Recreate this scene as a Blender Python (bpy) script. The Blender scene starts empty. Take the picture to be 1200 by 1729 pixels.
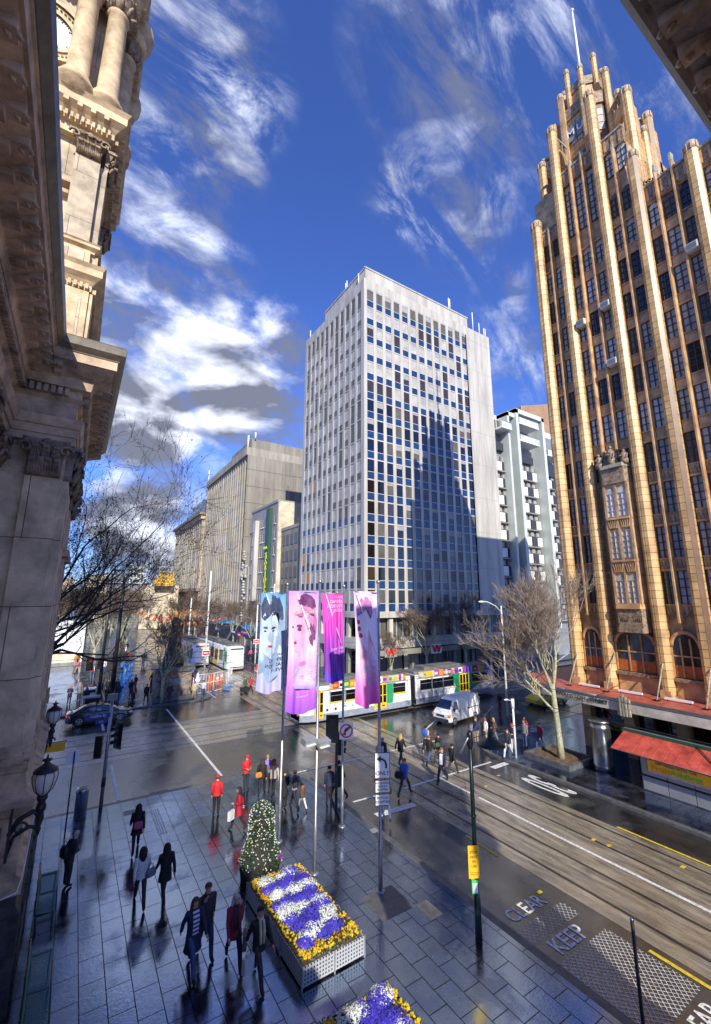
import bpy, bmesh, math, random
from mathutils import Vector, Matrix, noise
R = math.radians
PI = math.pi
scene = bpy.context.scene
COL = scene.collection
random.seed(11)

# ------------------------------------------------------------------ camera
H = 10.0
YAW, PIT, ROL = 0.5719297, 0.2004869, 0.0031636
fw = Vector((math.sin(YAW)*math.cos(PIT), math.cos(YAW)*math.cos(PIT), math.sin(PIT)))
rt = Vector((math.cos(YAW), -math.sin(YAW), 0))
up = rt.cross(fw)
r2 = rt*math.cos(ROL) + up*math.sin(ROL)
u2 = up*math.cos(ROL) - rt*math.sin(ROL)
cam = bpy.data.cameras.new('camera')
cam.sensor_fit = 'HORIZONTAL'; cam.sensor_width = 36.0; cam.lens = 21.594
cam.clip_start = 0.05; cam.clip_end = 3000
camo = bpy.data.objects.new('camera', cam); COL.objects.link(camo)
camo.matrix_world = Matrix(((r2.x, u2.x, -fw.x, 0), (r2.y, u2.y, -fw.y, 0), (r2.z, u2.z, -fw.z, H), (0, 0, 0, 1)))
scene.camera = camo

# ------------------------------------------------------------------ view
scene.view_settings.view_transform = 'Standard'
scene.view_settings.look = 'None'
scene.view_settings.exposure = 0.72
scene.view_settings.gamma = 1.0
scene.cycles.use_denoising = True
scene.cycles.max_bounces = 6
scene.cycles.diffuse_bounces = 3
scene.cycles.glossy_bounces = 3
scene.cycles.sample_clamp_indirect = 6

# ------------------------------------------------------------------ sun + sky
SUN_DIR = Vector((0.333, 1.0, -0.65)).normalized()      # direction the light travels
SUN_EL = math.asin(-SUN_DIR.z)
sl = bpy.data.lights.new('sun', 'SUN'); sl.energy = 3.9; sl.angle = R(0.5); sl.color = (1.0, 0.93, 0.80)
so = bpy.data.objects.new('sun', sl); COL.objects.link(so)
so.rotation_euler = SUN_DIR.to_track_quat('-Z', 'Y').to_euler(); so.location = (-20, -60, 60)

W = bpy.data.worlds.new('World'); scene.world = W; W.use_nodes = True
nt = W.node_tree; nt.nodes.clear()
def N(tree, t, **kw):
    n = tree.nodes.new(t)
    for k, v in kw.items():
        setattr(n, k, v)
    return n
def px_dir(x, y):
    return (fw + r2*((x-600)/719.786) - u2*((y-864.5)/719.786)).normalized()
out = N(nt, 'ShaderNodeOutputWorld'); bg = N(nt, 'ShaderNodeBackground'); bg.inputs[1].default_value = 0.15
sky = N(nt, 'ShaderNodeTexSky'); sky.sky_type = 'NISHITA'; sky.sun_disc = False
sky.sun_elevation = SUN_EL
# the sun stands opposite to the way its light travels
sky.sun_rotation = math.atan2(-SUN_DIR.x, -SUN_DIR.y)
sky.air_density = 1.0; sky.dust_density = 0.15; sky.ozone_density = 3.0
tint = N(nt, 'ShaderNodeMix', data_type='RGBA', blend_type='MULTIPLY'); tint.inputs[0].default_value = 1.0
tint.inputs[7].default_value = (0.38, 0.50, 0.92, 1)
nt.links.new(sky.outputs[0], tint.inputs[6])
tc = N(nt, 'ShaderNodeTexCoord')
def math_node(op, a, b=None, clamp=False):
    n = N(nt, 'ShaderNodeMath', operation=op); n.use_clamp = clamp
    for i, q in enumerate((a, b)):
        if q is None: continue
        if isinstance(q, (int, float)): n.inputs[i].default_value = q
        else: nt.links.new(q, n.inputs[i])
    return n.outputs[0]
nz = N(nt, 'ShaderNodeTexNoise'); nz.inputs['Scale'].default_value = 4.2; nz.inputs['Detail'].default_value = 13
nz.inputs['Roughness'].default_value = 0.66; nz.inputs['Distortion'].default_value = 0.12
mp = N(nt, 'ShaderNodeMapping'); mp.inputs['Scale'].default_value = (1, 1, 1.5); mp.inputs['Rotation'].default_value = (0.3, 0.2, 0.5)
nt.links.new(tc.outputs['Generated'], mp.inputs[0]); nt.links.new(mp.outputs[0], nz.inputs['Vector'])
acc = None
# cloud banks: where each stands in the sky, its angular size and thickness
CLOUDS = [((250, 540), 13, .50), ((400, 650), 12, .52), ((230, 690), 12, .52), ((470, 600), 9, .44), ((480, 720), 8, .46), ((330, 560), 10, .5), ((260, 900), 13, .46), ((-200, 500), 30, .42), ((-900, 300), 40, .25)]
WISPS = [((250, 180), 13, .9), ((370, 140), 8, .9), ((370, 250), 6, .8), ((230, 20), 12, .8), ((290, 380), 8, .8), ((320, 470), 9, .8), ((760, 60), 11, .75), ((820, 190), 7, .6), ((780, 370), 7, 1.), ((690, 330), 6, .85), ((880, 610), 6, .8), ((850, 500), 5, .5),
         ((900, 40), 14, .7), ((1100, 250), 14, .55), ((1050, 60), 12, .7), ((450, 780), 10, .7)]
def cloudmask(lst):
    acc = None
    for (cx, cy), ang, amp in lst:
        d = px_dir(cx, cy)
        vm = N(nt, 'ShaderNodeVectorMath', operation='DOT_PRODUCT'); nt.links.new(tc.outputs['Generated'], vm.inputs[0]); vm.inputs[1].default_value = d
        mr = N(nt, 'ShaderNodeMapRange', interpolation_type='SMOOTHSTEP')
        mr.inputs[1].default_value = math.cos(R(ang)); mr.inputs[2].default_value = 1.0
        mr.inputs[3].default_value = 0; mr.inputs[4].default_value = amp
        nt.links.new(vm.outputs['Value'], mr.inputs[0])
        acc = mr.outputs[0] if acc is None else math_node('MAXIMUM', acc, mr.outputs[0])
    return acc
acc = cloudmask(CLOUDS)
dens = math_node('ADD', acc, nz.outputs['Fac'])
cm0 = N(nt, 'ShaderNodeMapRange', interpolation_type='SMOOTHSTEP'); cm0.inputs[1].default_value = 0.76; cm0.inputs[2].default_value = 1.02
nt.links.new(dens, cm0.inputs[0])
# torn, drawn-out wisps
mpw = N(nt, 'ShaderNodeMapping'); mpw.inputs['Rotation'].default_value = (.5, .9, .35); mpw.inputs['Scale'].default_value = (1.0, 2.6, 1.0)
nt.links.new(tc.outputs['Generated'], mpw.inputs[0])
nzw = N(nt, 'ShaderNodeTexNoise'); nzw.inputs['Scale'].default_value = 4.5; nzw.inputs['Detail'].default_value = 14; nzw.inputs['Roughness'].default_value = .68; nzw.inputs['Distortion'].default_value = .55
nt.links.new(mpw.outputs[0], nzw.inputs['Vector'])
wr = N(nt, 'ShaderNodeMapRange', interpolation_type='SMOOTHSTEP'); wr.inputs[1].default_value = .43; wr.inputs[2].default_value = .70; nt.links.new(nzw.outputs['Fac'], wr.inputs[0])
wisp = math_node('MULTIPLY', wr.outputs[0], cloudmask(WISPS), True)
class _o: pass
cm = _o(); cm.outputs = [math_node('MAXIMUM', cm0.outputs[0], wisp, True)]
nz2 = N(nt, 'ShaderNodeTexNoise'); nz2.inputs['Scale'].default_value = 6.5; nz2.inputs['Detail'].default_value = 9; nz2.inputs['Distortion'].default_value = .3
mp2 = N(nt, 'ShaderNodeMapping'); mp2.inputs['Location'].default_value = (.0, .3, .13); mp2.inputs['Scale'].default_value = (1, 1, 2.2)
nt.links.new(tc.outputs['Generated'], mp2.inputs[0]); nt.links.new(mp2.outputs[0], nz2.inputs['Vector'])
cr = N(nt, 'ShaderNodeValToRGB'); e = cr.color_ramp.elements
e[0].position = 0.45; e[0].color = (.95, 1.05, 1.45, 1); e[1].position = 0.64; e[1].color = (5.4, 5.7, 6.6, 1)
nt.links.new(nz2.outputs['Fac'], cr.inputs[0])
mixc = N(nt, 'ShaderNodeMix', data_type='RGBA'); nt.links.new(cm.outputs[0], mixc.inputs[0])
nt.links.new(tint.outputs[2], mixc.inputs[6]); nt.links.new(cr.outputs[0], mixc.inputs[7])
nt.links.new(mixc.outputs[2], bg.inputs[0]); nt.links.new(bg.outputs[0], out.inputs[0])

# ------------------------------------------------------------------ materials
MATS = {}
def mk(name):
    m = bpy.data.materials.new(name); m.use_nodes = True
    t = m.node_tree; b = t.nodes['Principled BSDF']; MATS[name] = m
    return m, t, b
def mat(name, col, rough=.6, metal=0., var=.2, scale=2.0, bump=0., bscale=30., spec=.5, emit=None, estr=1., rvar=0., alpha=1., trans=0., streak=False, dirt=None):
    m, t, b = mk(name)
    b.inputs['Roughness'].default_value = rough; b.inputs['Metallic'].default_value = metal
    b.inputs['Specular IOR Level'].default_value = spec
    b.inputs['Base Color'].default_value = (*col, 1)
    m.diffuse_color = (*col, 1)
    if trans: b.inputs['Transmission Weight'].default_value = trans
    if emit: b.inputs['Emission Color'].default_value = (*emit, 1); b.inputs['Emission Strength'].default_value = estr
    if var > 0 or bump > 0 or rvar > 0:
        c = N(t, 'ShaderNodeTexCoord'); mpn = N(t, 'ShaderNodeMapping'); t.links.new(c.outputs['Object'], mpn.inputs[0])
        if streak: mpn.inputs['Scale'].default_value = (1, 1, .12)
        n1 = N(t, 'ShaderNodeTexNoise'); n1.inputs['Scale'].default_value = scale; n1.inputs['Detail'].default_value = 6; n1.inputs['Roughness'].default_value = .65
        t.links.new(mpn.outputs[0], n1.inputs['Vector'])
        rp = N(t, 'ShaderNodeMapRange'); rp.inputs[1].default_value = .3; rp.inputs[2].default_value = .7
        t.links.new(n1.outputs['Fac'], rp.inputs[0])
        if var > 0:
            mx = N(t, 'ShaderNodeMix', data_type='RGBA'); t.links.new(rp.outputs[0], mx.inputs[0])
            d = dirt or tuple(v*(1-var*1.6) for v in col)
            mx.inputs[6].default_value = (*[max(0, v) for v in d], 1); mx.inputs[7].default_value = (*[min(1, v*(1+var*.5)) for v in col], 1)
            t.links.new(mx.outputs[2], b.inputs['Base Color'])
        if rvar > 0:
            rr = N(t, 'ShaderNodeMapRange'); rr.inputs[1].default_value = .3; rr.inputs[2].default_value = .7
            rr.inputs[3].default_value = max(.02, rough-rvar); rr.inputs[4].default_value = min(1, rough+rvar)
            t.links.new(n1.outputs['Fac'], rr.inputs[0]); t.links.new(rr.outputs[0], b.inputs['Roughness'])
        if bump > 0:
            n2 = N(t, 'ShaderNodeTexNoise'); n2.inputs['Scale'].default_value = bscale; n2.inputs['Detail'].default_value = 5
            t.links.new(c.outputs['Object'], n2.inputs['Vector'])
            bp = N(t, 'ShaderNodeBump'); bp.inputs['Strength'].default_value = bump; bp.inputs['Distance'].default_value = .03
            t.links.new(n2.outputs['Fac'], bp.inputs['Height']); t.links.new(bp.outputs[0], b.inputs['Normal'])
    return m
def tiled(name, c1, c2, mortar, bw, bh, msize=.012, rough=.5, swap='wall', offs=.5, var=.25, wet=False, bumpd=.4, nscale=1.2, spec=.5, vmode='z', ior=1.5, rlo=.12, rhi=.55, dark=(.35, .35, .38)):
    m, t, b = mk(name); m.diffuse_color = (*c1, 1)
    c = N(t, 'ShaderNodeTexCoord'); sp = N(t, 'ShaderNodeSeparateXYZ'); t.links.new(c.outputs['Object'], sp.inputs[0])
    cb = N(t, 'ShaderNodeCombineXYZ')
    if swap == 'wall':
        ad = N(t, 'ShaderNodeMath', operation='ADD'); t.links.new(sp.outputs[0], ad.inputs[0]); t.links.new(sp.outputs[1], ad.inputs[1])
        t.links.new(ad.outputs[0], cb.inputs[0]); t.links.new(sp.outputs[2], cb.inputs[1])
    elif swap == 'floor_y':
        t.links.new(sp.outputs[1], cb.inputs[0]); t.links.new(sp.outputs[0], cb.inputs[1])
    else:
        t.links.new(sp.outputs[0], cb.inputs[0]); t.links.new(sp.outputs[1], cb.inputs[1])
    br = N(t, 'ShaderNodeTexBrick'); br.offset = offs; br.inputs['Scale'].default_value = 1
    br.inputs['Brick Width'].default_value = bw; br.inputs['Row Height'].default_value = bh; br.inputs['Mortar Size'].default_value = msize
    br.inputs['Mortar Smooth'].default_value = .1; br.inputs['Bias'].default_value = 0
    br.inputs['Color1'].default_value = (*c1, 1); br.inputs['Color2'].default_value = (*c2, 1); br.inputs['Mortar'].default_value = (*mortar, 1)
    t.links.new(cb.outputs[0], br.inputs['Vector'])
    n1 = N(t, 'ShaderNodeTexNoise'); n1.inputs['Scale'].default_value = nscale; n1.inputs['Detail'].default_value = 8; n1.inputs['Roughness'].default_value = .65
    t.links.new(c.outputs['Object'], n1.inputs['Vector'])
    rp = N(t, 'ShaderNodeMapRange'); rp.inputs[1].default_value = .35; rp.inputs[2].default_value = .68; rp.inputs[3].default_value = 1-var*1.5; rp.inputs[4].default_value = 1+var*.5
    t.links.new(n1.outputs['Fac'], rp.inputs[0])
    mx = N(t, 'ShaderNodeMix', data_type='RGBA', blend_type='MULTIPLY'); mx.inputs[0].default_value = 1
    t.links.new(br.outputs['Color'], mx.inputs[6]); t.links.new(rp.outputs[0], mx.inputs[7]); t.links.new(mx.outputs[2], b.inputs['Base Color'])
    b.inputs['Roughness'].default_value = rough; b.inputs['Specular IOR Level'].default_value = spec; b.inputs['IOR'].default_value = ior
    if wet:
        sl_ = N(t, 'ShaderNodeMapRange'); sl_.inputs[3].default_value = spec; sl_.inputs[4].default_value = 0.1; t.links.new(br.outputs['Fac'], sl_.inputs[0]); t.links.new(sl_.outputs[0], b.inputs['Specular IOR Level'])
        b.inputs['Specular Tint'].default_value = (.62, .75, 1.0, 1)  # blue of the reflected sky put into the gloss colour
    hgt = N(t, 'ShaderNodeMath', operation='SUBTRACT'); hgt.inputs[0].default_value = 1; t.links.new(br.outputs['Fac'], hgt.inputs[1])
    if wet:
        n3 = N(t, 'ShaderNodeTexNoise'); n3.inputs['Scale'].default_value = .55; n3.inputs['Detail'].default_value = 7; n3.inputs['Roughness'].default_value = .6
        t.links.new(c.outputs['Object'], n3.inputs['Vector'])
        rr = N(t, 'ShaderNodeMapRange'); rr.inputs[1].default_value = .50; rr.inputs[2].default_value = .62; rr.inputs[3].default_value = rlo; rr.inputs[4].default_value = rhi
        t.links.new(n3.outputs['Fac'], rr.inputs[0]); t.links.new(rr.outputs[0], b.inputs['Roughness'])
        n4 = N(t, 'ShaderNodeTexNoise'); n4.inputs['Scale'].default_value = 9; n4.inputs['Detail'].default_value = 6; n4.inputs['Roughness'].default_value = .7
        t.links.new(c.outputs['Object'], n4.inputs['Vector'])
        mm = N(t, 'ShaderNodeMath', operation='MULTIPLY_ADD'); mm.inputs[1].default_value = .3
        t.links.new(n4.outputs['Fac'], mm.inputs[0]); t.links.new(hgt.outputs[0], mm.inputs[2]); hsrc = mm.outputs[0]
    else: hsrc = hgt.outputs[0]
    bp = N(t, 'ShaderNodeBump'); bp.inputs['Strength'].default_value = bumpd; bp.inputs['Distance'].default_value = .02
    t.links.new(hsrc, bp.inputs['Height']); t.links.new(bp.outputs[0], b.inputs['Normal'])
    return m
def wetmat(name, ca, cb_, scale=.35, rlo=.08, rhi=.45, bump=.25, bscale=60, spec=1.0, stretch=(1, 1, 1), lo=.38, hi=.64, coarse=.3):
    m, t, b = mk(name); m.diffuse_color = (*ca, 1)
    c = N(t, 'ShaderNodeTexCoord'); mpn = N(t, 'ShaderNodeMapping'); mpn.inputs['Scale'].default_value = stretch
    t.links.new(c.outputs['Object'], mpn.inputs[0])
    n1 = N(t, 'ShaderNodeTexNoise'); n1.inputs['Scale'].default_value = scale*3; n1.inputs['Detail'].default_value = 10; n1.inputs['Roughness'].default_value = .7
    t.links.new(mpn.outputs[0], n1.inputs['Vector'])
    mx = N(t, 'ShaderNodeMix', data_type='RGBA'); rp = N(t, 'ShaderNodeMapRange'); rp.inputs[1].default_value = .35; rp.inputs[2].default_value = .65
    t.links.new(n1.outputs['Fac'], rp.inputs[0]); t.links.new(rp.outputs[0], mx.inputs[0])
    mx.inputs[6].default_value = (*ca, 1); mx.inputs[7].default_value = (*cb_, 1); t.links.new(mx.outputs[2], b.inputs['Base Color'])
    n2 = N(t, 'ShaderNodeTexNoise'); n2.inputs['Scale'].default_value = scale; n2.inputs['Detail'].default_value = 8; n2.inputs['Roughness'].default_value = .6
    t.links.new(c.outputs['Object'], n2.inputs['Vector'])
    rr = N(t, 'ShaderNodeMapRange'); rr.inputs[1].default_value = lo; rr.inputs[2].default_value = hi; rr.inputs[3].default_value = rlo; rr.inputs[4].default_value = rhi
    t.links.new(n2.outputs['Fac'], rr.inputs[0]); t.links.new(rr.outputs[0], b.inputs['Roughness'])
    b.inputs['Specular IOR Level'].default_value = spec; b.inputs['IOR'].default_value = 2.1
    n3 = N(t, 'ShaderNodeTexNoise'); n3.inputs['Scale'].default_value = bscale; n3.inputs['Detail'].default_value = 4
    t.links.new(c.outputs['Object'], n3.inputs['Vector'])
    n5 = N(t, 'ShaderNodeTexNoise'); n5.inputs['Scale'].default_value = 3; n5.inputs['Detail'].default_value = 4
    t.links.new(mpn.outputs[0], n5.inputs['Vector'])
    ma = N(t, 'ShaderNodeMath', operation='MULTIPLY_ADD'); ma.inputs[1].default_value = coarse*6
    t.links.new(n5.outputs['Fac'], ma.inputs[0]); t.links.new(n3.outputs['Fac'], ma.inputs[2])
    bp = N(t, 'ShaderNodeBump'); bp.inputs['Strength'].default_value = bump; bp.inputs['Distance'].default_value = .01
    t.links.new(ma.outputs[0], bp.inputs['Height']); t.links.new(bp.outputs[0], b.inputs['Normal'])
    return m

wetmat('asphalt', (.008, .008, .009), (.036, .035, .034), scale=.45, rlo=.03, rhi=.34, lo=.46, hi=.6, bump=.3, spec=1.0)
wetmat('track_concrete', (.075, .062, .045), (.36, .30, .21), scale=.6, rlo=.10, rhi=.55, bump=.3, spec=.8, stretch=(2.2, .35, 1))
wetmat('track_concrete_x', (.13, .12, .10), (.27, .245, .20), scale=.5, rlo=.10, rhi=.45, bump=.3, spec=.9, stretch=(.35, 2.2, 1))
wetmat('shopfront_paving', (.03, .03, .03), (.07, .07, .065), scale=.6, rlo=.12, rhi=.5, bump=.3, spec=.8)
tiled('bluestone_paving', (.016, .017, .021), (.062, .064, .078), (.002, .002, .002), .92, .60, msize=.013, swap='floor_y', wet=True, bumpd=.5, var=.64, nscale=1.0, spec=1.0, rlo=.035, rhi=.34, ior=2.7)
mat('kerb_stone', (.12, .12, .125), .35, var=.35, scale=3, bump=.3)
mat('road_paint', (.82, .82, .78), .45, var=.35, scale=9, dirt=(.30, .30, .29), bump=.1)
mat('yellow_paint', (.75, .55, .04), .45, var=.3, scale=9)
mat('rail_steel', (.06, .055, .05), .3, metal=.7, var=.3)
mat('soil', (.16, .10, .05), .9, var=.4, scale=8, bump=.5)
mat('sandstone', (.64, .49, .29), .75, var=.34, scale=1.6, bump=.25, bscale=14, dirt=(.30, .21, .12))
tiled('sandstone_blocks', (.52, .42, .29), (.60, .49, .34), (.16, .12, .08), 1.5, 1.95, msize=.010, rough=.75, var=.35, bumpd=.3, nscale=1.1)
tiled('old_sandstone_blocks', (.62, .48, .32), (.72, .56, .38), (.10, .08, .06), 1.5, 1.95, msize=.012, rough=.75, var=.28, bumpd=.3, nscale=1.4)
mat('old_sandstone', (.60, .44, .29), .75, var=.42, scale=1.6, bump=.3, bscale=16, dirt=(.20, .15, .105))
mat('sooty_stone', (.30, .235, .18), .8, var=.5, scale=3, bump=.5, bscale=12, dirt=(.05, .042, .035))
mat('mossy_gutter', (.17, .14, .09), .4, var=.4, scale=3, spec=.6)
mat('bluestone_rock', (.075, .07, .065), .8, var=.5, scale=4, bump=.8, bscale=8)
tiled('terracotta', (.64, .385, .15), (.74, .48, .20), (.16, .08, .035), .42, .48, msize=.018, rough=.42, var=.3, bumpd=.35, nscale=.8, offs=.0)
mat('terracotta_plain', (.60, .37, .17), .45, var=.35, scale=1.2, bump=.15, dirt=(.28, .15, .07))
mat('terracotta_spandrel', (.56, .38, .20), .5, var=.4, scale=1.5, bump=.35, bscale=9)
mat('terracotta_cap', (.42, .40, .30), .6, var=.4, scale=5, bump=.3)
mat('carved_terracotta', (.34, .24, .15), .6, var=.5, scale=5, bump=.6, bscale=12)
mat('steel_frame', (.05, .04, .035), .5, var=.1)
mat('white_marble', (.55, .52, .46), .55, var=.14, scale=.7, bump=.08, streak=True, dirt=(.31, .29, .25))
mat('grey_concrete', (.27, .25, .205), .75, var=.3, scale=.5, bump=.2, streak=True, dirt=(.13, .12, .10))
mat('rib_concrete', (.36, .33, .27), .75, var=.3, scale=.6, bump=.2, streak=True, dirt=(.20, .18, .15))
mat('cream_render', (.66, .58, .42), .8, var=.25, scale=.6, bump=.1, dirt=(.36, .31, .22))
mat('mauve_render', (.30, .28, .28), .8, var=.15, scale=.8)
mat('brown_render', (.36, .22, .13), .8, var=.2, scale=.3)
mat('panel_white', (.76, .77, .76), .5, var=.1, scale=1)
mat('panel_grey', (.24, .25, .27), .5, var=.2, scale=1)
mat('panel_dark', (.045, .05, .06), .4, var=.2)
mat('pale_green_paint', (.56, .61, .56), .45, var=.1, scale=.5)
mat('dark_metal', (.03, .03, .032), .4, metal=.3, var=.2)
mat('black_paint', (.012, .012, .013), .35, var=.1)
mat('green_black_paint', (.012, .03, .025), .3, var=.2)
mat('galvanised', (.42, .44, .47), .35, metal=.75, var=.25, scale=6)
mat('steel_brushed', (.45, .43, .40), .27, metal=.9, var=.35, scale=3, streak=True, dirt=(.20, .18, .15))
mat('white_paint', (.78, .78, .76), .35, var=.08, scale=3)
mat('curtain', (.34, .34, .35), .6, var=.15)
def glass(name, col, rough=.06, spec=1.0):
    m = mat(name, col, rough, var=.25, scale=.6, spec=spec); return m
glass('glass_dark', (.12, .115, .10), .35, .4); glass('glass_blue', (.022, .06, .15), .12); glass('glass_grey', (.46, .45, .42), .5, .3)  # grey panes hold reflected sky and cloud in their base colour
glass('glass_pale', (.62, .64, .65), .4, .5); glass('glass_brown', (.05, .035, .02)); glass('glass_black', (.006, .006, .008), .05)  # on windows the pale tone stands in for reflected cloud
mat('spandrel_blue', (.012, .045, .14), .25, var=.25, scale=1, spec=.8)
mat('warm_lit_glass', (.3, .15, .05), .3, var=.6, scale=2, emit=(1, .4, .1), estr=.12)
mat('orange_panel', (.50, .13, .03), .6, var=.3, scale=4)
mat('fascia_stone', (.52, .48, .42), .6, var=.25, scale=2)
mat('red_tile', (.48, .11, .07), .55, var=.35, scale=3, bump=.3, bscale=12)
mat('red_canvas', (.55, .09, .06), .6, var=.3, scale=2, dirt=(.22, .03, .02))
mat('tin_grey', (.35, .37, .38), .4, metal=.3, var=.2)
mat('car_black', (.012, .014, .02), .12, var=.1, spec=.9)
mat('van_white', (.88, .88, .88), .25, var=.12, scale=2)
mat('taxi_yellow', (.72, .55, .03), .25, var=.1)
mat('rubber', (.012, .012, .012), .8, var=.1)
mat('alloy', (.45, .46, .48), .3, metal=.8, var=.1)
mat('car_glass', (.03, .05, .08), .05, var=.1, spec=1.0)
mat('lamp_red', (.5, .01, .01), .3, var=0, emit=(1, .02, .02), estr=.4)
mat('lamp_orange', (.8, .25, .03), .3, var=0)
mat('lamp_clear', (.75, .76, .78), .15, var=0)
mat('tram_white', (.76, .77, .78), .3, var=.08)
mat('tram_green', (.015, .30, .12), .3, var=.1)
mat('tram_yellow', (.78, .50, .02), .35, var=.1)
mat('tram_skirt', (.27, .31, .39), .4, var=.2)
mat('tram_roof', (.16, .16, .15), .6, var=.3)
mat('plastic_orange', (.85, .16, .03), .45, var=.1)
mat('plastic_red', (.65, .03, .03), .45, var=.1)
mat('plastic_blue', (.02, .16, .60), .4, var=.1)
mat('sky_blue_paint', (.06, .32, .75), .4, var=.15)
mat('gold_paint', (.80, .48, .05), .4, var=.25)
mat('bright_yellow', (.85, .80, .02), .5, var=.0)
mat('sign_yellow', (.90, .48, .01), .5, var=.05)
mat('sign_white', (.80, .81, .84), .5, var=.0)
mat('sign_black', (.015, .015, .015), .5, var=0)
mat('sign_red', (.62, .01, .015), .5, var=0)
mat('sign_green', (.05, .5, .10), .5, var=0)
mat('sign_blue', (.03, .04, .30), .5, var=0)
mat('sign_dark_green', (.02, .08, .05), .5, var=.1)
mat('logo_red', (.75, .015, .01), .5, var=0)
mat('bench_green', (.05, .19, .14), .3, var=.2, spec=.8)
mat('bench_dark', (.01, .05, .03), .3, var=.1)
mat('lantern_glass', (.62, .62, .58), .45, var=.1)
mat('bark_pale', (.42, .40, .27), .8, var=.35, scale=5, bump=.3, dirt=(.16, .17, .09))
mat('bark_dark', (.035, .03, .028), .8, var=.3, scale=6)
mat('twig_brown', (.34, .27, .21), .8, var=.35, scale=2)
mat('twig_haze', (.20, .15, .11), .9, var=.3, scale=.5)
mat('seed_brown', (.09, .05, .03), .8, var=.3)
mat('leaf_green', (.025, .06, .018), .6, var=.4, scale=12)
mat('leaf_grey', (.16, .24, .15), .6, var=.4, scale=12)
mat('flower_yellow', (.85, .58, .01), .6, var=.25, scale=20)
mat('flower_blue', (.075, .055, .62), .6, var=.35, scale=15)
mat('flower_white', (.78, .82, .78), .6, var=.15, scale=15)
mat('flower_magenta', (.38, .04, .42), .6, var=.25, scale=15)
mat('skin', (.55, .33, .23), .55, var=.1)
mat('shoe', (.02, .018, .016), .5, var=.1)
mat('face_dark', (.03, .02, .02), .4, var=0)
mat('lips', (.4, .12, .10), .5, var=0)

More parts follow.
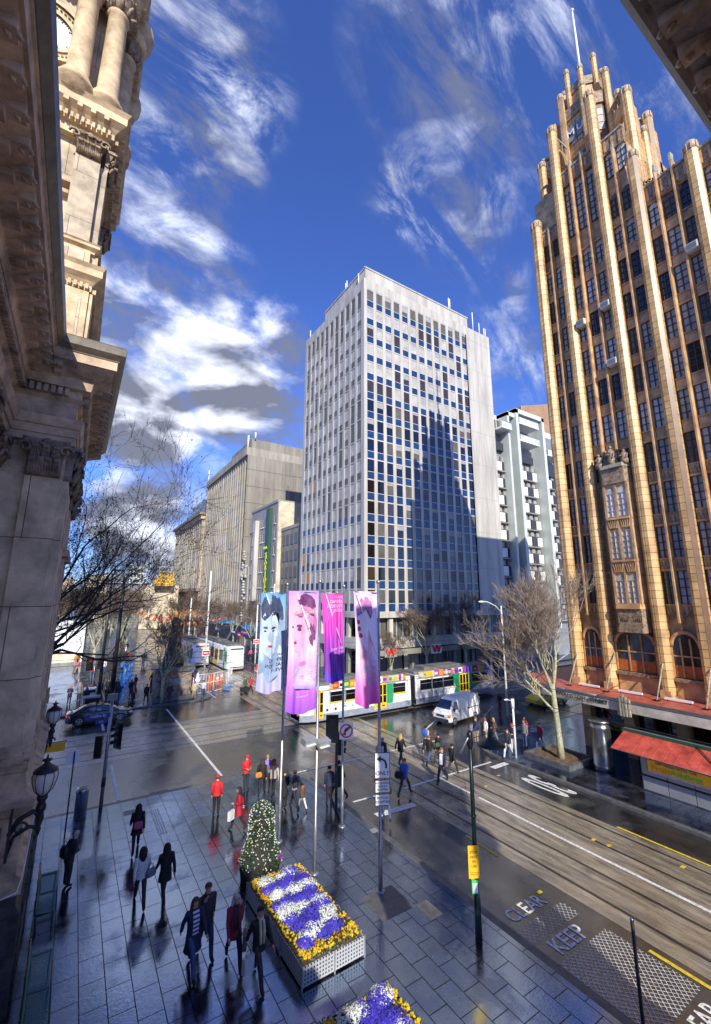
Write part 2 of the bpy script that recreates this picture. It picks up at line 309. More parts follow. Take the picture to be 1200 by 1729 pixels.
# ------------------------------------------------------------------ mesh helper
class MB:
    def __init__(s): s.v = []; s.f = []; s.mi = []; s.sm = []; s.mats = []
    def m(s, name):
        if name not in s.mats: s.mats.append(name)
        return s.mats.index(name)
    def poly(s, pts, faces, m, smooth=False):
        o = len(s.v); s.v.extend([tuple(p) for p in pts]); k = s.m(m)
        for f in faces: s.f.append([i+o for i in f]); s.mi.append(k); s.sm.append(smooth)
        return s
    def quad(s, a, b, c, d, m): return s.poly([a, b, c, d], [(0, 1, 2, 3)], m)
    def box(s, x0, y0, z0, x1, y1, z1, m):
        x0, x1 = sorted((x0, x1)); y0, y1 = sorted((y0, y1)); z0, z1 = sorted((z0, z1))
        p = [(x0, y0, z0), (x1, y0, z0), (x1, y1, z0), (x0, y1, z0), (x0, y0, z1), (x1, y0, z1), (x1, y1, z1), (x0, y1, z1)]
        return s.poly(p, [(0, 3, 2, 1), (4, 5, 6, 7), (0, 1, 5, 4), (1, 2, 6, 5), (2, 3, 7, 6), (3, 0, 4, 7)], m)
    def obox(s, c, size, rz, m, rx=0, ry=0):
        M = Matrix.Translation(c) @ Matrix.Rotation(rz, 4, 'Z') @ Matrix.Rotation(ry, 4, 'Y') @ Matrix.Rotation(rx, 4, 'X')
        a, b, h = size[0]/2, size[1]/2, size[2]/2
        p = [M @ Vector(q) for q in [(-a, -b, -h), (a, -b, -h), (a, b, -h), (-a, b, -h), (-a, -b, h), (a, -b, h), (a, b, h), (-a, b, h)]]
        return s.poly(p, [(0, 3, 2, 1), (4, 5, 6, 7), (0, 1, 5, 4), (1, 2, 6, 5), (2, 3, 7, 6), (3, 0, 4, 7)], m)
    def prism(s, poly, z0, z1, m, top=None):
        n = len(poly); p = [(x, y, z0) for x, y in poly] + [(x, y, z1) for x, y in poly]
        s.poly(p, [(i, (i+1) % n, n+(i+1) % n, n+i) for i in range(n)], m)
        s.poly([(x, y, z1) for x, y in poly], [tuple(range(n))], top or m)
        s.poly([(x, y, z0) for x, y in poly], [tuple(reversed(range(n)))], m)
        return s
    def extr(s, prof, a, b, m, cap=True):      # profile points in 3D, swept from offset a to offset b (vectors)
        n = len(prof); a = Vector(a); b = Vector(b)
        p = [Vector(q)+a for q in prof] + [Vector(q)+b for q in prof]
        s.poly(p, [(i, (i+1) % n, n+(i+1) % n, n+i) for i in range(n)], m)
        if cap: s.poly(p[:n], [tuple(reversed(range(n)))], m); s.poly(p[n:], [tuple(range(n))], m)
        return s
    def tube(s, pts, rad, n, m, cap=True, smooth=True):
        pts = [Vector(p) for p in pts]
        if not isinstance(rad, (list, tuple)): rad = [rad]*len(pts)
        vs = []; fs = []; prev = None
        for i, p in enumerate(pts):
            d = (pts[min(i+1, len(pts)-1)] - pts[max(i-1, 0)])
            if d.length < 1e-9: d = Vector((0, 0, 1))
            d.normalize()
            if prev is None:
                a = d.cross(Vector((0, 0, 1)) if abs(d.z) < .9 else Vector((1, 0, 0))); a.normalize()
            else:
                a = prev - d*prev.dot(d)
                if a.length < 1e-6: a = d.orthogonal()
                a.normalize()
            prev = a; b = d.cross(a)
            for k in range(n):
                t = 2*PI*k/n; vs.append(p + a*(math.cos(t)*rad[i]) + b*(math.sin(t)*rad[i]))
        for i in range(len(pts)-1):
            for k in range(n): fs.append((i*n+k, i*n+(k+1) % n, (i+1)*n+(k+1) % n, (i+1)*n+k))
        if cap and n > 2: fs.append(tuple(reversed(range(n)))); fs.append(tuple((len(pts)-1)*n+k for k in range(n)))
        return s.poly(vs, fs, m, smooth)
    def lathe(s, cx, cy, prof, n, m, a0=0., a1=2*PI, smooth=True, rot=0.):
        full = abs(a1-a0-2*PI) < 1e-6; k = n if full else n+1; vs = []; fs = []
        for r, z in prof:
            for i in range(k):
                t = rot+a0+(a1-a0)*i/n; vs.append((cx+r*math.cos(t), cy+r*math.sin(t), z))
        for j in range(len(prof)-1):
            for i in range(n):
                i2 = (i+1) % k; fs.append((j*k+i, j*k+i2, (j+1)*k+i2, (j+1)*k+i))
        if full: fs.append(tuple(reversed(range(k)))); fs.append(tuple((len(prof)-1)*k+i for i in range(k)))
        return s.poly(vs, fs, m, smooth)
    def ball(s, c, r, m, nu=10, nv=7):
        if not isinstance(r, (tuple, list)): r = (r, r, r)
        vs = []; fs = []
        for j in range(1, nv):
            ph = PI*j/nv
            for i in range(nu):
                t = 2*PI*i/nu; vs.append((c[0]+r[0]*math.sin(ph)*math.cos(t), c[1]+r[1]*math.sin(ph)*math.sin(t), c[2]+r[2]*math.cos(ph)))
        a = len(vs); vs.append((c[0], c[1], c[2]+r[2])); vs.append((c[0], c[1], c[2]-r[2]))
        for j in range(nv-2):
            for i in range(nu): fs.append((j*nu+i, (j+1)*nu+i, (j+1)*nu+(i+1) % nu, j*nu+(i+1) % nu))
        for i in range(nu): fs.append((a, i, (i+1) % nu)); fs.append((a+1, (nv-2)*nu+(i+1) % nu, (nv-2)*nu+i))
        return s.poly(vs, fs, m, True)
    def text(s, txt, size, M, m, ext=.004, align='CENTER', sx=1., sy=1., spacing=1., fat=.012):
        cu = bpy.data.curves.new('t', 'FONT'); cu.body = txt; cu.size = size; cu.extrude = ext; cu.align_x = align; cu.align_y = 'CENTER'; cu.resolution_u = 3
        cu.space_line = spacing; cu.offset = size*fat
        o = bpy.data.objects.new('t', cu); COL.objects.link(o)
        dg = bpy.context.evaluated_depsgraph_get(); me = o.evaluated_get(dg).to_mesh()
        S = Matrix.Diagonal((sx, sy, 1, 1)); A = M @ S
        s.poly([A @ v.co for v in me.vertices], [tuple(p.vertices) for p in me.polygons], m)
        o.evaluated_get(dg).to_mesh_clear(); bpy.data.objects.remove(o); bpy.data.curves.remove(cu)
        return s
    def mesh(s, name, org=(0, 0, 0)):
        me = bpy.data.meshes.new(name); ox, oy, oz = org
        me.from_pydata([(x-ox, y-oy, z-oz) for x, y, z in s.v], [], s.f)
        for n in s.mats: me.materials.append(MATS[n])
        me.polygons.foreach_set('material_index', s.mi); me.polygons.foreach_set('use_smooth', s.sm)
        me.update(); return me
def tag(o, label=None, cat=None, group=None, kind=None):
    if label: o['label'] = label
    if cat: o['category'] = cat
    if group: o['group'] = group
    if kind: o['kind'] = kind
    return o
def org_of(o):
    while o.parent: o = o.parent
    return tuple(o.location)
def thing(name, loc, label, cat, group=None, kind=None):
    o = bpy.data.objects.new(name, None); COL.objects.link(o); o.location = loc; o.empty_display_size = .3
    return tag(o, label, cat, group, kind)
def part(mb, name, parent, label=None, kind=None):
    if not mb.f: return None
    me = mb.mesh(name, org_of(parent)); o = bpy.data.objects.new(name, me); COL.objects.link(o); o.parent = parent
    return tag(o, label, None, None, kind)
def solo(mb, name, loc, label, cat, group=None, kind=None):
    me = mb.mesh(name, loc); o = bpy.data.objects.new(name, me); COL.objects.link(o); o.location = loc
    return tag(o, label, cat, group, kind)
def struct(mb, name): return solo(mb, name, (0, 0, 0), None, None, None, 'structure')
def copy_tree(o, parent=None):
    c = o.copy(); COL.objects.link(c); c.parent = parent
    for ch in list(KIDS(o)): copy_tree(ch, c)
    return c
def KIDS(o): return [x for x in o.children]
def place(o, loc, rz=0, label=None, group=None, scale=None):
    o.location = loc; o.rotation_euler = (0, 0, rz)
    if label: o['label'] = label
    if group: o['group'] = group
    if scale: o.scale = scale
    return o
# matrices that stand lettering up: facing -Y (north), -X (east), lying on the ground
def face_north(x, y, z, tilt=0): return Matrix.Translation((x, y, z)) @ Matrix.Rotation(PI/2, 4, 'X')
def face_east(x, y, z): return Matrix.Translation((x, y, z)) @ Matrix.Rotation(-PI/2, 4, 'Z') @ Matrix.Rotation(PI/2, 4, 'X')
def face_dir(x, y, z, ang): return Matrix.Translation((x, y, z)) @ Matrix.Rotation(ang, 4, 'Z') @ Matrix.Rotation(PI/2, 4, 'X')

# =================================================================== ground, roads, pavements
ZR = -0.13
g = MB(); g.quad((-1500, -1500, ZR), (1500, -1500, ZR), (1500, 1500, ZR), (-1500, 1500, ZR), 'asphalt'); struct(g, 'ground')
g = MB()
for (x0, y0, x1, y1, mm) in [(15.65, -80, 21.75, 33.3, 'track_concrete'), (15.65, 40.3, 21.75, 320, 'track_concrete'), (-120, 33.3, 200, 40.3, 'track_concrete_x')]:
    z = ZR+.004; g.quad((x0, y0, z), (x1, y0, z), (x1, y1, z), (x0, y1, z), mm)
struct(g, 'tram_track_bed')
g = MB()
zt = ZR+.008
for xc in (17.1, 20.55):
    for s in (-.72, .72):
        g.box(xc+s-.035, -80, zt-.02, xc+s+.035, 320, zt, 'rail_steel'); g.box(xc+s*.90-.02, -80, zt-.02, xc+s*.90+.02, 320, zt-.001, 'black_paint')
for yc in (34.9, 38.4):
    for s in (-.72, .72): g.box(-120, yc+s-.035, zt-.018, 200, yc+s+.035, zt+.004, 'rail_steel')
struct(g, 'tram_rails')
def rounded(x, y, r, kind):
    # quarter corner points; kind = which quadrant the pavement fills
    pts = []
    sx, sy = kind
    cx, cy = x - sx*r, y - sy*r
    for k in range(9):
        t = PI/2*k/8; pts.append((cx+sx*r*math.sin(t), cy+sy*r*math.cos(t)))
    return pts
def pavement(name, corner, r, kind, farx, fary, m='bluestone_paving'):
    x, y = corner; sx, sy = kind
    a = [(farx, y)] + rounded(x, y, r, kind) + [(x, fary), (farx, fary)]
    i = .3
    b = [(farx, y-sy*i)] + rounded(x-sx*i, y-sy*i, r-i*.6, kind) + [(x-sx*i, fary), (farx, fary)]
    if sx*sy > 0: pass
    g = MB(); g.prism(a, -.5, 0, 'kerb_stone'); g.poly([(p[0], p[1], .004) for p in b], [tuple(range(len(b)))], m)
    struct(g, name)
pavement('footpath', (12.5, 26.5), 3.2, (1, 1), -60, -80)
pavement('footpath', (24.05, 23.6), 3.2, (-1, 1), 220, -80)
pavement('footpath', (13.2, 46.9), 2.0, (1, -1), -120, 340)
pavement('footpath', (24.3, 44.2), 3.0, (-1, -1), 220, 340)
# painted markings
g = MB(); zp = ZR+.012; P_ = 'road_paint'
def line(x0, y0, x1, y1, w, m='road_paint', z=None):
    d = Vector((x1-x0, y1-y0, 0)).normalized(); n = Vector((-d.y, d.x, 0))*w/2; zz = z if z is not None else zp
    g.quad(*[tuple(Vector((a, b, zz))+q) for a, b, q in ((x0, y0, n), (x0, y0, -n), (x1, y1, -n), (x1, y1, n))], m)
line(8.3, 27.2, 8.3, 45.2, .16); line(3.0, 26.9, 3.0, 32.6, .18); line(3.0, 40.8, 3.0, 46.2, .18)
line(10.5, 25.3, 23.2, 25.2, .16)
line(13.0, 20.35, 14.6, 20.3, .14); line(16.2, 20.2, 23.3, 20.25, .16)
line(13.2, 18.6, 15.5, 18.5, .42)
line(22.6, 19.55, 24.0, 19.6, .4)
line(18.82, -60, 18.82, 17.3, .15); line(18.82, 17.6, 18.82, 20.2, .15)
line(24.2, 27.5, 30, 31, .14)
for k in range(9): line(13.4+.0, 47.5+k*6, 13.4, 50.5+k*6, .12)
line(18.8, 48, 18.8, 110, .14); line(9, 48.4, 23.6, 48.4, .0)
line(15.35, 7.8, 15.35, -40, .13, 'yellow_paint'); line(15.42, 13.3, 15.5, 15.1, .11, 'yellow_paint'); line(21.85, 11.9, 21.95, -40, .12, 'yellow_paint')
for (x, y) in ((14.9, 11.1), (19.9, 11.9), (20.0, 11.3), (20.9, 9.0), (20.2, 18), (22.0, 18.6), (17.5, 24.3), (18.0, 24.4)):
    g.quad((x-.12, y-.07, zp), (x+.12, y-.07, zp), (x+.12, y+.07, zp), (x-.12, y+.07, zp), 'yellow_paint')
def ground_text(s, x, y, size, rz, sx=1, sy=1, m='road_paint'):
    g.text(s, size, Matrix.Translation((x, y, zp+.002)) @ Matrix.Rotation(rz, 4, 'Z'), m, ext=.001, sx=sx, sy=sy, fat=.014)
ground_text('KEEP', 13.75, 9.32, .56, 0, 1.22, 1.35)
ground_text('CLEAR', 13.8, 10.85, .56, 0, 1.05, 1.3)
ground_text('CLEAR', 13.9, 6.0, .56, 0, 1.05, 1.35)
ground_text('30', 23.15, 16.4, 1.3, PI, .95, 3.1)
def hatch(x0, y0, x1, y1, st, w):
    # crossed diagonals clipped to the box
    n = int((x1-x0+y1-y0)/st)+1
    for k in range(n):
        c = k*st
        a = (x0+max(0, c-(y1-y0)), y0+min(c, y1-y0)); b = (x0+min(c, x1-x0), y0+max(0, c-(x1-x0)))
        if (a[0]-b[0])**2+(a[1]-b[1])**2 > .01: line(*a, *b, w, z=zp+.001); line(x1-(a[0]-x0), a[1], x1-(b[0]-x0), b[1], w, z=zp+.003)
hatch(12.7, 9.75, 15.1, 10.4, .18, .012); hatch(12.65, 6.45, 15.15, 8.95, .17, .015)
struct(g, 'road_markings')
# bars of tactile studs and a crossing strip on the town hall corner, drain covers
g = MB()
for k in range(4): g.box(4.15+k*.10, 22.0, .004, 4.20+k*.10, 24.6, .012, 'road_paint')
for (x, y, a, b) in ((9.95, 13.4, 1.3, 1.3), (4.9, 26.75, .9, .5), (3.3, 24.9, .5, .5), (10.9, 12.4, .5, .8)):
    zz = .006 if y < 26.5 else ZR+.006
    g.quad((x-a/2, y-b/2, zz), (x+a/2, y-b/2, zz), (x+a/2, y+b/2, zz), (x-a/2, y+b/2, zz), 'kerb_stone')
struct(g, 'pavement_covers')

# =================================================================== building helpers
def windows(root, items, name='window', limit=100):
    items.sort(key=lambda t: t[0])
    for d, fn in items[:limit]:
        m_ = MB(); fn(m_); part(m_, name, root)
    if items[limit:]:
        m_ = MB()
        for d, fn in items[limit:]: fn(m_)
        part(m_, name, root, 'the rest of the windows higher up and farther along', 'stuff')
def dist(x, y, z): return math.sqrt(x*x+y*y+(z-H)**2)

# ------------------------------------------------------------------- white office tower
def white_tower():
    rng = random.Random(3)
    root = thing('office_tower', (32, 47.5, 0), 'tall white office tower with a grid of blue-panelled windows, behind the tram', 'building')
    g = MB(); m = 'white_marble'
    g.box(32.42, 47.92, 8.3, 60.3, 67.3, 58.3, m)
    g.box(32, 47.5, 56.95, 60.5, 67.5, 58.6, m)            # parapet band
    g.box(32, 47.5, 8.3, 32.55, 47.95, 56.95, m)           # corner post
    g.box(54.1, 47.5, 8.3, 60.5, 67.5, 56.95, m)           # blank slab to the right
    g.box(32, 66.9, 8.3, 32.5, 67.5, 56.95, m)
    part(g, 'wall', root)
    g = MB()
    for k in range(9):                                      # joints of the marble slab
        g.box(54.1, 47.492, 9+k*5.9, 60.5, 47.498, 9.03+k*5.9, 'panel_grey')
    for k in range(4): g.box(55.4+k*1.28, 47.493, 8.3, 55.415+k*1.28, 47.499, 58.2, 'panel_grey')
    part(g, 'slab_joints', root)
    g = MB()
    for i in range(12): x = 32.6+1.708*i+1.16; g.box(x, 47.5, 8.3, x+.548, 47.92, 56.95, m)
    g.box(32.6+1.708*12+1.16, 47.5, 8.3, 54.1, 47.92, 56.95, m)
    for i in range(11):
        y = 48.35+1.72*i+1.12; g.box(32, y, 8.3, 32.42, min(y+.60, 66.9), 56.95, m)
    g.box(32, 47.95, 8.3, 32.42, 48.35, 56.95, m)
    part(g, 'mullions', root)
    g = MB()
    for j in range(17):
        z = 56.95-3.04*j
        g.box(32.55, 47.53, z-.18, 54.1, 47.91, z, m); g.box(32.03, 47.95, z-.18, 32.41, 66.9, z, m)
    part(g, 'transoms', root)
    items = []
    for j in range(16):
        zt_ = 56.95-3.04*j-.16; zb = 56.95-3.04*(j+1)
        for i in range(13):
            x = 32.6+1.708*i; r = rng.random()
            gm = 'glass_dark' if j == 0 else ('glass_grey' if (j < 6 and r < .75) else ('glass_dark' if r < .3 else ('glass_black' if r < .8 else 'glass_brown')))
            bl = rng.random()
            def fn(q, x=x, a=zt_, b=zb, gm=gm, bl=bl):
                if bl < .25: q.box(x+.03, 47.575, a-(.3+bl*3.2), x+1.13, 47.588, a, 'curtain')
                sp = b+ (a-b)*.38
                q.box(x, 47.59, sp, x+1.16, 47.61, a, gm); q.box(x, 47.57, b, x+1.16, 47.585, sp-.03, 'spandrel_blue'); q.box(x, 47.55, sp-.05, x+1.16, 47.60, sp, 'panel_white')
            items.append((dist(x, 47, zt_), fn))
        for i in range(11):
            y = 48.35+1.72*i; r = rng.random()
            gm = 'glass_grey' if (j > 0 and r < .8) else ('glass_brown' if (j > 8 and i > 6) else 'glass_dark')
            gm = 'warm_lit_glass' if (j > 8 and i > 6 and r > .82) else gm
            def fn(q, y=y, a=zt_, b=zb, gm=gm, j=j):
                sp = b+(a-b)*.36
                q.box(32.09, y, sp, 32.11, y+1.12, a, gm); q.box(32.07, y, b, 32.09, y+1.12, sp-.03, 'glass_dark' if j < 11 else 'spandrel_blue')
            items.append((dist(32, y, zt_), fn))
    windows(root, items)
    g = MB(); g.box(32.6, 48.0, 58.6, 55.3, 61, 61.0, m); g.box(32.5, 47.9, 60.9, 55.4, 61.1, 61.15, m); part(g, 'roof_plant_room', root)
    for (x, y, z0, h) in ((32.3, 49.5, 58.6, 2.2), (33.2, 54.5, 61, 2.4), (33.2, 54.9, 61, 2.2), (33.2, 49, 61.1, 1.1), (51, 48.3, 61, 2.6), (51.3, 48.3, 61, 2.5), (58.5, 48, 58.6, 2.6), (59.8, 48, 58.6, 2.0), (60.2, 48, 58.6, 2.0), (32.4, 66.5, 58.6, 1.9), (56.8, 48, 58.6, 4.2)):
        g = MB(); g.tube([(x, y, z0), (x, y, z0+h)], .09, 6, 'white_paint'); part(g, 'antenna', root)
    # podium: fascia, recessed windows between piers, deep awning and shopfronts
    g = MB()
    g.box(31.6, 47.1, 7.5, 60.5, 67.5, 8.3, m); g.box(31.6, 47.1, 3.5, 60.5, 67.5, 4.85, m); g.box(33.4, 48.9, 0, 60.3, 67.2, 3.5, 'glass_black'); g.box(32.8, 48.3, 4.85, 60.4, 67.3, 7.5, 'glass_black')
    for k in range(8): x = 32.1+k*3.95; g.box(x, 47.45, 4.85, x+.62, 48.0, 7.5, m); g.box(x, 47.55, 0, x+.55, 48.1, 3.5, 'grey_concrete')
    for k in range(1, 6): y = 47.5+k*3.9; g.box(32.0, y, 4.85, 32.5, y+.6, 7.5, m); g.box(32.0, y, 0, 32.5, y+.6, 3.5, 'grey_concrete')
    part(g, 'podium', root)
    items = []
    for k in range(7):
        for q_ in range(3):
            x = 32.1+k*3.95+.62+q_*1.11
            def fn(q, x=x): q.box(x+.04, 48.18, 4.9, x+1.07, 48.2, 7.45, 'glass_dark'); q.box(x-.02, 48.12, 4.85, x+.04, 48.25, 7.5, 'panel_white')
            items.append((0, fn))
    windows(root, items, 'podium_window')
    g = MB()
    g.box(31.0, 45.2, 3.05, 60.5, 47.05, 3.35, 'mauve_render'); g.box(30.95, 45.15, 2.95, 60.5, 45.25, 3.62, 'grey_concrete')
    part(g, 'awning', root)
    for x in (34.4, 42.2):
        g = MB(); z = 3.15
        # a bold red W in three leaning strokes on a grey panel
        g.box(x-.95, 45.05, 2.75, x+.95, 45.13, 3.95, 'sign_white' if x > 40 else 'mauve_render')
        for a_, b_ in ((-.72, -.36), (-.02, -.36), (.02, .36), (.72, .36)):
            g.extr([(x+a_-.15, 44.9, 3.85), (x+a_+.15, 44.9, 3.85), (x+b_+.13, 44.9, 2.95), (x+b_-.13, 44.9, 2.95)], (0, 0, 0), (0, .1, 0), 'logo_red')
        part(g, 'logo_sign', root, 'red W logo on the awning edge')
    for k in range(9):
        g = MB(); x = 33.8+k*2.9; r = rng.random()
        g.box(x, 48.8, .3, x+2.5, 48.88, 2.5, 'glass_dark' if r < .6 else 'glass_grey'); g.box(x, 48.7, 2.5, x+2.5, 48.86, 3.1, ['sign_white', 'panel_grey', 'panel_dark', 'logo_red'][k % 4]); part(g, 'shopfront', root)
white_tower()

# ------------------------------------------------------------------- apartment block to the right of it
def apartments():
    rng = random.Random(5)
    root = thing('apartment_block', (60.6, 47.5, 0), 'apartment block with pale green portal frames and white panels, right of the white tower', 'building')
    g = MB(); g.box(60.9, 48.6, 0, 82, 66, 42.6, 'panel_grey'); g.box(60.7, 49, 42.6, 82, 60, 44.0, 'panel_white'); part(g, 'wall', root)
    for (xa, xb) in ((63.1, 73.7),):
        g = MB()
        for x in (xa+2.0, xb-.7): g.box(x, 46.2, 5, x+.75, 49.2, 44.9, 'pale_green_paint')
        g.box(xa+2.0, 46.2, 44.1, xb+.05, 49.2, 45.0, 'pale_green_paint'); part(g, 'portal_frame', root)
    g = MB(); g.box(63.1, 46.6, 5, 63.6, 49, 43.9, 'pale_green_paint'); g.box(63.1, 46.6, 43.2, 66.0, 49, 44.0, 'pale_green_paint'); part(g, 'portal_frame', root)
    cols = [(60.9, 2, 'L'), (66.4, 3, 'M'), (74.3, 3, 'R')]
    items = []
    for (x0, n, s) in cols:
        for lv in range(9):
            zt_ = 35.6-3.15*lv + (.0 if s == 'L' else (-.6 if s == 'M' else -1.2))
            if zt_ < 5: continue
            g = MB(); g.box(x0-.1, 47.7, zt_-3.1, x0+n*1.75+.6, 48.1, zt_-2.92, 'rib_concrete'); part(g, 'ledge', root)
            for i in range(n+ (1 if s == 'M' else 0)):
                x = x0+.15+i*1.6; r = rng.random(); pm = 'panel_dark' if i == n-1 or (i == 0 and s == 'R') else 'panel_white'
                if lv > 6: pm = 'panel_dark' if r < .5 else 'panel_grey'
                def fn(q, x=x, z=zt_, pm=pm):
                    q.box(x, 48.45, z-2.9, x+1.5, 48.6, z, 'glass_dark'); q.box(x-.06, 48.2, z-2.9, x+.04, 48.6, z, 'rib_concrete')
                    q.box(x+.12, 48.2, z-.95, x+.9, 48.3, z-.1, 'curtain'); q.box(x+.08, 48.0, z-2.75, x+1.42, 48.12, z-1.15, pm)
                items.append((dist(x, 48, zt_), fn))
    windows(root, items, 'window_bay')
    for (x0, x1, z) in ((60.7, 63.4, 40.4), (65.8, 71.6, 38.9), (74.0, 79, 37.6), (65.8, 71.6, 42.3)):
        g = MB(); g.box(x0, 46.0, z-.3, x1, 48.6, z, 'panel_white'); g.box(x0, 46.02, z, x1, 46.06, z+1.0, 'glass_pale'); g.box(x0, 45.99, z+1.0, x1, 46.07, z+1.06, 'galvanised'); part(g, 'balcony', root)
        g = MB(); g.box(x0, 48.4, z, x1, 48.55, z+2.3, 'glass_dark'); g.box((x0+x1)/2-.05, 48.3, z, (x0+x1)/2+.05, 48.45, z+2.3, 'panel_white'); part(g, 'balcony_door', root)
    g = MB()
    for (x0, x1, z) in ((60.9, 63.3, 36.6), (65.8, 71.8, 35.4), (74.2, 80, 34.0)): g.box(x0, 47.9, z, x1, 48.4, z+1.5, 'panel_dark')
    part(g, 'dark_band', root)
apartments()
g = MB(); g.box(84, 58, 0, 120, 80, 55, 'brown_render'); g.extr([(84, 58, 55), (120, 58, 55), (120, 58, 66)], (0, 0, 0), (0, 22, 0), 'brown_render')
rb = thing('brown_building', (84, 58, 0), 'plain brown rendered building with a sloping top edge, behind the apartment block', 'building'); part(g, 'wall', rb)
g = MB(); g.box(83.9, 57.9, 20, 84.1, 58.1, 55, 'terracotta_spandrel'); part(g, 'edge_trim', rb)

# ------------------------------------------------------------------- ribbed concrete building
def ribbed():
    root = thing('ribbed_building', (32, 100, 0), 'grey concrete building with close vertical ribs and a blank panelled side wall', 'building')
    g = MB(); g.box(32.9, 100.4, 0, 60, 139, 45.2, 'grey_concrete'); g.box(32.0, 100.0, 45.2, 60, 140, 47.2, 'rib_concrete'); part(g, 'wall', root)
    for k in range(5):
        for i in range(12):
            if k == 0 and False: pass
    g = MB()
    for i in range(13):
        g.box(32.3+2.35*i, 99.93, 5, 32.36+2.35*i, 100.38, 45.1, 'sooty_stone')
    for z in (41.5, 37.2, 33, 28.8, 24.6, 20.4, 16, 11): g.box(32.3, 99.93, z, 60, 100.38, z+.1, 'sooty_stone')
    g.box(32.3, 100.0, 5, 60, 100.36, 45.2, 'grey_concrete')
    part(g, 'side_panels', root)
    n = 20
    for i in range(n+1):
        y = 100.2+i*(38.6/n); g = MB(); g.box(32.42, y, 6, 32.9, y+.7, 45.2, 'rib_concrete'); part(g, 'rib', root)
    for i in range(n):
        y = 100.2+i*(38.6/n)+.7; g = MB(); g.box(32.78, y, 6, 32.88, y+38.6/n-.7, 45.2, 'glass_black')
        for z in range(12): g.box(32.7, y, 8+z*3.1, 32.85, y+38.6/n-.7, 9.0+z*3.1, 'panel_grey')
        part(g, 'window_strip', root)
    g = MB(); g.box(33.5, 101, 47.2, 58, 118, 50.0, 'grey_concrete'); part(g, 'roof_plant_room', root)
    for (x, y, z, h) in ((32.4, 100.4, 47.2, 3.2), (34.2, 100.4, 50, 1.6), (32.4, 139, 47.2, 3.8)):
        g = MB(); g.tube([(x, y, z), (x, y, z+h)], .22, 6, 'white_paint'); part(g, 'antenna', root)
    g = MB(); g.box(31.8, 100, 0, 32.9, 139, 6, 'mauve_render'); part(g, 'shopfronts', root)
ribbed()

# ------------------------------------------------------------------- sports shop building
def sports():
    root = thing('sports_shop_building', (32, 78.6, 0), 'mid-rise grey building with cream side wall and a tall green and yellow sports sign', 'building')
    g = MB(); g.box(32.15, 78.6, 0, 52, 93.8, 29.0, 'mauve_render'); g.box(32.0, 78.5, 29.0, 52, 93.9, 29.5, 'mauve_render'); part(g, 'front_wall', root)
    g = MB(); g.box(32.3, 78.45, 0, 50, 78.6, 29.2, 'cream_render'); g.box(50, 78.45, 0, 52, 78.55, 29.2, 'grey_concrete')
    g.box(32.5, 78.40, 11.3, 38, 78.44, 11.6, 'white_paint'); part(g, 'side_wall', root)
    items = []
    for lv in range(7):
        z = 26.5-3.15*lv
        for (y, n) in ((79.4, 1), (83.0, 2), (86.0, 2), (91.0, 2)):
            for k in range(n):
                def fn(q, y=y+k*1.1, z=z): q.box(32.05, y, z-1.7, 32.16, y+.8, z, 'glass_dark'); q.box(31.98, y-.05, z-1.85, 32.16, y+.85, z-1.7, 'panel_white'); q.box(32.02, y+.37, z-1.7, 32.1, y+.43, z, 'panel_white')
                items.append((0, fn))
    windows(root, items)
    g = MB(); g.box(31.2, 88.6, 9.5, 32.1, 89.8, 26.6, 'white_marble'); part(g, 'pilaster_panel', root)
    g = MB(); g.box(31.4, 81.2, 10.5, 32.05, 82.9, 28.2, 'sign_dark_green'); part(g, 'sign_backing', root)
    g = MB()
    zz = 18.6
    g.text('MEGA', .72, face_east(31.2, 82.3, 20.0), 'bright_yellow', .03, sx=1.15)
    for ch in 'SPORTS DEPOT':
        if ch == ' ': continue
        sz = 1.45 if ch in 'D' or zz > 18.5 else 1.1
        g.text(ch, sz, face_east(31.35, 82.05, zz-.1), 'bright_yellow', .04, sx=1.3); zz -= .80
        if ch == 'S' and zz < 15: zz -= .15
    part(g, 'sign_lettering', root)
    g = MB(); g.box(31.0, 78.6, 3.6, 33, 93.8, 4.4, 'sky_blue_paint'); part(g, 'awning', root)
sports()
# low plain building between that and the white tower
g = MB(); g.box(33, 67.9, 0, 52, 78.3, 23, 'grey_concrete'); g.box(32.9, 67.8, 23, 52, 78.35, 23.6, 'rib_concrete')
rb = thing('grey_infill_building', (33, 67.9, 0), 'plain grey building squeezed between the white tower and the sports shop', 'building'); part(g, 'wall', rb)
for lv in range(6):
    for k in range(5):
        g = MB(); g.box(32.9, 68.8+k*1.9, 4.5+lv*3.1, 33.02, 69.9+k*1.9, 6.5+lv*3.1, 'glass_dark'); part(g, 'window', rb)
# carved white gothic shopfront beyond
rb = thing('carved_white_front', (31.6, 94.2, 0), 'narrow lacy white carved stone front rising past the sports shop', 'building')
g = MB(); g.box(31.9, 94.1, 0, 34, 99.7, 17, 'rib_concrete'); part(g, 'wall', rb)
g = MB()
rr_ = random.Random(4)
for k in range(26):
    z = 5+k*.62; g.ball((31.6+rr_.uniform(-.1, .2), 96.2+rr_.uniform(-.9, .9), z), (.35, rr_.uniform(.4, .9), .32), 'white_marble', 7, 5)
g.box(31.4, 94.6, 14.6, 32, 98.2, 15.1, 'white_marble'); g.box(31.4, 94.6, 16.9, 32, 98.2, 17.4, 'white_marble')
for k in range(5): g.box(31.5, 94.7+k*.8, 15.1, 31.8, 94.95+k*.8, 16.9, 'white_marble')
part(g, 'carved_panel', rb)
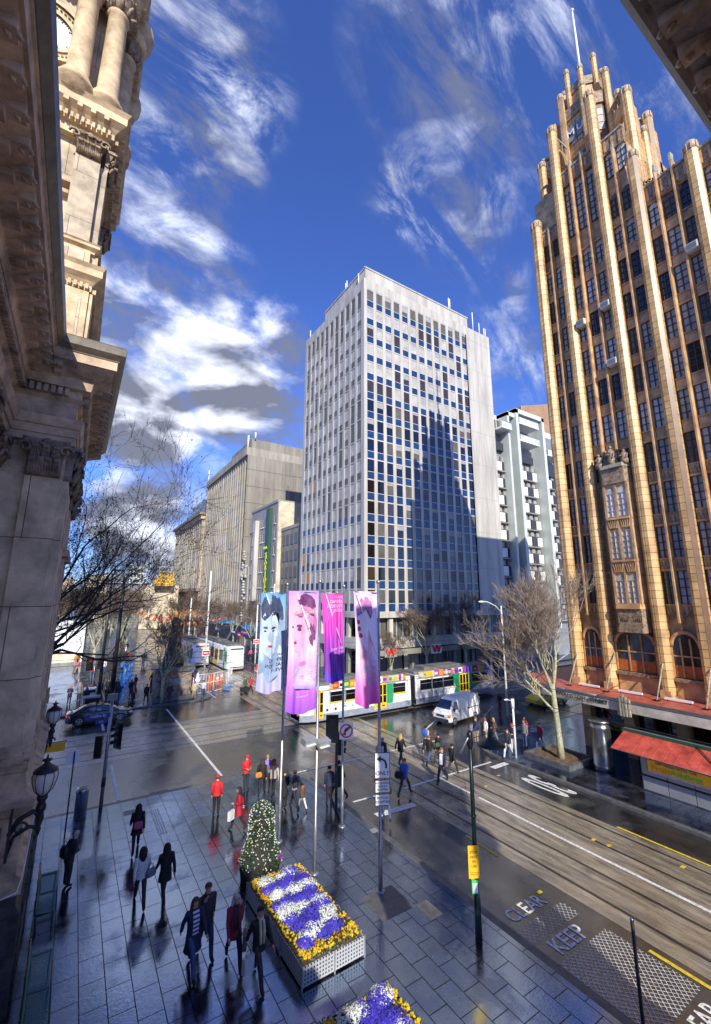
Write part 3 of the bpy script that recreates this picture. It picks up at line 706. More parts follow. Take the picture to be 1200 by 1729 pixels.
# older stone building with cornice
def old_stone():
    root = thing('old_stone_building', (32, 141, 0), 'old weathered stone building with dark cornice and roof scaffold, left of the ribbed one', 'building')
    g = MB(); g.box(32.3, 141, 0, 60, 184, 36.5, 'old_sandstone'); part(g, 'wall', root)
    g = MB(); g.box(30.6, 140, 36.5, 61, 185.5, 37.4, 'sooty_stone'); g.box(31.3, 140.6, 35.2, 60.6, 184.8, 36.5, 'old_sandstone'); g.box(31.4, 140.6, 12.2, 60.6, 184.6, 13.2, 'sooty_stone'); part(g, 'cornice', root)
    for i in range(15):
        y = 141.3+i*3.0; g = MB(); g.box(31.8, y, 13.2, 32.4, y+1.1, 35.2, 'rib_concrete'); part(g, 'pilaster', root)
    items = []
    for lv in range(8):
        for i in range(14):
            def fn(q, y=142.6+i*3.0, z=15+lv*2.8 if lv < 7 else 8.5): q.box(32.15, y, z, 32.32, y+1.4, z+1.9, 'glass_black')
            items.append((142+i*3, fn))
        for i in range(4):
            def fn(q, x=34+i*3.5, z=14+lv*2.8): q.box(x, 140.9, z, x+1.4, 141.02, z+1.9, 'glass_black')
            items.append((141, fn))
    windows(root, items)
    g = MB()
    for y in (143, 150, 157, 164, 171):
        for x in (33, 38): g.tube([(x, y, 37.4), (x, y, 46)], .12, 5, 'galvanised')
    for z in (40, 42.5, 45.3):
        for x in (33, 38): g.tube([(x, 143, z), (x, 171, z)], .10, 5, 'galvanised')
        g.tube([(33, 143, z), (38, 143, z)], .1, 5, 'galvanised')
    part(g, 'roof_scaffold', root)
    g = MB(); g.box(33.5, 143, 37.4, 50, 165, 43, 'tin_grey'); part(g, 'roof_plant_room', root)
old_stone()

# ------------------------------------------------------------------- golden crown sign and skyline at the end of the street
rb = thing('gold_crown_building', (24, 158, 0), 'distant building carrying a golden crown-shaped sculpture above the street trees', 'building')
g = MB(); g.box(18.5, 160, 0, 30, 175, 14.2, 'cream_render'); part(g, 'wall', rb)
g = MB()
g.box(21.5, 156.5, 14.0, 27.4, 158, 16.0, 'gold_paint')
rr_ = random.Random(8)
for k in range(7):
    x = 21.9+k*.83; h = 1.2+1.5*abs(math.sin(k*1.7)); g.extr([(x, 156.6, 16), (x+.8, 156.6, 16), (x+.55, 156.6, 16+h), (x+.2, 156.6, 16+h*.8)], (0, 0, 0), (0, 1.1, 0), 'gold_paint'); g.ball((x+.4, 157.1, 16+h), (.32, .3, .3), 'gold_paint', 8, 6)
part(g, 'gold_crown', rb)
sk = [(10, 260, 24, 12, 17, 'panel_grey'), (3, 235, 9, 14, 20, 'cream_render'), (14, 290, 10, 15, 24, 'tin_grey'), (27, 300, 8, 12, 30, 'pale_green_paint'), (-9, 210, 8, 14, 17, 'old_sandstone'), (20, 330, 9, 20, 26, 'panel_grey'), (46, 330, 16, 20, 36, 'tin_grey'), (-30, 240, 14, 20, 22, 'cream_render')]
desc = ['pale grey', 'cream', 'metal-clad', 'green-tinted', 'brown stone', 'slate grey', 'tall silver', 'wide cream']
for k, (x, y, w, d, h, mm) in enumerate(sk):
    rb = thing('distant_building', (x, y, 0), f'{desc[k]} building far off at the end of the street', 'building')
    g = MB(); g.box(x, y, 0, x+w, y+d, h, mm); g.box(x-.3, y-.3, h, x+w+.3, y+d+.3, h+.6, mm); part(g, 'wall', rb)
    g = MB()
    for lv in range(int(h/3.2)-1):
        for i in range(int(w/2)): g.box(x+.4+i*2, y-.05, 3.5+lv*3.2, x+1.5+i*2, y, 5.4+lv*3.2, 'glass_dark')
    part(g, 'window_rows', rb)
# cream building and white hoarding on the left of the far street
rb = thing('cream_corner_building', (-3.2, 64, 0), 'sunlit cream building with carved window surrounds, glimpsed at the left past the town hall', 'building')
g = MB(); g.box(-22, 108, 0, -3.4, 150, 21, 'cream_render'); g.box(-22.3, 107.7, 21, -3.0, 150.3, 22, 'cream_render'); part(g, 'wall', rb)
g = MB()
for lv in range(6):
    for i in range(13): g.box(-3.42, 109+i*3.1, 3+lv*3.1, -3.3, 110.4+i*3.1, 5.1+lv*3.1, 'glass_dark')
    for i in range(6): g.box(-21+i*3, 107.9, 3+lv*3.1, -19.6+i*3, 108.02, 5.1+lv*3.1, 'glass_dark')
part(g, 'window_rows', rb)
rb = thing('white_hoarding', (-3, 84, 0), 'large blank white hoarding on a timber base beside the square', 'hoarding')
g = MB(); g.box(-14, 84, 1.4, 2.0, 84.3, 6.4, 'panel_white'); part(g, 'panel', rb)
g = MB(); g.box(-14, 83.9, 0, 2.0, 84.4, 1.35, 'cream_render'); part(g, 'base', rb)

# =================================================================== gothic terracotta tower block (right)
def arc_window(q, x, y0, y1, z0, z1, gm, fm='steel_frame', arch=False, nb=3, nv=4, w0=.03):
    # window in an east-facing wall: pane, frame, glazing bars
    if arch:
        n = 7; pts = [(x, y0, z0), (x, y1, z0)]
        for k in range(n+1):
            t = PI*k/n; pts.append((x, (y0+y1)/2+(y1-y0)/2*math.cos(t), z1-.5+.5*math.sin(t)))
        q.poly(pts, [tuple(range(len(pts)))], gm)
    else: q.quad((x, y0, z0), (x, y0, z1), (x, y1, z1), (x, y1, z0), gm)
    for k in range(nb+1):
        y = y0+(y1-y0)*k/nb; w = w0 if 0 < k < nb else w0+.02; q.box(x-.06, y-w, z0, x-.004, y+w, z1-(.4 if arch else 0), fm)
    for k in range(nv+1):
        z = z0+(z1-z0)*k/nv
        if arch and k == nv: continue
        q.box(x-.055, y0, z-w0*.8, x-.006, y1, z+w0*.8, fm)
def pier(g, x, y, r, z0, z1, n=8, m='terracotta', cap=True):
    rot = PI/n
    g.lathe(x, y, [(r, z0), (r, z1)], n, m, smooth=False, rot=rot)
    if cap:
        g.lathe(x, y, [(r*1.02, z1-.5), (r*1.0, z1), (r*.85, z1+r*.5), (r*.5, z1+r*.85), (.01, z1+r*1.0)], n, 'terracotta_cap', rot=rot)
        for k in range(n):
            t = 2*PI*k/n+rot; g.obox((x+r*1.0*math.cos(t), y+r*1.0*math.sin(t), z1-.25), (r*.18, r*.3, r*1.3), t, 'terracotta_plain')
def manchester():
    rng = random.Random(21)
    root = thing('gothic_tower_building', (31, 19, 0), 'tall golden terracotta gothic building with soaring ribs and a stepped crown, on the right', 'building')
    g = MB()
    g.box(31.52, -12, 4, 56, 18.6, 38.6, 'terracotta_spandrel')
    g.box(31.5, 18.6, 4, 55, 19.0, 38.6, 'terracotta')
    g.box(31.52, 11.3, 38.6, 42, 18.7, 45.4, 'terracotta_spandrel')
    g.box(33.6, 11.2, 45.4, 40, 18.9, 47.5, 'terracotta')
    part(g, 'wall', root)
    # main piers, each with its domed top
    main = [(18.5, .44, 42.9), (16.25, .40, 51.0), (12.9, .40, 50.9), (10.6, .40, 42.4), (7.3, .40, 39.6), (4.0, .4, 39.6), (.6, .4, 39.6), (-2.8, .4, 39.6), (-6.2, .4, 39.6)]
    for y, r, zt_ in main:
        g = MB(); pier(g, 31.1, y, r, 3.5, zt_)
        g.box(31.0, y-.36, 3.5, 31.6, y+.36, min(zt_-.6, 44), 'terracotta'); g.box(30.62, y-.30, 3.5, 31.1, y+.30, 4.6, 'terracotta_plain'); part(g, 'pier', root)
    fins = [(17.42, 41.2, 8.9), (15.1, 45.8, 20.2), (14.12, 45.8, 20.4), (11.8, 44.0, 8.6), (9.45, 39.6, 8.6), (8.45, 39.6, 8.6), (6.1, 39.6, 8.6), (5.1, 39.6, 8.6), (2.9, 39.6, 8.6), (1.8, 39.6, 8.6), (-.6, 39.6, 8.6), (-1.7, 39.6, 8.6)]
    for y, zt_, zb in fins:
        g = MB(); g.extr([(31.5, y-.13, zb), (30.98, y-.05, zb), (30.98, y+.05, zb), (31.5, y+.13, zb)], (0, 0, 0), (0, 0, zt_-zb), 'terracotta_plain')
        g.extr([(31.0, y-.07, zt_), (31.4, y-.1, zt_), (31.4, y+.1, zt_), (31.0, y+.07, zt_)], (0, 0, 0), (.1, 0, .7), 'terracotta_cap')
        g.extr([(31.5, y-.05, zb-.6), (31.2, y-.02, zb-.6), (31.2, y+.02, zb-.6), (31.5, y+.05, zb-.6)], (0, 0, 0), (0, 0, .6), 'terracotta_plain'); part(g, 'rib', root)
    # bays between the ribs
    bays = [(17.56, 18.1), (16.62, 17.28), (15.22, 15.86), (14.24, 14.98), (13.28, 14.0), (11.93, 12.5), (11.0, 11.68), (9.58, 10.2), (8.58, 9.32), (7.7, 8.32), (6.23, 6.92), (5.23, 5.97), (4.4, 4.97), (3.03, 3.6), (1.93, 2.77), (1.0, 1.67), (-.47, .2), (-1.57, -.73), (-2.4, -1.83)]
    items = []
    tops = [37.6-2.87*k for k in range(10)]
    for bi, (y0, y1) in enumerate(bays):
        for k, zt_ in enumerate(tops):
            if 2 <= bi <= 4 and k >= 7: continue      # the oriel stands here
            r = rng.random()
            gm = 'glass_pale' if r < .16 else ('glass_grey' if r < .62 else ('glass_dark' if r < .8 else 'glass_black'))
            if k == 5 and bi < 7: gm = 'glass_pale'
            if k == 7 and bi in (5, 6): gm = 'glass_grey'
            def fn(q, a=y0, b=y1, z=zt_, gm=gm, k=k): arc_window(q, 31.44, a, b, z-2.05, z, gm, arch=(k == 0), nb=2, nv=4)
            items.append((dist(31, y0, zt_), fn))
        if 2 <= bi <= 4 or bi in (0, 1):
            for z0, z1 in ((39.6, 44.3),):
                if bi in (0, 1): z0, z1 = 38.9, 40.6
                def fn(q, a=y0, b=y1, z0=z0, z1=z1): arc_window(q, 31.44, a, b, z0, z1, 'glass_grey' if z1 > 42 else 'glass_dark', arch=True, nb=2, nv=8)
                items.append((45, fn))
        if bi in (5, 6):
            def fn(q, a=y0, b=y1): arc_window(q, 31.44, a, b, 42.2, 44.4, 'glass_pale', arch=True, nb=2, nv=4)
            items.append((46, fn))
            def fn(q, a=y0, b=y1): arc_window(q, 31.44, a, b, 38.6, 40.6, 'glass_dark', arch=True, nb=2, nv=4)
            items.append((46, fn))
    windows(root, items)
    g = MB()
    for bi, (y0, y1) in enumerate(bays):
        for k, zt_ in enumerate(tops):
            g.box(31.30, y0-.02, zt_, 31.5, y1+.02, zt_+.14, 'terracotta_plain'); g.box(31.34, y0, zt_-2.87+.14, 31.5, y1, zt_-2.05, 'terracotta_spandrel'); g.box(31.26, y0, zt_-2.12, 31.5, y1, zt_-2.05, 'terracotta_plain')
            if k >= 6:
                for q_ in range(3):
                    yy = y0+(y1-y0)*(q_+.5)/3; g.extr([(31.3, yy-.08, zt_-2.7), (31.3, yy+.08, zt_-2.7), (31.3, yy, zt_-2.2)], (0, 0, 0), (.05, 0, 0), 'carved_terracotta')
    part(g, 'spandrels', root)
    # parapets
    g = MB()
    for (y0, y1, z) in ((-12, 10.3, 38.6), (11.0, 12.6, 45.2), (13.2, 15.9, 45.4), (16.6, 18.2, 41.2)):
        g.box(31.25, y0, z-.9, 31.6, y1, z+.55, 'carved_terracotta'); g.box(31.18, y0, z+.45, 31.7, y1, z+.62, 'terracotta_cap')
        n = max(2, int((y1-y0)/.45))
        for i in range(n): y = y0+(y1-y0)*(i+.5)/n; g.box(31.2, y-.07, z-.7, 31.26, y+.07, z+.3, 'terracotta_plain')
    part(g, 'parapet', root)
    # stepped crown
    g = MB()
    g.lathe(36, 15.4, [(2.35, 44), (2.35, 54.8)], 8, 'terracotta', smooth=False, rot=PI/8)
    g.lathe(36, 15.4, [(2.5, 53.7), (2.55, 54.8), (2.4, 55.1)], 8, 'carved_terracotta', smooth=False, rot=PI/8)
    g.lathe(36, 15.4, [(1.5, 54), (1.5, 58.0)], 8, 'terracotta', smooth=False, rot=PI/8); g.lathe(36, 15.4, [(1.62, 57.2), (1.65, 58.1), (.3, 58.4)], 8, 'carved_terracotta', smooth=False, rot=PI/8)
    part(g, 'crown_core', root)
    for k in range(8):
        t = 2*PI*(k+.5)/8
        g = MB(); pier(g, 36+2.62*math.cos(t), 15.4+2.62*math.sin(t), .30, 44, 56.9 if k % 2 else 56.0); part(g, 'crown_pier', root)
        g = MB(); pier(g, 36+1.62*math.cos(t), 15.4+1.62*math.sin(t), .24, 55, 60.3 if k % 2 else 59.4); part(g, 'crown_pier', root)
    for (x, y, r, z) in ((34.0, 19.05, .42, 51.9), (34.0, 11.35, .42, 51.7), (38.2, 11.5, .42, 52.4), (38.2, 19.1, .42, 52.4), (36, 19.4, .3, 50), (36, 11.2, .3, 49)):
        g = MB(); pier(g, x, y, r, 40, z); g.box(x, y-.3, 40, x+.9, y+.3, z-1.5, 'terracotta'); part(g, 'crown_pier', root)
    # flying buttresses with little arcades
    for (ax, ay, bx, by, z) in ((31.1, 16.25, 34, 16.4, 48.4), (31.1, 12.9, 34, 14.2, 48.0), (34, 19, 35.4, 17.4, 50.4), (34, 11.4, 35.4, 13.4, 50.2), (38.2, 11.5, 37, 13.3, 50.2)):
        g = MB(); a = Vector((ax, ay, 0)); b = Vector((bx, by, 0)); d = (b-a).normalized(); n_ = Vector((-d.y, d.x, 0))*.14; L = (b-a).length
        pr = [a+n_+Vector((0, 0, z+.8)), b+n_+Vector((0, 0, z+1.5)), b+n_+Vector((0, 0, z-2.2))]
        for k in range(6): t = k/6; pr.append(b+(a-b)*math.sin(t*PI/2)+n_+Vector((0, 0, z-2.2+2.2*(1-math.cos(t*PI/2))*0+2.2*math.sin(t*PI/2)**.6)))
        g.extr(pr, (0, 0, 0), tuple(-2*n_), 'terracotta')
        for k in range(5): p = a+(b-a)*(k+.5)/5; g.obox((p.x, p.y, z+1.5+.1*k), (L/5*.35, .26, .9), math.atan2(d.y, d.x), 'carved_terracotta')
        g.obox(((ax+bx)/2, (ay+by)/2, z+2.1), (L, .34, .16), math.atan2(d.y, d.x), 'terracotta_cap', ry=-.1); part(g, 'flying_buttress', root)
    for k in range(8):      # crown windows
        t = 2*PI*k/8; cx, cy = 36+2.19*math.cos(t), 15.4+2.19*math.sin(t)
        for (z0, z1) in ((47.2, 49.4), (50.8, 53.2)):
            g = MB(); g.obox((cx, cy, (z0+z1)/2), (.06, 1.15, z1-z0), t, 'glass_grey' if z0 > 50 else 'glass_dark')
            for q_ in (-.55, 0, .55): g.obox((cx+.03*math.cos(t)-q_*math.sin(t), cy+.03*math.sin(t)+q_*math.cos(t), (z0+z1)/2), (.08, .05, z1-z0), t, 'steel_frame')
            for q_ in range(4): g.obox((cx+.03*math.cos(t), cy+.03*math.sin(t), z0+(z1-z0)*q_/3), (.08, 1.15, .05), t, 'terracotta_plain')
            part(g, 'crown_window', root)
    for t, ch, off in ((PI, 'M', .25), (PI, 'U', -.62)):
        g = MB(); cx, cy = 36-2.25, 15.4+off+.2; g.box(cx-.08, cy-.36, 51.2, cx-.02, cy+.36, 52.8, 'panel_grey')
        g.text(ch, .95, face_east(cx-.11, cy, 52.0), 'sign_white', .02); part(g, 'letter_panel', root, f'dark panel with a white letter {ch}')
    g = MB(); g.tube([(36, 15.4, 58.3), (36, 15.4, 65), (36, 15.4, 68.8)], [.14, .12, .07], 8, 'white_paint'); g.ball((36, 15.4, 68.9), .16, 'white_paint'); part(g, 'flagpole', root)
    # oriel with carved figures
    g = MB()
    def ori(z0, z1, d, m_):
        pr = [(31.4, 13.35, z0), (31.0-d, 13.65, z0), (31.0-d, 15.1, z0), (31.4, 15.75, z0)]; g.extr(pr, (0, 0, 0), (0, 0, z1-z0), m_)
    ori(7.9, 8.2, .55, 'carved_terracotta'); ori(8.2, 9.4, .42, 'carved_terracotta'); ori(9.4, 9.6, .55, 'terracotta_plain'); ori(9.6, 17.9, .30, 'terracotta_spandrel')
    for z in (9.7, 12.6, 15.5): ori(z-.12, z+.02, .45, 'terracotta_plain')
    ori(17.9, 19.0, .45, 'carved_terracotta'); ori(19.0, 19.25, .6, 'terracotta_cap')
    for z0 in (8.5, 11.75, 14.75, 18.0):
        for y in (13.95, 14.75):
            for a in (-.5, -.25, 0, .25, .5): g.extr([(30.58, y+a*.4-.035, z0+.05), (30.58, y+a*.4+.035, z0+.05), (30.58, y+a*.62, z0+.6)], (0, 0, 0), (.06, 0, 0), 'terracotta_plain')
    for y in (13.62, 14.38, 15.12): g.box(30.62, y-.07, 9.6, 30.75, y+.07, 17.9, 'terracotta_plain')
    part(g, 'oriel', root)
    for z0, z1, gm in ((9.75, 11.6, 'glass_dark'), (12.75, 14.6, 'glass_dark'), (15.6, 17.6, 'glass_pale')):
        for (a, b) in ((13.7, 14.3), (14.46, 15.04)):
            g = MB(); arc_window(g, 30.69, a, b, z0, z1, 'glass_grey' if z0 < 15 else 'glass_pale', 'old_sandstone', arch=(z0 < 12 or z0 > 15), nb=2, nv=5, w0=.014); part(g, 'window', root)
    for (x, y, z, h) in ((30.7, 14.4, 19.2, 1.5), (30.8, 15.3, 19.2, 1.1), (30.8, 13.6, 19.2, 1.0), (31.0, 14.9, 19.2, 1.35)):
        g = MB(); m_ = 'carved_terracotta'
        g.lathe(x, y, [(.24, z), (.26, z+h*.25), (.19, z+h*.5), (.23, z+h*.68), (.12, z+h*.8), (.06, z+h*.82)], 9, m_); g.ball((x, y, z+h*.9), (.1, .1, .13), m_); g.tube([(x, y+.2, z+h*.7), (x-.2, y+.24, z+h*.5), (x-.26, y+.05, z+h*.55)], .05, 6, m_); g.tube([(x, y-.2, z+h*.7), (x-.16, y-.26, z+h*.45), (x-.2, y-.1, z+h*.3)], .05, 6, m_)
        part(g, 'statue', root)
    # first-floor arched shop windows with orange panels
    for (y0, y1) in ((16.75, 18.0), (13.4, 15.8), (11.0, 12.5), (7.75, 10.2), (4.45, 6.85), (1.0, 3.6)):
        g = MB(); x = 31.3
        n = 9; cy = (y0+y1)/2; hw = (y1-y0)/2
        pts = [(x, y0, 5.4), (x, y1, 5.4)]+[(x, cy+hw*math.cos(PI*k/n), 7.2+.85*math.sin(PI*k/n)) for k in range(n+1)]
        g.poly(pts, [tuple(range(len(pts)))], 'glass_brown'); g.box(x-.04, y0+.1, 5.4, x-.01, y1-.1, 6.1, 'orange_panel')
        g.tube([(x-.05, cy+hw*math.cos(PI*k/n), 7.2+.85*math.sin(PI*k/n)) for k in range(n+1)], .12, 6, 'terracotta_plain')
        for k in range(4): g.box(x-.08, y0+(y1-y0)*k/3-.04, 5.4, x-.02, y0+(y1-y0)*k/3+.04, 7.7, 'terracotta_plain')
        g.box(x-.07, y0, 6.6, x-.02, y1, 6.68, 'terracotta_plain'); g.box(x-.3, y0-.05, 5.15, x+.1, y1+.05, 5.35, 'carved_terracotta'); g.box(x-.1, y0, 4.0, x+.1, y1, 5.15, 'terracotta_plain')
        part(g, 'arched_window', root)
    # shopfronts under the canopy
    g = MB(); g.box(31.9, -12, 0, 32.3, 18.3, 3.9, 'glass_black'); g.box(31.5, -12, 3.4, 55, 18.7, 4.1, 'black_paint')
    for y in (18.3, 15.5, 12.5, 9.5, 6.5, 3.5, .5): g.box(31.2, y-.3, 0, 31.9, y+.3, 3.5, 'terracotta_spandrel')
    part(g, 'shopfront', root)
    # canopy round the corner
    path = [(27.8, -14), (27.8, 15.5), (27.9, 17.6), (28.3, 19.6), (29.2, 21.5), (30.8, 22.9), (33, 23.5), (46, 23.5)]
    inner = [(p[0]+.32 if p[0] < 32 else p[0], p[1]-.0 if p[1] < 19 else p[1]-.3) for p in path]
    back = [(46, 19.0), (31.6, 19.0), (31.6, -14)]
    g = MB(); poly = path+back
    g.prism(poly, 3.75, 4.15, 'black_paint', 'black_paint'); g.poly([(p[0]+.25 if p[0] < 29 else p[0], p[1] if p[1] < 21 else p[1]-.25, 4.165) for p in path]+[(q[0], q[1], 4.165) for q in back], [tuple(range(len(poly)))], 'red_tile'); part(g, 'canopy_roof', root)
    g = MB()
    for a, b in zip(path[:-1], path[1:]):
        d = Vector((b[0]-a[0], b[1]-a[1], 0)); n_ = Vector((-d.y, d.x, 0)).normalized()*.06
        pr = [Vector((a[0], a[1], 3.55))+n_, Vector((a[0], a[1], 4.2))+n_, Vector((a[0], a[1], 4.2))-n_*.2, Vector((a[0], a[1], 3.55))-n_*.2]
        g.extr(pr, (0, 0, 0), tuple(d), 'fascia_stone')
        g.tube([(a[0]+n_.x*1.5, a[1]+n_.y*1.5, 4.2), (b[0]+n_.x*1.5, b[1]+n_.y*1.5, 4.2)], .05, 5, 'galvanised')
    part(g, 'canopy_fascia', root)
    g = MB(); g.text('SWANSTON  STREET', .30, face_east(27.71, 16.55, 3.88), 'sign_black', .01, sx=1.2); part(g, 'street_lettering', root)
    for (x, y, r_) in ((27.72, 13.9, 0), (28.4, 20.2, -.35)):
        g = MB()
        for k in range(5): zz = [.35, .62, .8, .62, .35][k]; yy = y+(k-2)*.15; g.obox((x-.12-.05*(k in (1, 2, 3)), yy, 3.85+zz*.25-.1), (.12, .10, .75+zz*.55), r_, 'terracotta_cap')
        g.obox((x-.05, y, 4.0), (.1, .75, .5), r_, 'carved_terracotta'); part(g, 'canopy_crest', root)
    for y, x1 in ((18.3, 30.0), (15.8, 29.6), (12.9, 29.6), (10.5, 29.6), (7.2, 29.6), (4, 29.6), (21.0, 30)):
        g = MB(); g.tube([(31.0, min(y, 18.6), 6.5), (29.4, y, 4.2)], .045, 6, 'terracotta_cap'); g.obox((29.4, y, 4.2), (.3, .3, .06), 0, 'black_paint'); part(g, 'tie_rod', root)
    for y in (17.2, 14.6, 12.0, 8.8): g = MB(); g.box(29.9, y-.7, 4.25, 30.02, y+.7, 4.36, 'sign_white'); g.box(29.95, y-.6, 4.16, 30, y-.55, 4.25, 'black_paint'); g.box(29.95, y+.55, 4.16, 30, y+.6, 4.25, 'black_paint'); part(g, 'light_tube', root)
    # air conditioners hung on the front, each its own box with a louvred face
    return root
manchester()
for (y, z, lab) in ((15.5, 31.2, 'white air conditioner on the gothic tower, left of its pair'), (13.6, 31.6, 'white air conditioner on the gothic tower, right of its pair'), (8.05, 32.3, 'air conditioner high on the gothic tower near the right edge'), (13.6, 26.9, 'small air conditioner below the pale windows of the gothic tower')):
    root = thing('air_conditioner', (31.2, y, z-.3), lab, 'air conditioner', 'air conditioners on the gothic tower')
    g = MB(); g.box(30.75, y-.33, z-.24, 31.45, y+.33, z+.22, 'white_paint'); part(g, 'case', root)
    g = MB()
    for k in range(6): g.box(30.72, y-.27, z-.19+k*.066, 30.75, y+.27, z-.155+k*.066, 'panel_grey')
    part(g, 'grille', root)
g = MB()
rr_ = random.Random(2)
for k in range(260):
    a, b, c = rr_.uniform(-1, 1), rr_.uniform(-1, 1), rr_.uniform(0, 1); 
    if a*a+b*b+c*c*.6 > 1.2: continue
    p = Vector((31.9+.5*a, 9.9+.8*b, 39.2+1.0*c)); s_ = .12; d = Vector((rr_.uniform(-1, 1), rr_.uniform(-1, 1), rr_.uniform(-1, 1))).normalized(); e_ = d.orthogonal().normalized()
    g.quad(p, p+d*s_, p+d*s_+e_*s_, p+e_*s_, 'leaf_green')
rb = thing('roof_shrub', (31.9, 9.9, 39.2), 'small green shrub growing on the parapet of the gothic tower', 'shrub'); part(g, 'foliage', rb)
g = MB(); g.lathe(31.9, 9.9, [(.3, 38.7), (.36, 39.3)], 8, 'terracotta_plain'); part(g, 'pot', rb)

# =================================================================== town hall (left and overhead)
XW, XP, YN, YS = -2.35, -.72, 15.55, 24.0      # main wall, pavilion face, pavilion north and south ends
TH = thing('town_hall', (XW, 8, 0), 'old sandstone town hall with carved cornice, pilasters and clock tower, filling the left edge', 'building')
def sweep(g, path, prof, m):
    # path of (x,y) with outward side on the right-hand of travel; prof = (out, z) closed loop
    P = [Vector((a, b, 0)) for a, b in path]; rings = []
    for i, p in enumerate(P):
        d0 = (p-P[i-1]).normalized() if i else (P[1]-p).normalized(); d1 = (P[i+1]-p).normalized() if i < len(P)-1 else d0
        n0 = Vector((d0.y, -d0.x, 0)); n1 = Vector((d1.y, -d1.x, 0)); mt = n0+n1; mt = mt/ (mt.dot(n0)) if mt.length > 1e-6 else n0
        rings.append([p+mt*o+Vector((0, 0, z)) for o, z in prof])
    n = len(prof)
    for a, b in zip(rings[:-1], rings[1:]):
        g.poly(a+b, [(i, n+i, n+(i+1) % n, (i+1) % n) for i in range(n)], m)
    g.poly(rings[0], [tuple(range(n))], m); g.poly(rings[-1], [tuple(reversed(range(n)))], m)
TPATH = [(XW, 1.9), (XW, YN), (XP, YN), (XP, YS), (XW-6, YS)]
# walking +Y the outward (street) side is +X : right-hand of travel
def along(path, step, fn, skip=.0, inset=0.):
    for a, b in zip(path[:-1], path[1:]):
        a = Vector((*a, 0)); b = Vector((*b, 0)); d = (b-a); L = d.length; d.normalize(); nrm = Vector((d.y, -d.x, 0)); n = max(1, int(round((L-2*skip)/step)))
        for k in range(n): fn(a+d*(skip+(L-2*skip)*(k+.5)/n), d, nrm)
# wall blocks
g = MB()
g.box(-20, -30, 4.6, XW, YS, 13.6, 'old_sandstone_blocks'); g.box(-20, -30, 13.6, XW-.02, YS-.05, 17.2, 'old_sandstone')
g.box(XW, YN, 2.9, XP-.0, YS, 13.6, 'old_sandstone_blocks'); g.box(XW, YN+.02, 13.6, XP, YS-.02, 17.2, 'old_sandstone')
part(g, 'wall', TH)
g = MB()
sweep(g, TPATH, [(0, 0), (.42, 0), (.42, 2.2), (.30, 2.35), (.30, 2.6), (0, 2.6)], 'bluestone_rock')
rr_ = random.Random(6)
def rock(p, d, n):
    for r_ in range(4): g.obox(tuple(p+n*(.42+rr_.uniform(0, .04))+Vector((0, 0, .28+r_*.55))), (.84, .12, .48), math.atan2(d.y, d.x)+rr_.uniform(-.04, .04), 'bluestone_rock', rx=rr_.uniform(-.05, .05))
along(TPATH[:4], .9, rock)
part(g, 'bluestone_base', TH)
g = MB()
sweep(g, TPATH, [(0, 2.6), (.38, 2.6), (.38, 2.9), (.22, 3.0), (.22, 4.35), (.34, 4.45), (.42, 4.65), (.42, 4.8), (.20, 4.95), (.12, 5.4), (.16, 5.45), (.16, 5.6), (0, 5.65)], 'old_sandstone')
part(g, 'pedestal', TH)
# pilasters
def pilaster(cx, cy, ax, w=.86, out_=.16, z0=5.6, z1=13.55, m='old_sandstone_blocks'):
    g = MB()
    if ax == 'N': g.box(cx-w/2, cy-out_, z0, cx+w/2, cy+.1, z1, m); nrm = Vector((0, -1, 0)); d = Vector((1, 0, 0))
    else: g.box(cx-.1, cy-w/2, z0, cx+out_, cy+w/2, z1, m); nrm = Vector((1, 0, 0)); d = Vector((0, 1, 0))
    c = Vector((cx, cy, 0))
    for k, (o, h) in enumerate(((.10, .30), (.06, .45), (.03, .58))): g.obox(tuple(c+nrm*(out_/2+o/2-.05)+Vector((0, 0, z0+h-.15-.3+.3))), ((w+2*o) if ax == 'N' else out_+o+.1, (out_+o+.1) if ax == 'N' else w+2*o, .16), 0, 'old_sandstone')
    part(g, 'pilaster', TH)
    capital(c+nrm*(out_*.5), d, nrm, w, out_+.12, z1, 1.12)
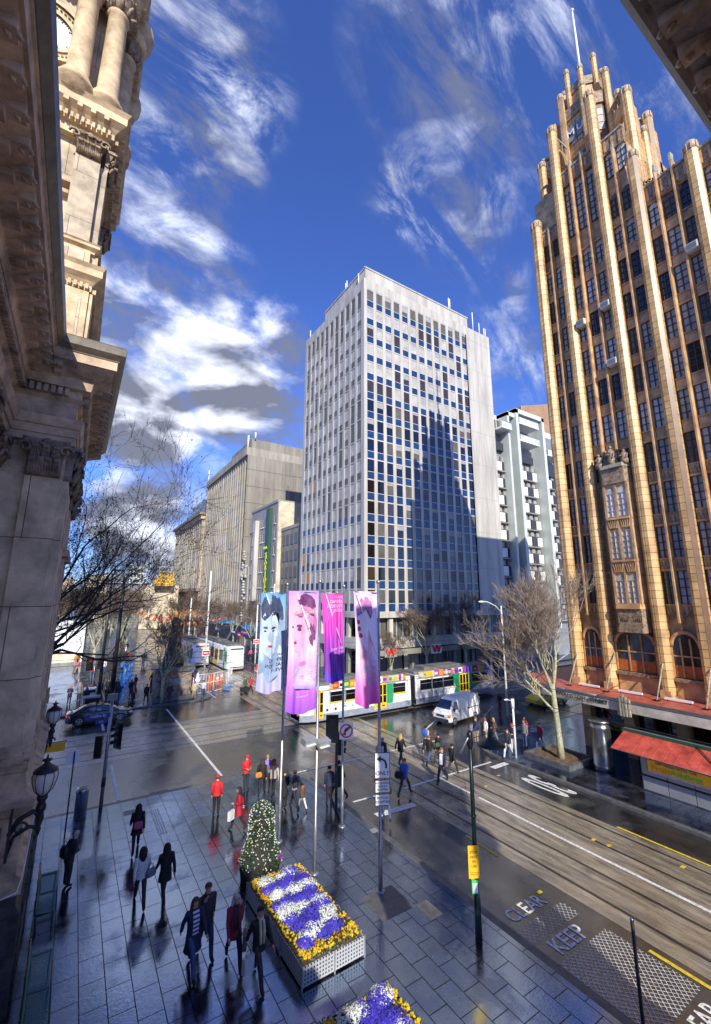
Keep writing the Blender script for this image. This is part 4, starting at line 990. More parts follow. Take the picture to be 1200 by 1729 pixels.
def capital(c, d, nrm, w, dep, z, h, m='sooty_stone', parent=None):
    g = MB(); rg = random.Random(int(abs(c.x*100+c.y*37+z)))
    def P3(a, b, zz): return c+d*a+nrm*b+Vector((0, 0, zz))
    # bell
    lv = [(w/2, 0), (w/2*.98, h*.3), (w/2*1.03, h*.6), (w/2*1.25, h*.85)]
    vs = []
    for hw, dz in lv: vs += [P3(-hw, -.1, z+dz), P3(hw, -.1, z+dz), P3(hw, dep*.5+(hw-w/2), z+dz), P3(-hw, dep*.5+(hw-w/2), z+dz)]
    fs = []
    for i in range(3):
        for k in range(4): fs.append((i*4+k, i*4+(k+1) % 4, i*4+4+(k+1) % 4, i*4+4+k))
    g.poly(vs, fs, m)
    ab = [P3(a, b, z+h*.86) for a, b in ((-w*.68, -.1), (w*.68, -.1), (w*.68, dep*.5+w*.2), (0, dep*.5+w*.10), (-w*.68, dep*.5+w*.2))]
    g.extr(ab, (0, 0, 0), (0, 0, h*.14), m)
    ang = math.atan2(d.y, d.x)
    for row, (nn, zz, hh) in enumerate(((4, .02, .42), (3, .36, .45), (4, .55, .3))):
        for k in range(nn):
            a = -w*.46+w*.92*(k+.5)/nn; b = dep*.5+.02
            pts = [P3(a, b, z+h*zz), P3(a, b+.07, z+h*(zz+hh*.5)), P3(a, b+.16, z+h*(zz+hh*.9)), P3(a, b+.24, z+h*(zz+hh*.98)), P3(a, b+.25, z+h*(zz+hh*.8))]
            for s_ in (-1, 0, 1): g.tube([p+d*s_*.07*(1-i*.12) for i, p in enumerate(pts)], [.05, .06, .06, .05, .03], 5, m)
    for s_ in (-1, 1):      # corner volutes
        pts = []
        for k in range(14):
            t = k*.55; r = .19*(1-k/16); pts.append(P3(s_*(w*.58)-s_*0+math.cos(t)*r*s_, dep*.5+.20, z+h*.70+math.sin(t)*r))
        g.tube(pts, .045, 5, m)
        g.tube([P3(s_*w*.12, dep*.5+.05, z+h*.35), P3(s_*w*.22, dep*.5+.14, z+h*.65), P3(s_*w*.5, dep*.5+.2, z+h*.86)], .04, 5, m)
    g.ball(tuple(P3(0, dep*.5+.14, z+h*.93)), (.12, .12, .11), m, 8, 6)
    part(g, 'capital', parent or TH)
pilaster(XP-.50, YN, 'N'); pilaster(XW+.02-.2, YN-.5, 'E', w=.8)
for y in (YN+.55, 18.2, 21.4, YS-.55): pilaster(XP, y, 'E', w=.8)
for y in (11.8, 8.2, 4.8): pilaster(XW, y, 'E', w=.8)
# pedestal panel of the pavilion with a darker middle
g = MB(); g.box(XP-.95, YN-.24, 3.1, XP-.1, YN-.2, 4.3, 'old_sandstone'); g.box(XP-.85, YN-.27, 3.2, XP-.2, YN-.23, 4.2, 'sooty_stone'); part(g, 'pedestal_panel', TH)
g = MB()
for (y, z0, z1) in ((19.8, 6.2, 11.5), (22.9, 6.2, 11.5)):
    g.box(XP-.02, y-.6, z0, XP+.02, y+.6, z1, 'glass_black'); g.box(XP, y-.8, z1, XP+.35, y+.8, z1+.25, 'old_sandstone'); g.box(XP, y-.75, z0-.3, XP+.25, y+.75, z0, 'old_sandstone')
    g.box(XP, y-.75, z0, XP+.12, y-.6, z1, 'old_sandstone'); g.box(XP, y+.6, z0, XP+.12, y+.75, z1, 'old_sandstone')
part(g, 'tall_window', TH)
# entablature: architrave, frieze, dentils, modillions, corona
g = MB()
sweep(g, TPATH, [(-.3, 14.62), (.20, 14.62), (.20, 14.86), (.24, 14.87), (.24, 15.12), (.29, 15.14), (.33, 15.30), (.36, 15.42), (.12, 15.46), (.12, 16.02), (.20, 16.08), (.26, 16.14), (-.3, 16.14)], 'old_sandstone'); part(g, 'architrave', TH)
g = MB()
sweep(g, TPATH, [(-.3, 16.13), (.22, 16.13), (.22, 16.40), (.42, 16.42), (.46, 16.56), (-.3, 16.56)], 'old_sandstone')
along(TPATH[:4], .185, lambda p, d, n: g.obox(tuple(p+n*.33+Vector((0, 0, 16.27))), (.11, .16, .22) if True else 0, math.atan2(d.y, d.x), 'old_sandstone'), skip=.1)
part(g, 'dentil_course', TH)
g = MB()
sweep(g, TPATH, [(-.3, 16.56), (.44, 16.56), (.48, 16.72), (.98, 17.02), (.98, 17.04), (1.04, 17.04), (1.04, 17.32), (1.08, 17.34), (1.16, 17.55), (1.2, 17.60), (1.2, 17.72), (-.3, 17.74)], 'old_sandstone')
part(g, 'corona', TH)
g = MB(); sweep(g, TPATH, [(1.10, 17.36), (1.24, 17.50), (1.27, 17.72), (1.2, 17.80), (1.05, 17.78)], 'mossy_gutter'); part(g, 'gutter', TH)
def modillion(p, d, n):
    a = math.atan2(d.y, d.x); m_ = 'old_sandstone'
    g.obox(tuple(p+n*.72+Vector((0, 0, 16.90))), (.22, .52, .16), a, m_); g.obox(tuple(p+n*.60+Vector((0, 0, 16.76))), (.18, .3, .14), a, m_)
    pts = []
    for k in range(9): t = k*.6; r = .10*(1-k/11); pts.append(p+n*(.92+math.cos(t)*r)+Vector((0, 0, 16.82+math.sin(t)*r)))
    g.tube(pts, .035, 5, m_)
    q = p+d*.28      # rosette coffer between brackets
    for k in range(6): t = k*PI/3; g.ball(tuple(q+n*(.70+.09*math.cos(t))+d*.09*math.sin(t)+Vector((0, 0, 16.98))), (.055, .055, .04), m_, 6, 4)
    g.ball(tuple(q+n*.70+Vector((0, 0, 16.96))), .05, m_, 6, 4)
g = MB(); along(TPATH[:4], .56, modillion, skip=.15); part(g, 'modillions', TH)
# balustrade blocks above
g = MB(); sweep(g, [(XW-.3, 1.9), (XW-.3, YN+.2)], [(0, 17.7), (.25, 17.7), (.25, 18.3), (0, 18.3)], 'old_sandstone'); part(g, 'blocking_course', TH)

# portico behind and above the camera: floor, columns, entablature and an added shade slab
PPATH = [(8.4, -9), (8.4, .32), (4.9, .32)]  # beam stops short at its inner end so its shadow clears the banners
ENT = [([(-1.2, 14.62), (.20, 14.62), (.20, 14.86), (.24, 14.87), (.24, 15.12), (.29, 15.14), (.36, 15.42), (.12, 15.46), (.12, 16.02), (.26, 16.14), (-1.2, 16.14)], 'old_sandstone'),
       ([(-1.2, 16.13), (.22, 16.13), (.22, 16.40), (.42, 16.42), (.46, 16.56), (-1.2, 16.56)], 'old_sandstone'),
       ([(-1.2, 16.56), (.44, 16.56), (.48, 16.72), (.98, 17.02), (.98, 17.04), (1.04, 17.04), (1.04, 17.32), (1.16, 17.55), (1.2, 17.60), (1.2, 17.72), (-1.2, 17.74)], 'sooty_stone'),
       ([(1.04, 17.30), (1.16, 17.34), (1.25, 17.46), (1.28, 17.62), (1.24, 17.78), (1.0, 17.78)], 'mossy_gutter')]
g = MB()
for pr, mm in ENT: sweep(g, PPATH, pr, mm)
along(PPATH, .56, modillion, skip=.15); along(PPATH, .185, lambda p, d, n: g.obox(tuple(p+n*.33+Vector((0, 0, 16.27))), (.11, .16, .22), math.atan2(d.y, d.x), 'old_sandstone'), skip=.1)
part(g, 'portico_entablature', TH)
g = MB(); g.box(XW, -9, 7.7, 2.4, -.15, 8.3, 'old_sandstone'); part(g, 'portico_floor', TH)  # unseen floor cut back so its shadow misses the flower planter
g = MB(); g.box(8.1, -9, 7.7, 9.3, -.15, 8.3, 'old_sandstone'); part(g, 'shade_slab', TH)  # unseen slab added to cast shade on the road lettering
for x in (8.0, 5.5):
    for y in (-.75, -8.3):
        g = MB(); g.lathe(x, y, [(.62, 8.3), (.62, 8.5), (.5, 8.7), (.45, 9.0), (.44, 11), (.38, 13.5), (.5, 14.3), (.62, 14.62)], 20, 'old_sandstone'); g.box(x-.55, y-.55, 0, x+.55, y+.55, 7.7, 'old_sandstone_blocks'); part(g, 'portico_column', TH)

# clock tower over the corner pavilion
def tower():
    m_ = 'sandstone'; x1, x0, y0, y1 = -.78, -5.9, 16.35, 21.6; cx, cy = (x0+x1)/2, (y0+y1)/2
    SQ = lambda e: [(x0-e, y1+e), (x0-e, y0-e), (x1+e, y0-e), (x1+e, y1+e), (x0-e, y1+e)]
    def ring(g, z0, z1, e, mm=m_): g.box(x0-e, y0-e, z0, x1+e, y1+e, z1, mm)
    g = MB(); ring(g, 17.2, 18.3, .25); ring(g, 18.3, 20.8, -.05); ring(g, 20.8, 26.9, -.35, 'sandstone_blocks'); ring(g, 26.9, 27.6, -.05); ring(g, 29.2, 34.4, -.75, 'sandstone_blocks'); ring(g, 36, 44, -.8, 'sandstone_blocks'); part(g, 'tower_body', TH)
    # cornices with dentils and modillions
    def cornice(g, z, e, h, out_, dent=True, mod=False):
        sw = [(x0, y1), (x0, y0), (x1, y0), (x1, y1), (x0, y1)]
        P = [(-1, z), (e, z), (e, z+h*.25), (e+out_*.3, z+h*.4), (e+out_*.75, z+h*.55), (e+out_*.75, z+h*.85), (e+out_, z+h), (-1, z+h+.02)]
        sweep(g, [(x1, y1), (x1, y0), (x0, y0), (x0, y1), (x1, y1)][::-1], P, m_)
        if dent:
            along([(x0, y0), (x1, y0)], .17, lambda p, d, n: g.obox(tuple(p+n*(e+.07)+Vector((0, 0, z+h*.12))), (.09, .14, h*.22), 0, m_))
            along([(x1, y0), (x1, y1)], .17, lambda p, d, n: g.obox(tuple(p+n*(e+.07)+Vector((0, 0, z+h*.12))), (.14, .09, h*.22), 0, m_))
        if mod:
            along([(x0, y0), (x1, y0)], .42, lambda p, d, n: g.obox(tuple(p+n*(e+out_*.4)+Vector((0, 0, z+h*.48))), (.16, out_*.7, h*.16), 0, m_))
            along([(x1, y0), (x1, y1)], .42, lambda p, d, n: g.obox(tuple(p+n*(e+out_*.4)+Vector((0, 0, z+h*.48))), (out_*.7, .16, h*.16), 0, m_))
    for (z, e, h, o, dn, md) in ((20.65, .06, .85, .38, True, False), (22.2, .0, .3, .2, False, False), (27.3, .1, 1.0, .48, True, True), (34.3, .2, 1.3, .5, True, True)):
        g = MB(); cornice(g, z, e, h, o, dn, md); part(g, 'tower_cornice', TH)
    # corner pedestals with sunk panels, then pilasters with capitals
    for (a, b) in ((x1-.62, y0), (x1-2.5, y0)):
        g = MB(); g.box(a-.62, b-.10, 17.9, a+.62, b+.2, 20.6, m_); g.box(a-.42, b-.13, 18.3, a+.42, b-.09, 20.3, 'sandstone_blocks'); g.box(a-.34, b-.15, 18.4, a+.34, b-.12, 20.2, m_)
        g.box(a-.5, b-.12, 21.5, a+.5, b+.3, 22.2, m_); g.box(a-.32, b-.15, 21.62, a+.32, b-.11, 22.08, 'sandstone_blocks'); part(g, 'tower_pedestal', TH)
        g = MB(); g.box(a-.40, b-.02, 22.4, a+.40, b+.5, 26.15, 'sandstone_blocks'); part(g, 'tower_pilaster', TH); capital(Vector((a, b-.0, 0)), Vector((1, 0, 0)), Vector((0, -1, 0)), .8, .1, 26.1, .85, 'carved_terracotta')
    for b in (y0+.62, y1-.62):
        g = MB(); g.box(x1-.2, b-.62, 17.9, x1+.12, b+.62, 20.6, m_); g.box(x1-.3, b-.5, 21.5, x1+.12, b+.5, 22.2, m_); g.box(x1-.5, b-.40, 22.4, x1+.02, b+.4, 26.15, 'sandstone_blocks'); part(g, 'tower_pilaster', TH)
        capital(Vector((x1, b, 0)), Vector((0, 1, 0)), Vector((1, 0, 0)), .8, .1, 26.1, .85, 'carved_terracotta')
    g = MB(); g.box(x1-1.9, y0+.1, 24.35, x1-1.05, y0+.6, 24.5, m_); g.box(x1-1.95, y0+.0, 24.75, x1-1.0, y0+.6, 24.95, m_); part(g, 'window_hood', TH)
    # engaged columns of the clock stage on bulging bases
    for (a, b) in ((x1-.35, y0+.15), (x1-1.35, y0-.05), (x1-3.8, y0-.05), (x0+.35, y0+.15), (x1-.1, y1-.3), (x1+.05, y0+1.6)):
        g = MB(); g.lathe(a, b, [(.62, 28.25), (.62, 28.7), (.66, 28.72), (.66, 28.85), (.50, 29.0), (.52, 29.15), (.38, 29.3), (.36, 31), (.35, 33.4), (.42, 33.45), (.36, 33.5)], 20, m_); part(g, 'tower_column', TH)
        g = MB(); g.lathe(a, b, [(.36, 33.5), (.42, 33.9), (.55, 34.25), (.6, 34.3)], 14, 'carved_terracotta')
        for k in range(9):
            t = k*2*PI/9; g.tube([(a+.38*math.cos(t), b+.38*math.sin(t), 33.55), (a+.5*math.cos(t), b+.5*math.sin(t), 33.85), (a+.62*math.cos(t), b+.62*math.sin(t), 33.95)], [.09, .08, .04], 5, 'carved_terracotta')
        g.lathe(a, b, [(.6, 34.3), (.75, 34.5), (.75, 34.8), (.95, 35.1), (.98, 35.4), (.6, 35.45)], 20, m_); part(g, 'column_capital', TH)
    # clock face with its ringed surround
    ccx, ccz, yy = x1-2.55, 31.7, y0+.75
    g = MB()
    def disc(r0, r1, ya, yb, mm, n=40):
        vs = []; fs = []
        for k in range(n):
            t = 2*PI*k/n; c_, s_ = math.cos(t), math.sin(t); vs += [(ccx+r0*c_, ya, ccz+r0*s_), (ccx+r1*c_, ya, ccz+r1*s_), (ccx+r1*c_, yb, ccz+r1*s_)]
        for k in range(n): a = 3*k; b = 3*((k+1) % n); fs += [(a, a+1, b+1, b), (a+1, a+2, b+2, b+1)]
        g.poly(vs, fs, mm)
    disc(0, .86, yy-.06, yy, 'sign_white'); disc(.86, 1.0, yy-.16, yy, m_); disc(1.0, 1.3, yy-.10, yy, m_); disc(1.3, 1.42, yy-.2, yy, m_)
    for k in range(48): t = 2*PI*k/48; g.obox((ccx+1.16*math.cos(t), yy-.12, ccz+1.16*math.sin(t)), (.07, .08, .07), 0, 'carved_terracotta')
    for k in range(60): t = 2*PI*k/60; g.obox((ccx+.8*math.cos(t), yy-.075, ccz+.8*math.sin(t)), (.03 if k % 5 else .16, .02, .03), 0, 'sign_black', ry=-t)
    g.obox((ccx+.2, yy-.09, ccz-.3), (.06, .02, .75), 0, 'sign_black', ry=-.5); g.obox((ccx-.2, yy-.1, ccz+.1), (.5, .02, .08), 0, 'sign_black', ry=.4)
    part(g, 'clock_face', TH)
tower()

# =================================================================== vehicles
def wheel(root, x, y, r, w, side, rim='alloy', n=18, spokes=5):
    g = MB(); prof = [(r*.7, -w/2), (r*.97, -w/2), (r, -w*.3), (r, w*.3), (r*.97, w/2), (r*.7, w/2)]
    vs = []; fs = []; k = len(prof)
    for i in range(n):
        t = 2*PI*i/n
        for rr, o in prof: vs.append((x+rr*math.cos(t), y+o, r+rr*math.sin(t)))
    for i in range(n):
        for j in range(k-1): a = i*k+j; b = ((i+1) % n)*k+j; fs.append((a, b, b+1, a+1))
    g.poly(vs, fs, 'rubber', True); tyre = part(g, 'wheel', root)
    g = MB(); yy = y+side*w*.42
    vs = [(x, yy, r)]+[(x+r*.68*math.cos(2*PI*i/n), yy-side*.02, r+r*.68*math.sin(2*PI*i/n)) for i in range(n)]
    g.poly(vs, [(0, 1+i, 1+(i+1) % n) for i in range(n)], 'panel_dark')
    for q in range(spokes): t = 2*PI*q/spokes+.3; g.obox((x+r*.34*math.cos(t), yy+side*.015, r+r*.34*math.sin(t)), (r*.66, .03, r*.17), 0, rim, ry=-t)
    vs = []; fs = []
    for i in range(n):
        t = 2*PI*i/n
        for rr, o in ((r*.62, 0), (r*.72, 0), (r*.72, -.05)): vs.append((x+rr*math.cos(t), yy+side*(.02+o), r+rr*math.sin(t)))
    for i in range(n): a = 3*i; b = 3*((i+1) % n); fs += [(a, b, b+1, a+1), (a+1, b+1, b+2, a+2)]
    g.poly(vs, fs, rim, True); part(g, 'rim', tyre)
def loft(g, secs, m, smooth=True, cap=True):
    n = len(secs[0]); vs = [p for s in secs for p in s]; fs = []
    for i in range(len(secs)-1):
        for k in range(n): fs.append((i*n+k, (i+1)*n+k, (i+1)*n+(k+1) % n, i*n+(k+1) % n))
    g.poly(vs, fs, m, smooth)
    if cap: g.poly(secs[0], [tuple(range(n))], m); g.poly(secs[-1], [tuple(reversed(range(n)))], m)
def rsec(x, hw, z0, z1, r=.12, top=None, n=4):
    # rounded section across a car at station x
    tw = top if top is not None else hw; pts = []
    for (cx, cz, a0, rad) in ((hw-r, z0+r, -PI/2, r), (tw-r, z1-r, 0, r), (-tw+r, z1-r, PI/2, r), (-hw+r, z0+r, PI, r)):
        for k in range(n): t = a0+PI/2*k/(n-1); pts.append((x, cx+rad*math.cos(t), cz+rad*math.sin(t)))
    return pts
def sedan(body, label, loc, rz, cat='car', name='parked_car', taxi=False):
    root = thing(name, (0, 0, 0), label, cat); g = MB(); hw = .9
    st = [(-2.42, .62, .42, .80), (-2.38, .78, .30, .93), (-2.1, .86, .22, .99), (-1.6, .9, .2, 1.02), (-.8, .9, .2, 1.0), (.6, .9, .2, .97), (1.3, .9, .2, .93), (1.9, .87, .2, .86), (2.25, .78, .24, .76), (2.4, .6, .34, .62)]
    loft(g, [rsec(x, w, a, b, .10, w-.07) for x, w, a, b in st], body)
    g.box(-1.9, -.86, .16, 1.9, .86, .3, 'black_paint'); part(g, 'body', root)
    g = MB(); st = [(-1.95, .70, .95, 1.0, .66), (-1.25, .74, .95, 1.36, .58), (-.6, .76, .95, 1.44, .58), (.2, .76, .95, 1.42, .57), (.75, .74, .93, 1.24, .60), (1.35, .70, .9, .94, .66)]
    loft(g, [rsec(x, w, a, b, min(.08, (b-a)*.4), t) for x, w, a, b, t in st], 'car_glass'); part(g, 'windows', root)
    g = MB(); loft(g, [rsec(x, t, z-.05, z, .02, t-.05) for x, t, z in ((-1.22, .58, 1.37), (-.6, .6, 1.455), (.2, .59, 1.435), (.5, .57, 1.35))], body)
    for s in (-1, 1):
        for (xa, za, xb, zb, ya, yb) in ((-1.95, .98, -1.2, 1.38, .74, .6), (-.35, .98, -.33, 1.44, .77, .6), (.5, 1.36, 1.32, .95, .6, .74)): g.tube([(xa, s*ya, za), (xb, s*yb, zb)], .035, 5, body)
    part(g, 'roof', root)
    for (x, s) in ((-1.45, 1), (-1.45, -1), (1.45, 1), (1.45, -1)): wheel(root, x, s*.80, .33, .22, s)
    for s in (-1, 1):
        g = MB(); g.ball((2.2, s*.66, .66), (.2, .16, .08), 'lamp_clear', 8, 5); part(g, 'headlight', root)
        g = MB(); g.ball((-2.34, s*.66, .80), (.08, .18, .09), 'lamp_red', 8, 5); part(g, 'tail_light', root)
        g = MB(); g.ball((.85, s*.98, 1.0), (.08, .11, .07), body, 8, 5); part(g, 'mirror', root)
        for x in (-.62, .35): g = MB(); g.box(x-.09, s*.90-.01, .84, x+.09, s*.90+.01, .87, 'black_paint'); part(g, 'door_handle', root)
        g = MB(); g.box(-.35, s*.9-.004, .3, -.335, s*.9+.004, .95, 'black_paint'); g.box(.66, s*.9-.004, .3, .675, s*.9+.004, .93, 'black_paint'); part(g, 'door_seam', root)
    if taxi: g = MB(); g.box(-.1, -.3, 1.44, .1, .3, 1.6, 'lamp_orange'); part(g, 'roof_sign', root)
    place(root, loc, rz); return root
sedan('car_black', 'dark sedan with silver wheels driving along the wet street on the left', (2.85, 43.9, ZR), -.04)
sedan('taxi_yellow', 'bright yellow taxi waiting under the canopy of the gothic tower', (40.6, 27.7, ZR), PI-.05, 'taxi', 'taxi', True)
def van():
    root = thing('van', (0, 0, 0), 'white delivery van with roof ribs crossing in front of the tram', 'van'); g = MB(); v = 'van_white'
    st = [(2.32, .72, .42, .75, .7), (2.28, .80, .32, 1.02, .76), (2.1, .84, .28, 1.12, .8), (1.85, .84, .25, 1.28, .78), (1.35, .85, .25, 1.88, .66), (1.1, .85, .25, 1.98, .68), (.2, .85, .25, 2.02, .70), (-1.8, .85, .25, 2.0, .70), (-2.15, .84, .28, 1.9, .68), (-2.25, .80, .34, 1.7, .66)]
    loft(g, [rsec(x, w, a, b, .14 if b-a > .5 else .1, t) for x, w, a, b, t in st], v); part(g, 'body', root)
    g = MB(); g.quad((1.93, -.68, 1.24), (1.93, .68, 1.24), (1.43, .58, 1.84), (1.43, -.58, 1.84), 'car_glass'); part(g, 'windscreen', root)
    for s in (-1, 1):
        g = MB(); g.poly([(1.72, s*.845, 1.2), (1.0, s*.855, 1.2), (1.0, s*.745, 1.78), (1.3, s*.745, 1.78)], [(0, 1, 2, 3)], 'car_glass'); part(g, 'side_window', root)
        g = MB(); g.ball((1.75, s*.98, 1.25), (.09, .12, .14), 'black_paint', 8, 6); part(g, 'mirror', root)
        g = MB(); g.box(2.2, s*.5-.18, .72, 2.33, s*.5+.18, .9, 'lamp_clear'); part(g, 'headlight', root)
        g = MB(); g.box(2.05, s*.74-.12, .7, 2.31, s*.74+.1, .9, 'lamp_orange'); part(g, 'indicator', root)
        g = MB(); g.box(-1.9, s*.86-.01, 1.05, -.3, s*.86+.01, 1.09, 'black_paint'); g.box(.72, s*.86-.008, .4, .735, s*.86+.008, 1.2, 'black_paint'); g.box(-.5, s*.86-.008, .4, -.485, s*.86+.008, 1.5, 'panel_grey'); part(g, 'door_rail', root)
        g = MB(); g.box(.80, s*.865-.01, .95, .95, s*.865+.01, 1.0, 'black_paint'); part(g, 'door_handle', root)
    g = MB(); g.box(2.2, -.78, .32, 2.42, .78, .58, 'panel_dark'); g.box(2.25, -.4, .68, 2.34, .4, .86, 'panel_dark'); part(g, 'bumper', root)
    for k in range(9): g = MB(); x = 1.0-k*.36; g.tube([(x, -.62, 2.0), (x, 0, 2.045), (x, .62, 2.0)], .02, 4, v); part(g, 'roof_rib', root)
    for (x, s) in ((-1.45, 1), (-1.45, -1), (1.5, 1), (1.5, -1)): wheel(root, x, s*.76, .32, .2, s, 'galvanised', spokes=8)
    place(root, (28.55, 28.2, ZR), PI+.16)
van()
def tram_big():
    root = thing('tram', (0, 0, 0), 'long articulated white, green and yellow tram crossing behind the fashion banners', 'tram')
    # local: x along the tram, front (cab) at x=0 facing -x, side towards us at y=-1.3
    L = 23.5; w = 1.33; wh = 'tram_white'
    def half(x0, x1, ends):
        g = MB(); z0, z1 = .38, 2.95; secs = []
        xs = [x0, x0+.5, x0+1.3, x1-1.3, x1-.5, x1]
        for i, x in enumerate(xs):
            q = (.62, .86, 1.0, 1.0, .86, .62)[i] if ends == 'both' else ((.62, .86, 1, 1, 1, 1)[i] if ends == 'front' else (1, 1, 1, 1, .86, .62)[i])
            secs.append(rsec(x, w*q, z0, z1, .12, w*q-.08))
        loft(g, secs, wh, smooth=False); part(g, 'body', root)
        g = MB(); s2 = []
        for i, x in enumerate(xs):
            q = (.62, .86, 1.0, 1.0, .86, .62)[i] if ends == 'both' else ((.62, .86, 1, 1, 1, 1)[i] if ends == 'front' else (1, 1, 1, 1, .86, .62)[i])
            s2.append(rsec(x, w*q+.015, .30, .85, .06, w*q+.015))
        loft(g, s2, 'tram_skirt', smooth=False); part(g, 'skirt', root)
    half(0, 11.3, 'front'); half(11.9, L, 'rear')
    g = MB(); g.box(11.3, -w+.12, .5, 11.9, w-.12, 2.85, 'black_paint'); part(g, 'bellows', root)
    g = MB()
    for x0, x1 in ((.6, 11.2), (12.0, L-.6)): g.extr([(x0, -1.1, 2.95), (x0, -.9, 3.2), (x0, .9, 3.2), (x0, 1.1, 2.95)], (0, 0, 0), (x1-x0, 0, 0), 'tram_roof')
    g.box(13.5, -.8, 3.2, 18.5, .8, 3.5, 'tram_roof'); g.box(3, -.7, 3.2, 6.0, .7, 3.42, 'tram_roof'); part(g, 'roof', root)
    yy = -w-.012
    for x0, x1 in ((2.6, 3.9), (4.1, 5.3), (5.5, 6.7), (9.2, 10.6), (12.5, 13.9), (14.05, 15.4), (15.55, 16.9), (19.6, 20.8), (20.9, 22.0)):
        g = MB(); g.box(x0, yy-.005, 1.55, x1, yy+.03, 2.45, 'glass_black'); g.box(x0, yy-.012, 2.12, x1, yy-.004, 2.15, 'tin_grey'); g.box(x0, yy-.012, 1.55, x1, yy, 1.66, 'tram_yellow' if x0 < 11 or x0 > 19 else 'black_paint')
        g.box(x0-.05, yy-.008, 1.5, x0, yy+.03, 2.5, 'tin_grey'); g.box(x1, yy-.008, 1.5, x1+.05, yy+.03, 2.5, 'tin_grey'); part(g, 'window', root)
    for x0 in (1.15, 7.1, 17.75):
        g = MB(); wd = 1.3 if x0 > 2 else .75; x1 = x0+wd
        g.box(x0, yy-.03, .5, x1, yy+.03, 2.6, 'tram_yellow')
        nn = 3 if wd > 1 else 2
        for k in range(nn): a = x0+wd*k/nn+.07; b = x0+wd*(k+1)/nn-.05; g.box(a, yy-.04, 1.0, b, yy-.028, 2.5, 'glass_black')
        g.box(x0, yy-.05, 1.6, x1, yy-.035, 1.66, 'tram_yellow'); g.box(x0+wd*.2, yy-.045, .68, x0+wd*.4, yy-.03, .8, 'panel_dark'); g.box(x0+wd*.62, yy-.045, .68, x0+wd*.85, yy-.03, .8, 'panel_dark')
        part(g, 'door', root)
    g = MB()
    g.poly([(8.42, yy, .86), (9.1, yy, .86), (9.5, yy, 2.55), (8.42, yy, 2.55)], [(0, 1, 2, 3)], 'tram_green'); g.poly([(16.95, yy, .86), (17.74, yy, .86), (17.74, yy, 2.6), (16.3, yy, 2.6), (17.3, yy, 1.5)], [(0, 1, 2, 3, 4)], 'tram_green')
    g.poly([(19.07, yy, .86), (19.4, yy, .86), (20.9, yy, 1.52), (22.2, yy, 2.55), (19.07, yy, 2.55)], [(0, 1, 2, 3, 4)], 'tram_green')
    g.box(.0, -.83, .95, -.02, .83, 1.45, 'tram_green'); part(g, 'green_panels', root)
    g = MB(); g.box(-.06, -.7, 1.5, .0, .7, 2.5, 'glass_black'); part(g, 'windscreen', root)
    for s in (-1, 1): g = MB(); g.box(-.07, s*.6-.12, .75, 0, s*.6+.12, .87, 'lamp_orange'); part(g, 'headlight', root)
    # colourful advertisement strip along the roof edge
    rg = random.Random(9); g = MB()
    x = 7.0
    cols = ['sign_white', 'lamp_orange', 'flower_magenta', 'sign_yellow', 'plastic_red', 'sky_blue_paint', 'cream_render', 'tram_green', 'black_paint', 'flower_blue']
    for a, b in ((6.9, 10.7), (12.3, 19.8), (19.9, 22.6), (2.5, 5)):
        x = a
        while x < b:
            d = rg.uniform(.25, .7); c = rg.choice(cols); g.box(x, -w+.0, 2.68, min(b, x+d-.02), -w+.1, 3.2, c)
            if rg.random() < .7: g.box(x+.05, -w-.012, 2.8, min(b, x+d*.7), -w, 3.05, rg.choice(cols))
            x += d
    part(g, 'roof_advert', root)
    g = MB()
    for k, (c, t) in enumerate((('sky_blue_paint', 'y'), ('tram_green', 'a'), ('bright_yellow', 'r'), ('sky_blue_paint', 'r'), ('tram_green', 'a'))): g.text(t, .42, face_north(14.3+k*.25, yy-.004, 1.2), c, .004)
    for k, (c, t) in enumerate((('sky_blue_paint', 'y'), ('tram_green', 'a'), ('bright_yellow', 'r'), ('sky_blue_paint', 'r'), ('tram_green', 'a'))): g.text(t, .35, face_north(3.9+k*.21, yy-.004, 1.2), c, .004)
    for x in (2.2, 3.0, 5.7): g.box(x, yy-.01, .98, x+.2, yy+.02, 1.18, 'panel_dark')
    for x in (1.1, 2.5, 4.0, 6.9, 8.5, 9.15, 10.9, 12.2, 14.0, 15.5, 17.7, 19.1, 20.85, 22.4): g.box(x, yy-.006, .86, x+.02, yy+.02, 2.7, 'tin_grey')
    for x0, x1 in ((.9, 11.2), (12.0, 22.5)): g.box(x0, yy-.006, 1.36, x1, yy+.02, 1.375, 'tin_grey'); g.box(x0, yy-.007, 2.62, x1, yy+.02, 2.66, 'tin_grey')
    part(g, 'side_markings', root)
    g = MB(); g.tube([(8.6, -.3, 3.2), (7.6, -.1, 3.95), (8.5, 0, 4.6)], .03, 5, 'tin_grey'); g.tube([(8.6, .3, 3.2), (7.6, .1, 3.95), (8.5, 0, 4.6)], .03, 5, 'tin_grey'); g.tube([(8.5, -.7, 4.62), (8.5, .7, 4.62)], .03, 5, 'tin_grey'); part(g, 'pantograph', root)
    for x in (2.8, 4.6, 11.0, 12.4, 19.3, 21): 
        g = MB(); g.lathe(0, 0, [(.30, -.06), (.33, 0), (.30, .06)], 14, 'rail_steel'); 
        g.v = [(x+a, -.85+c, .33+b) for a, b, c in g.v]; part(g, 'wheel', root)
    place(root, (16.3, 34.45, ZR), 0)
tram_big()
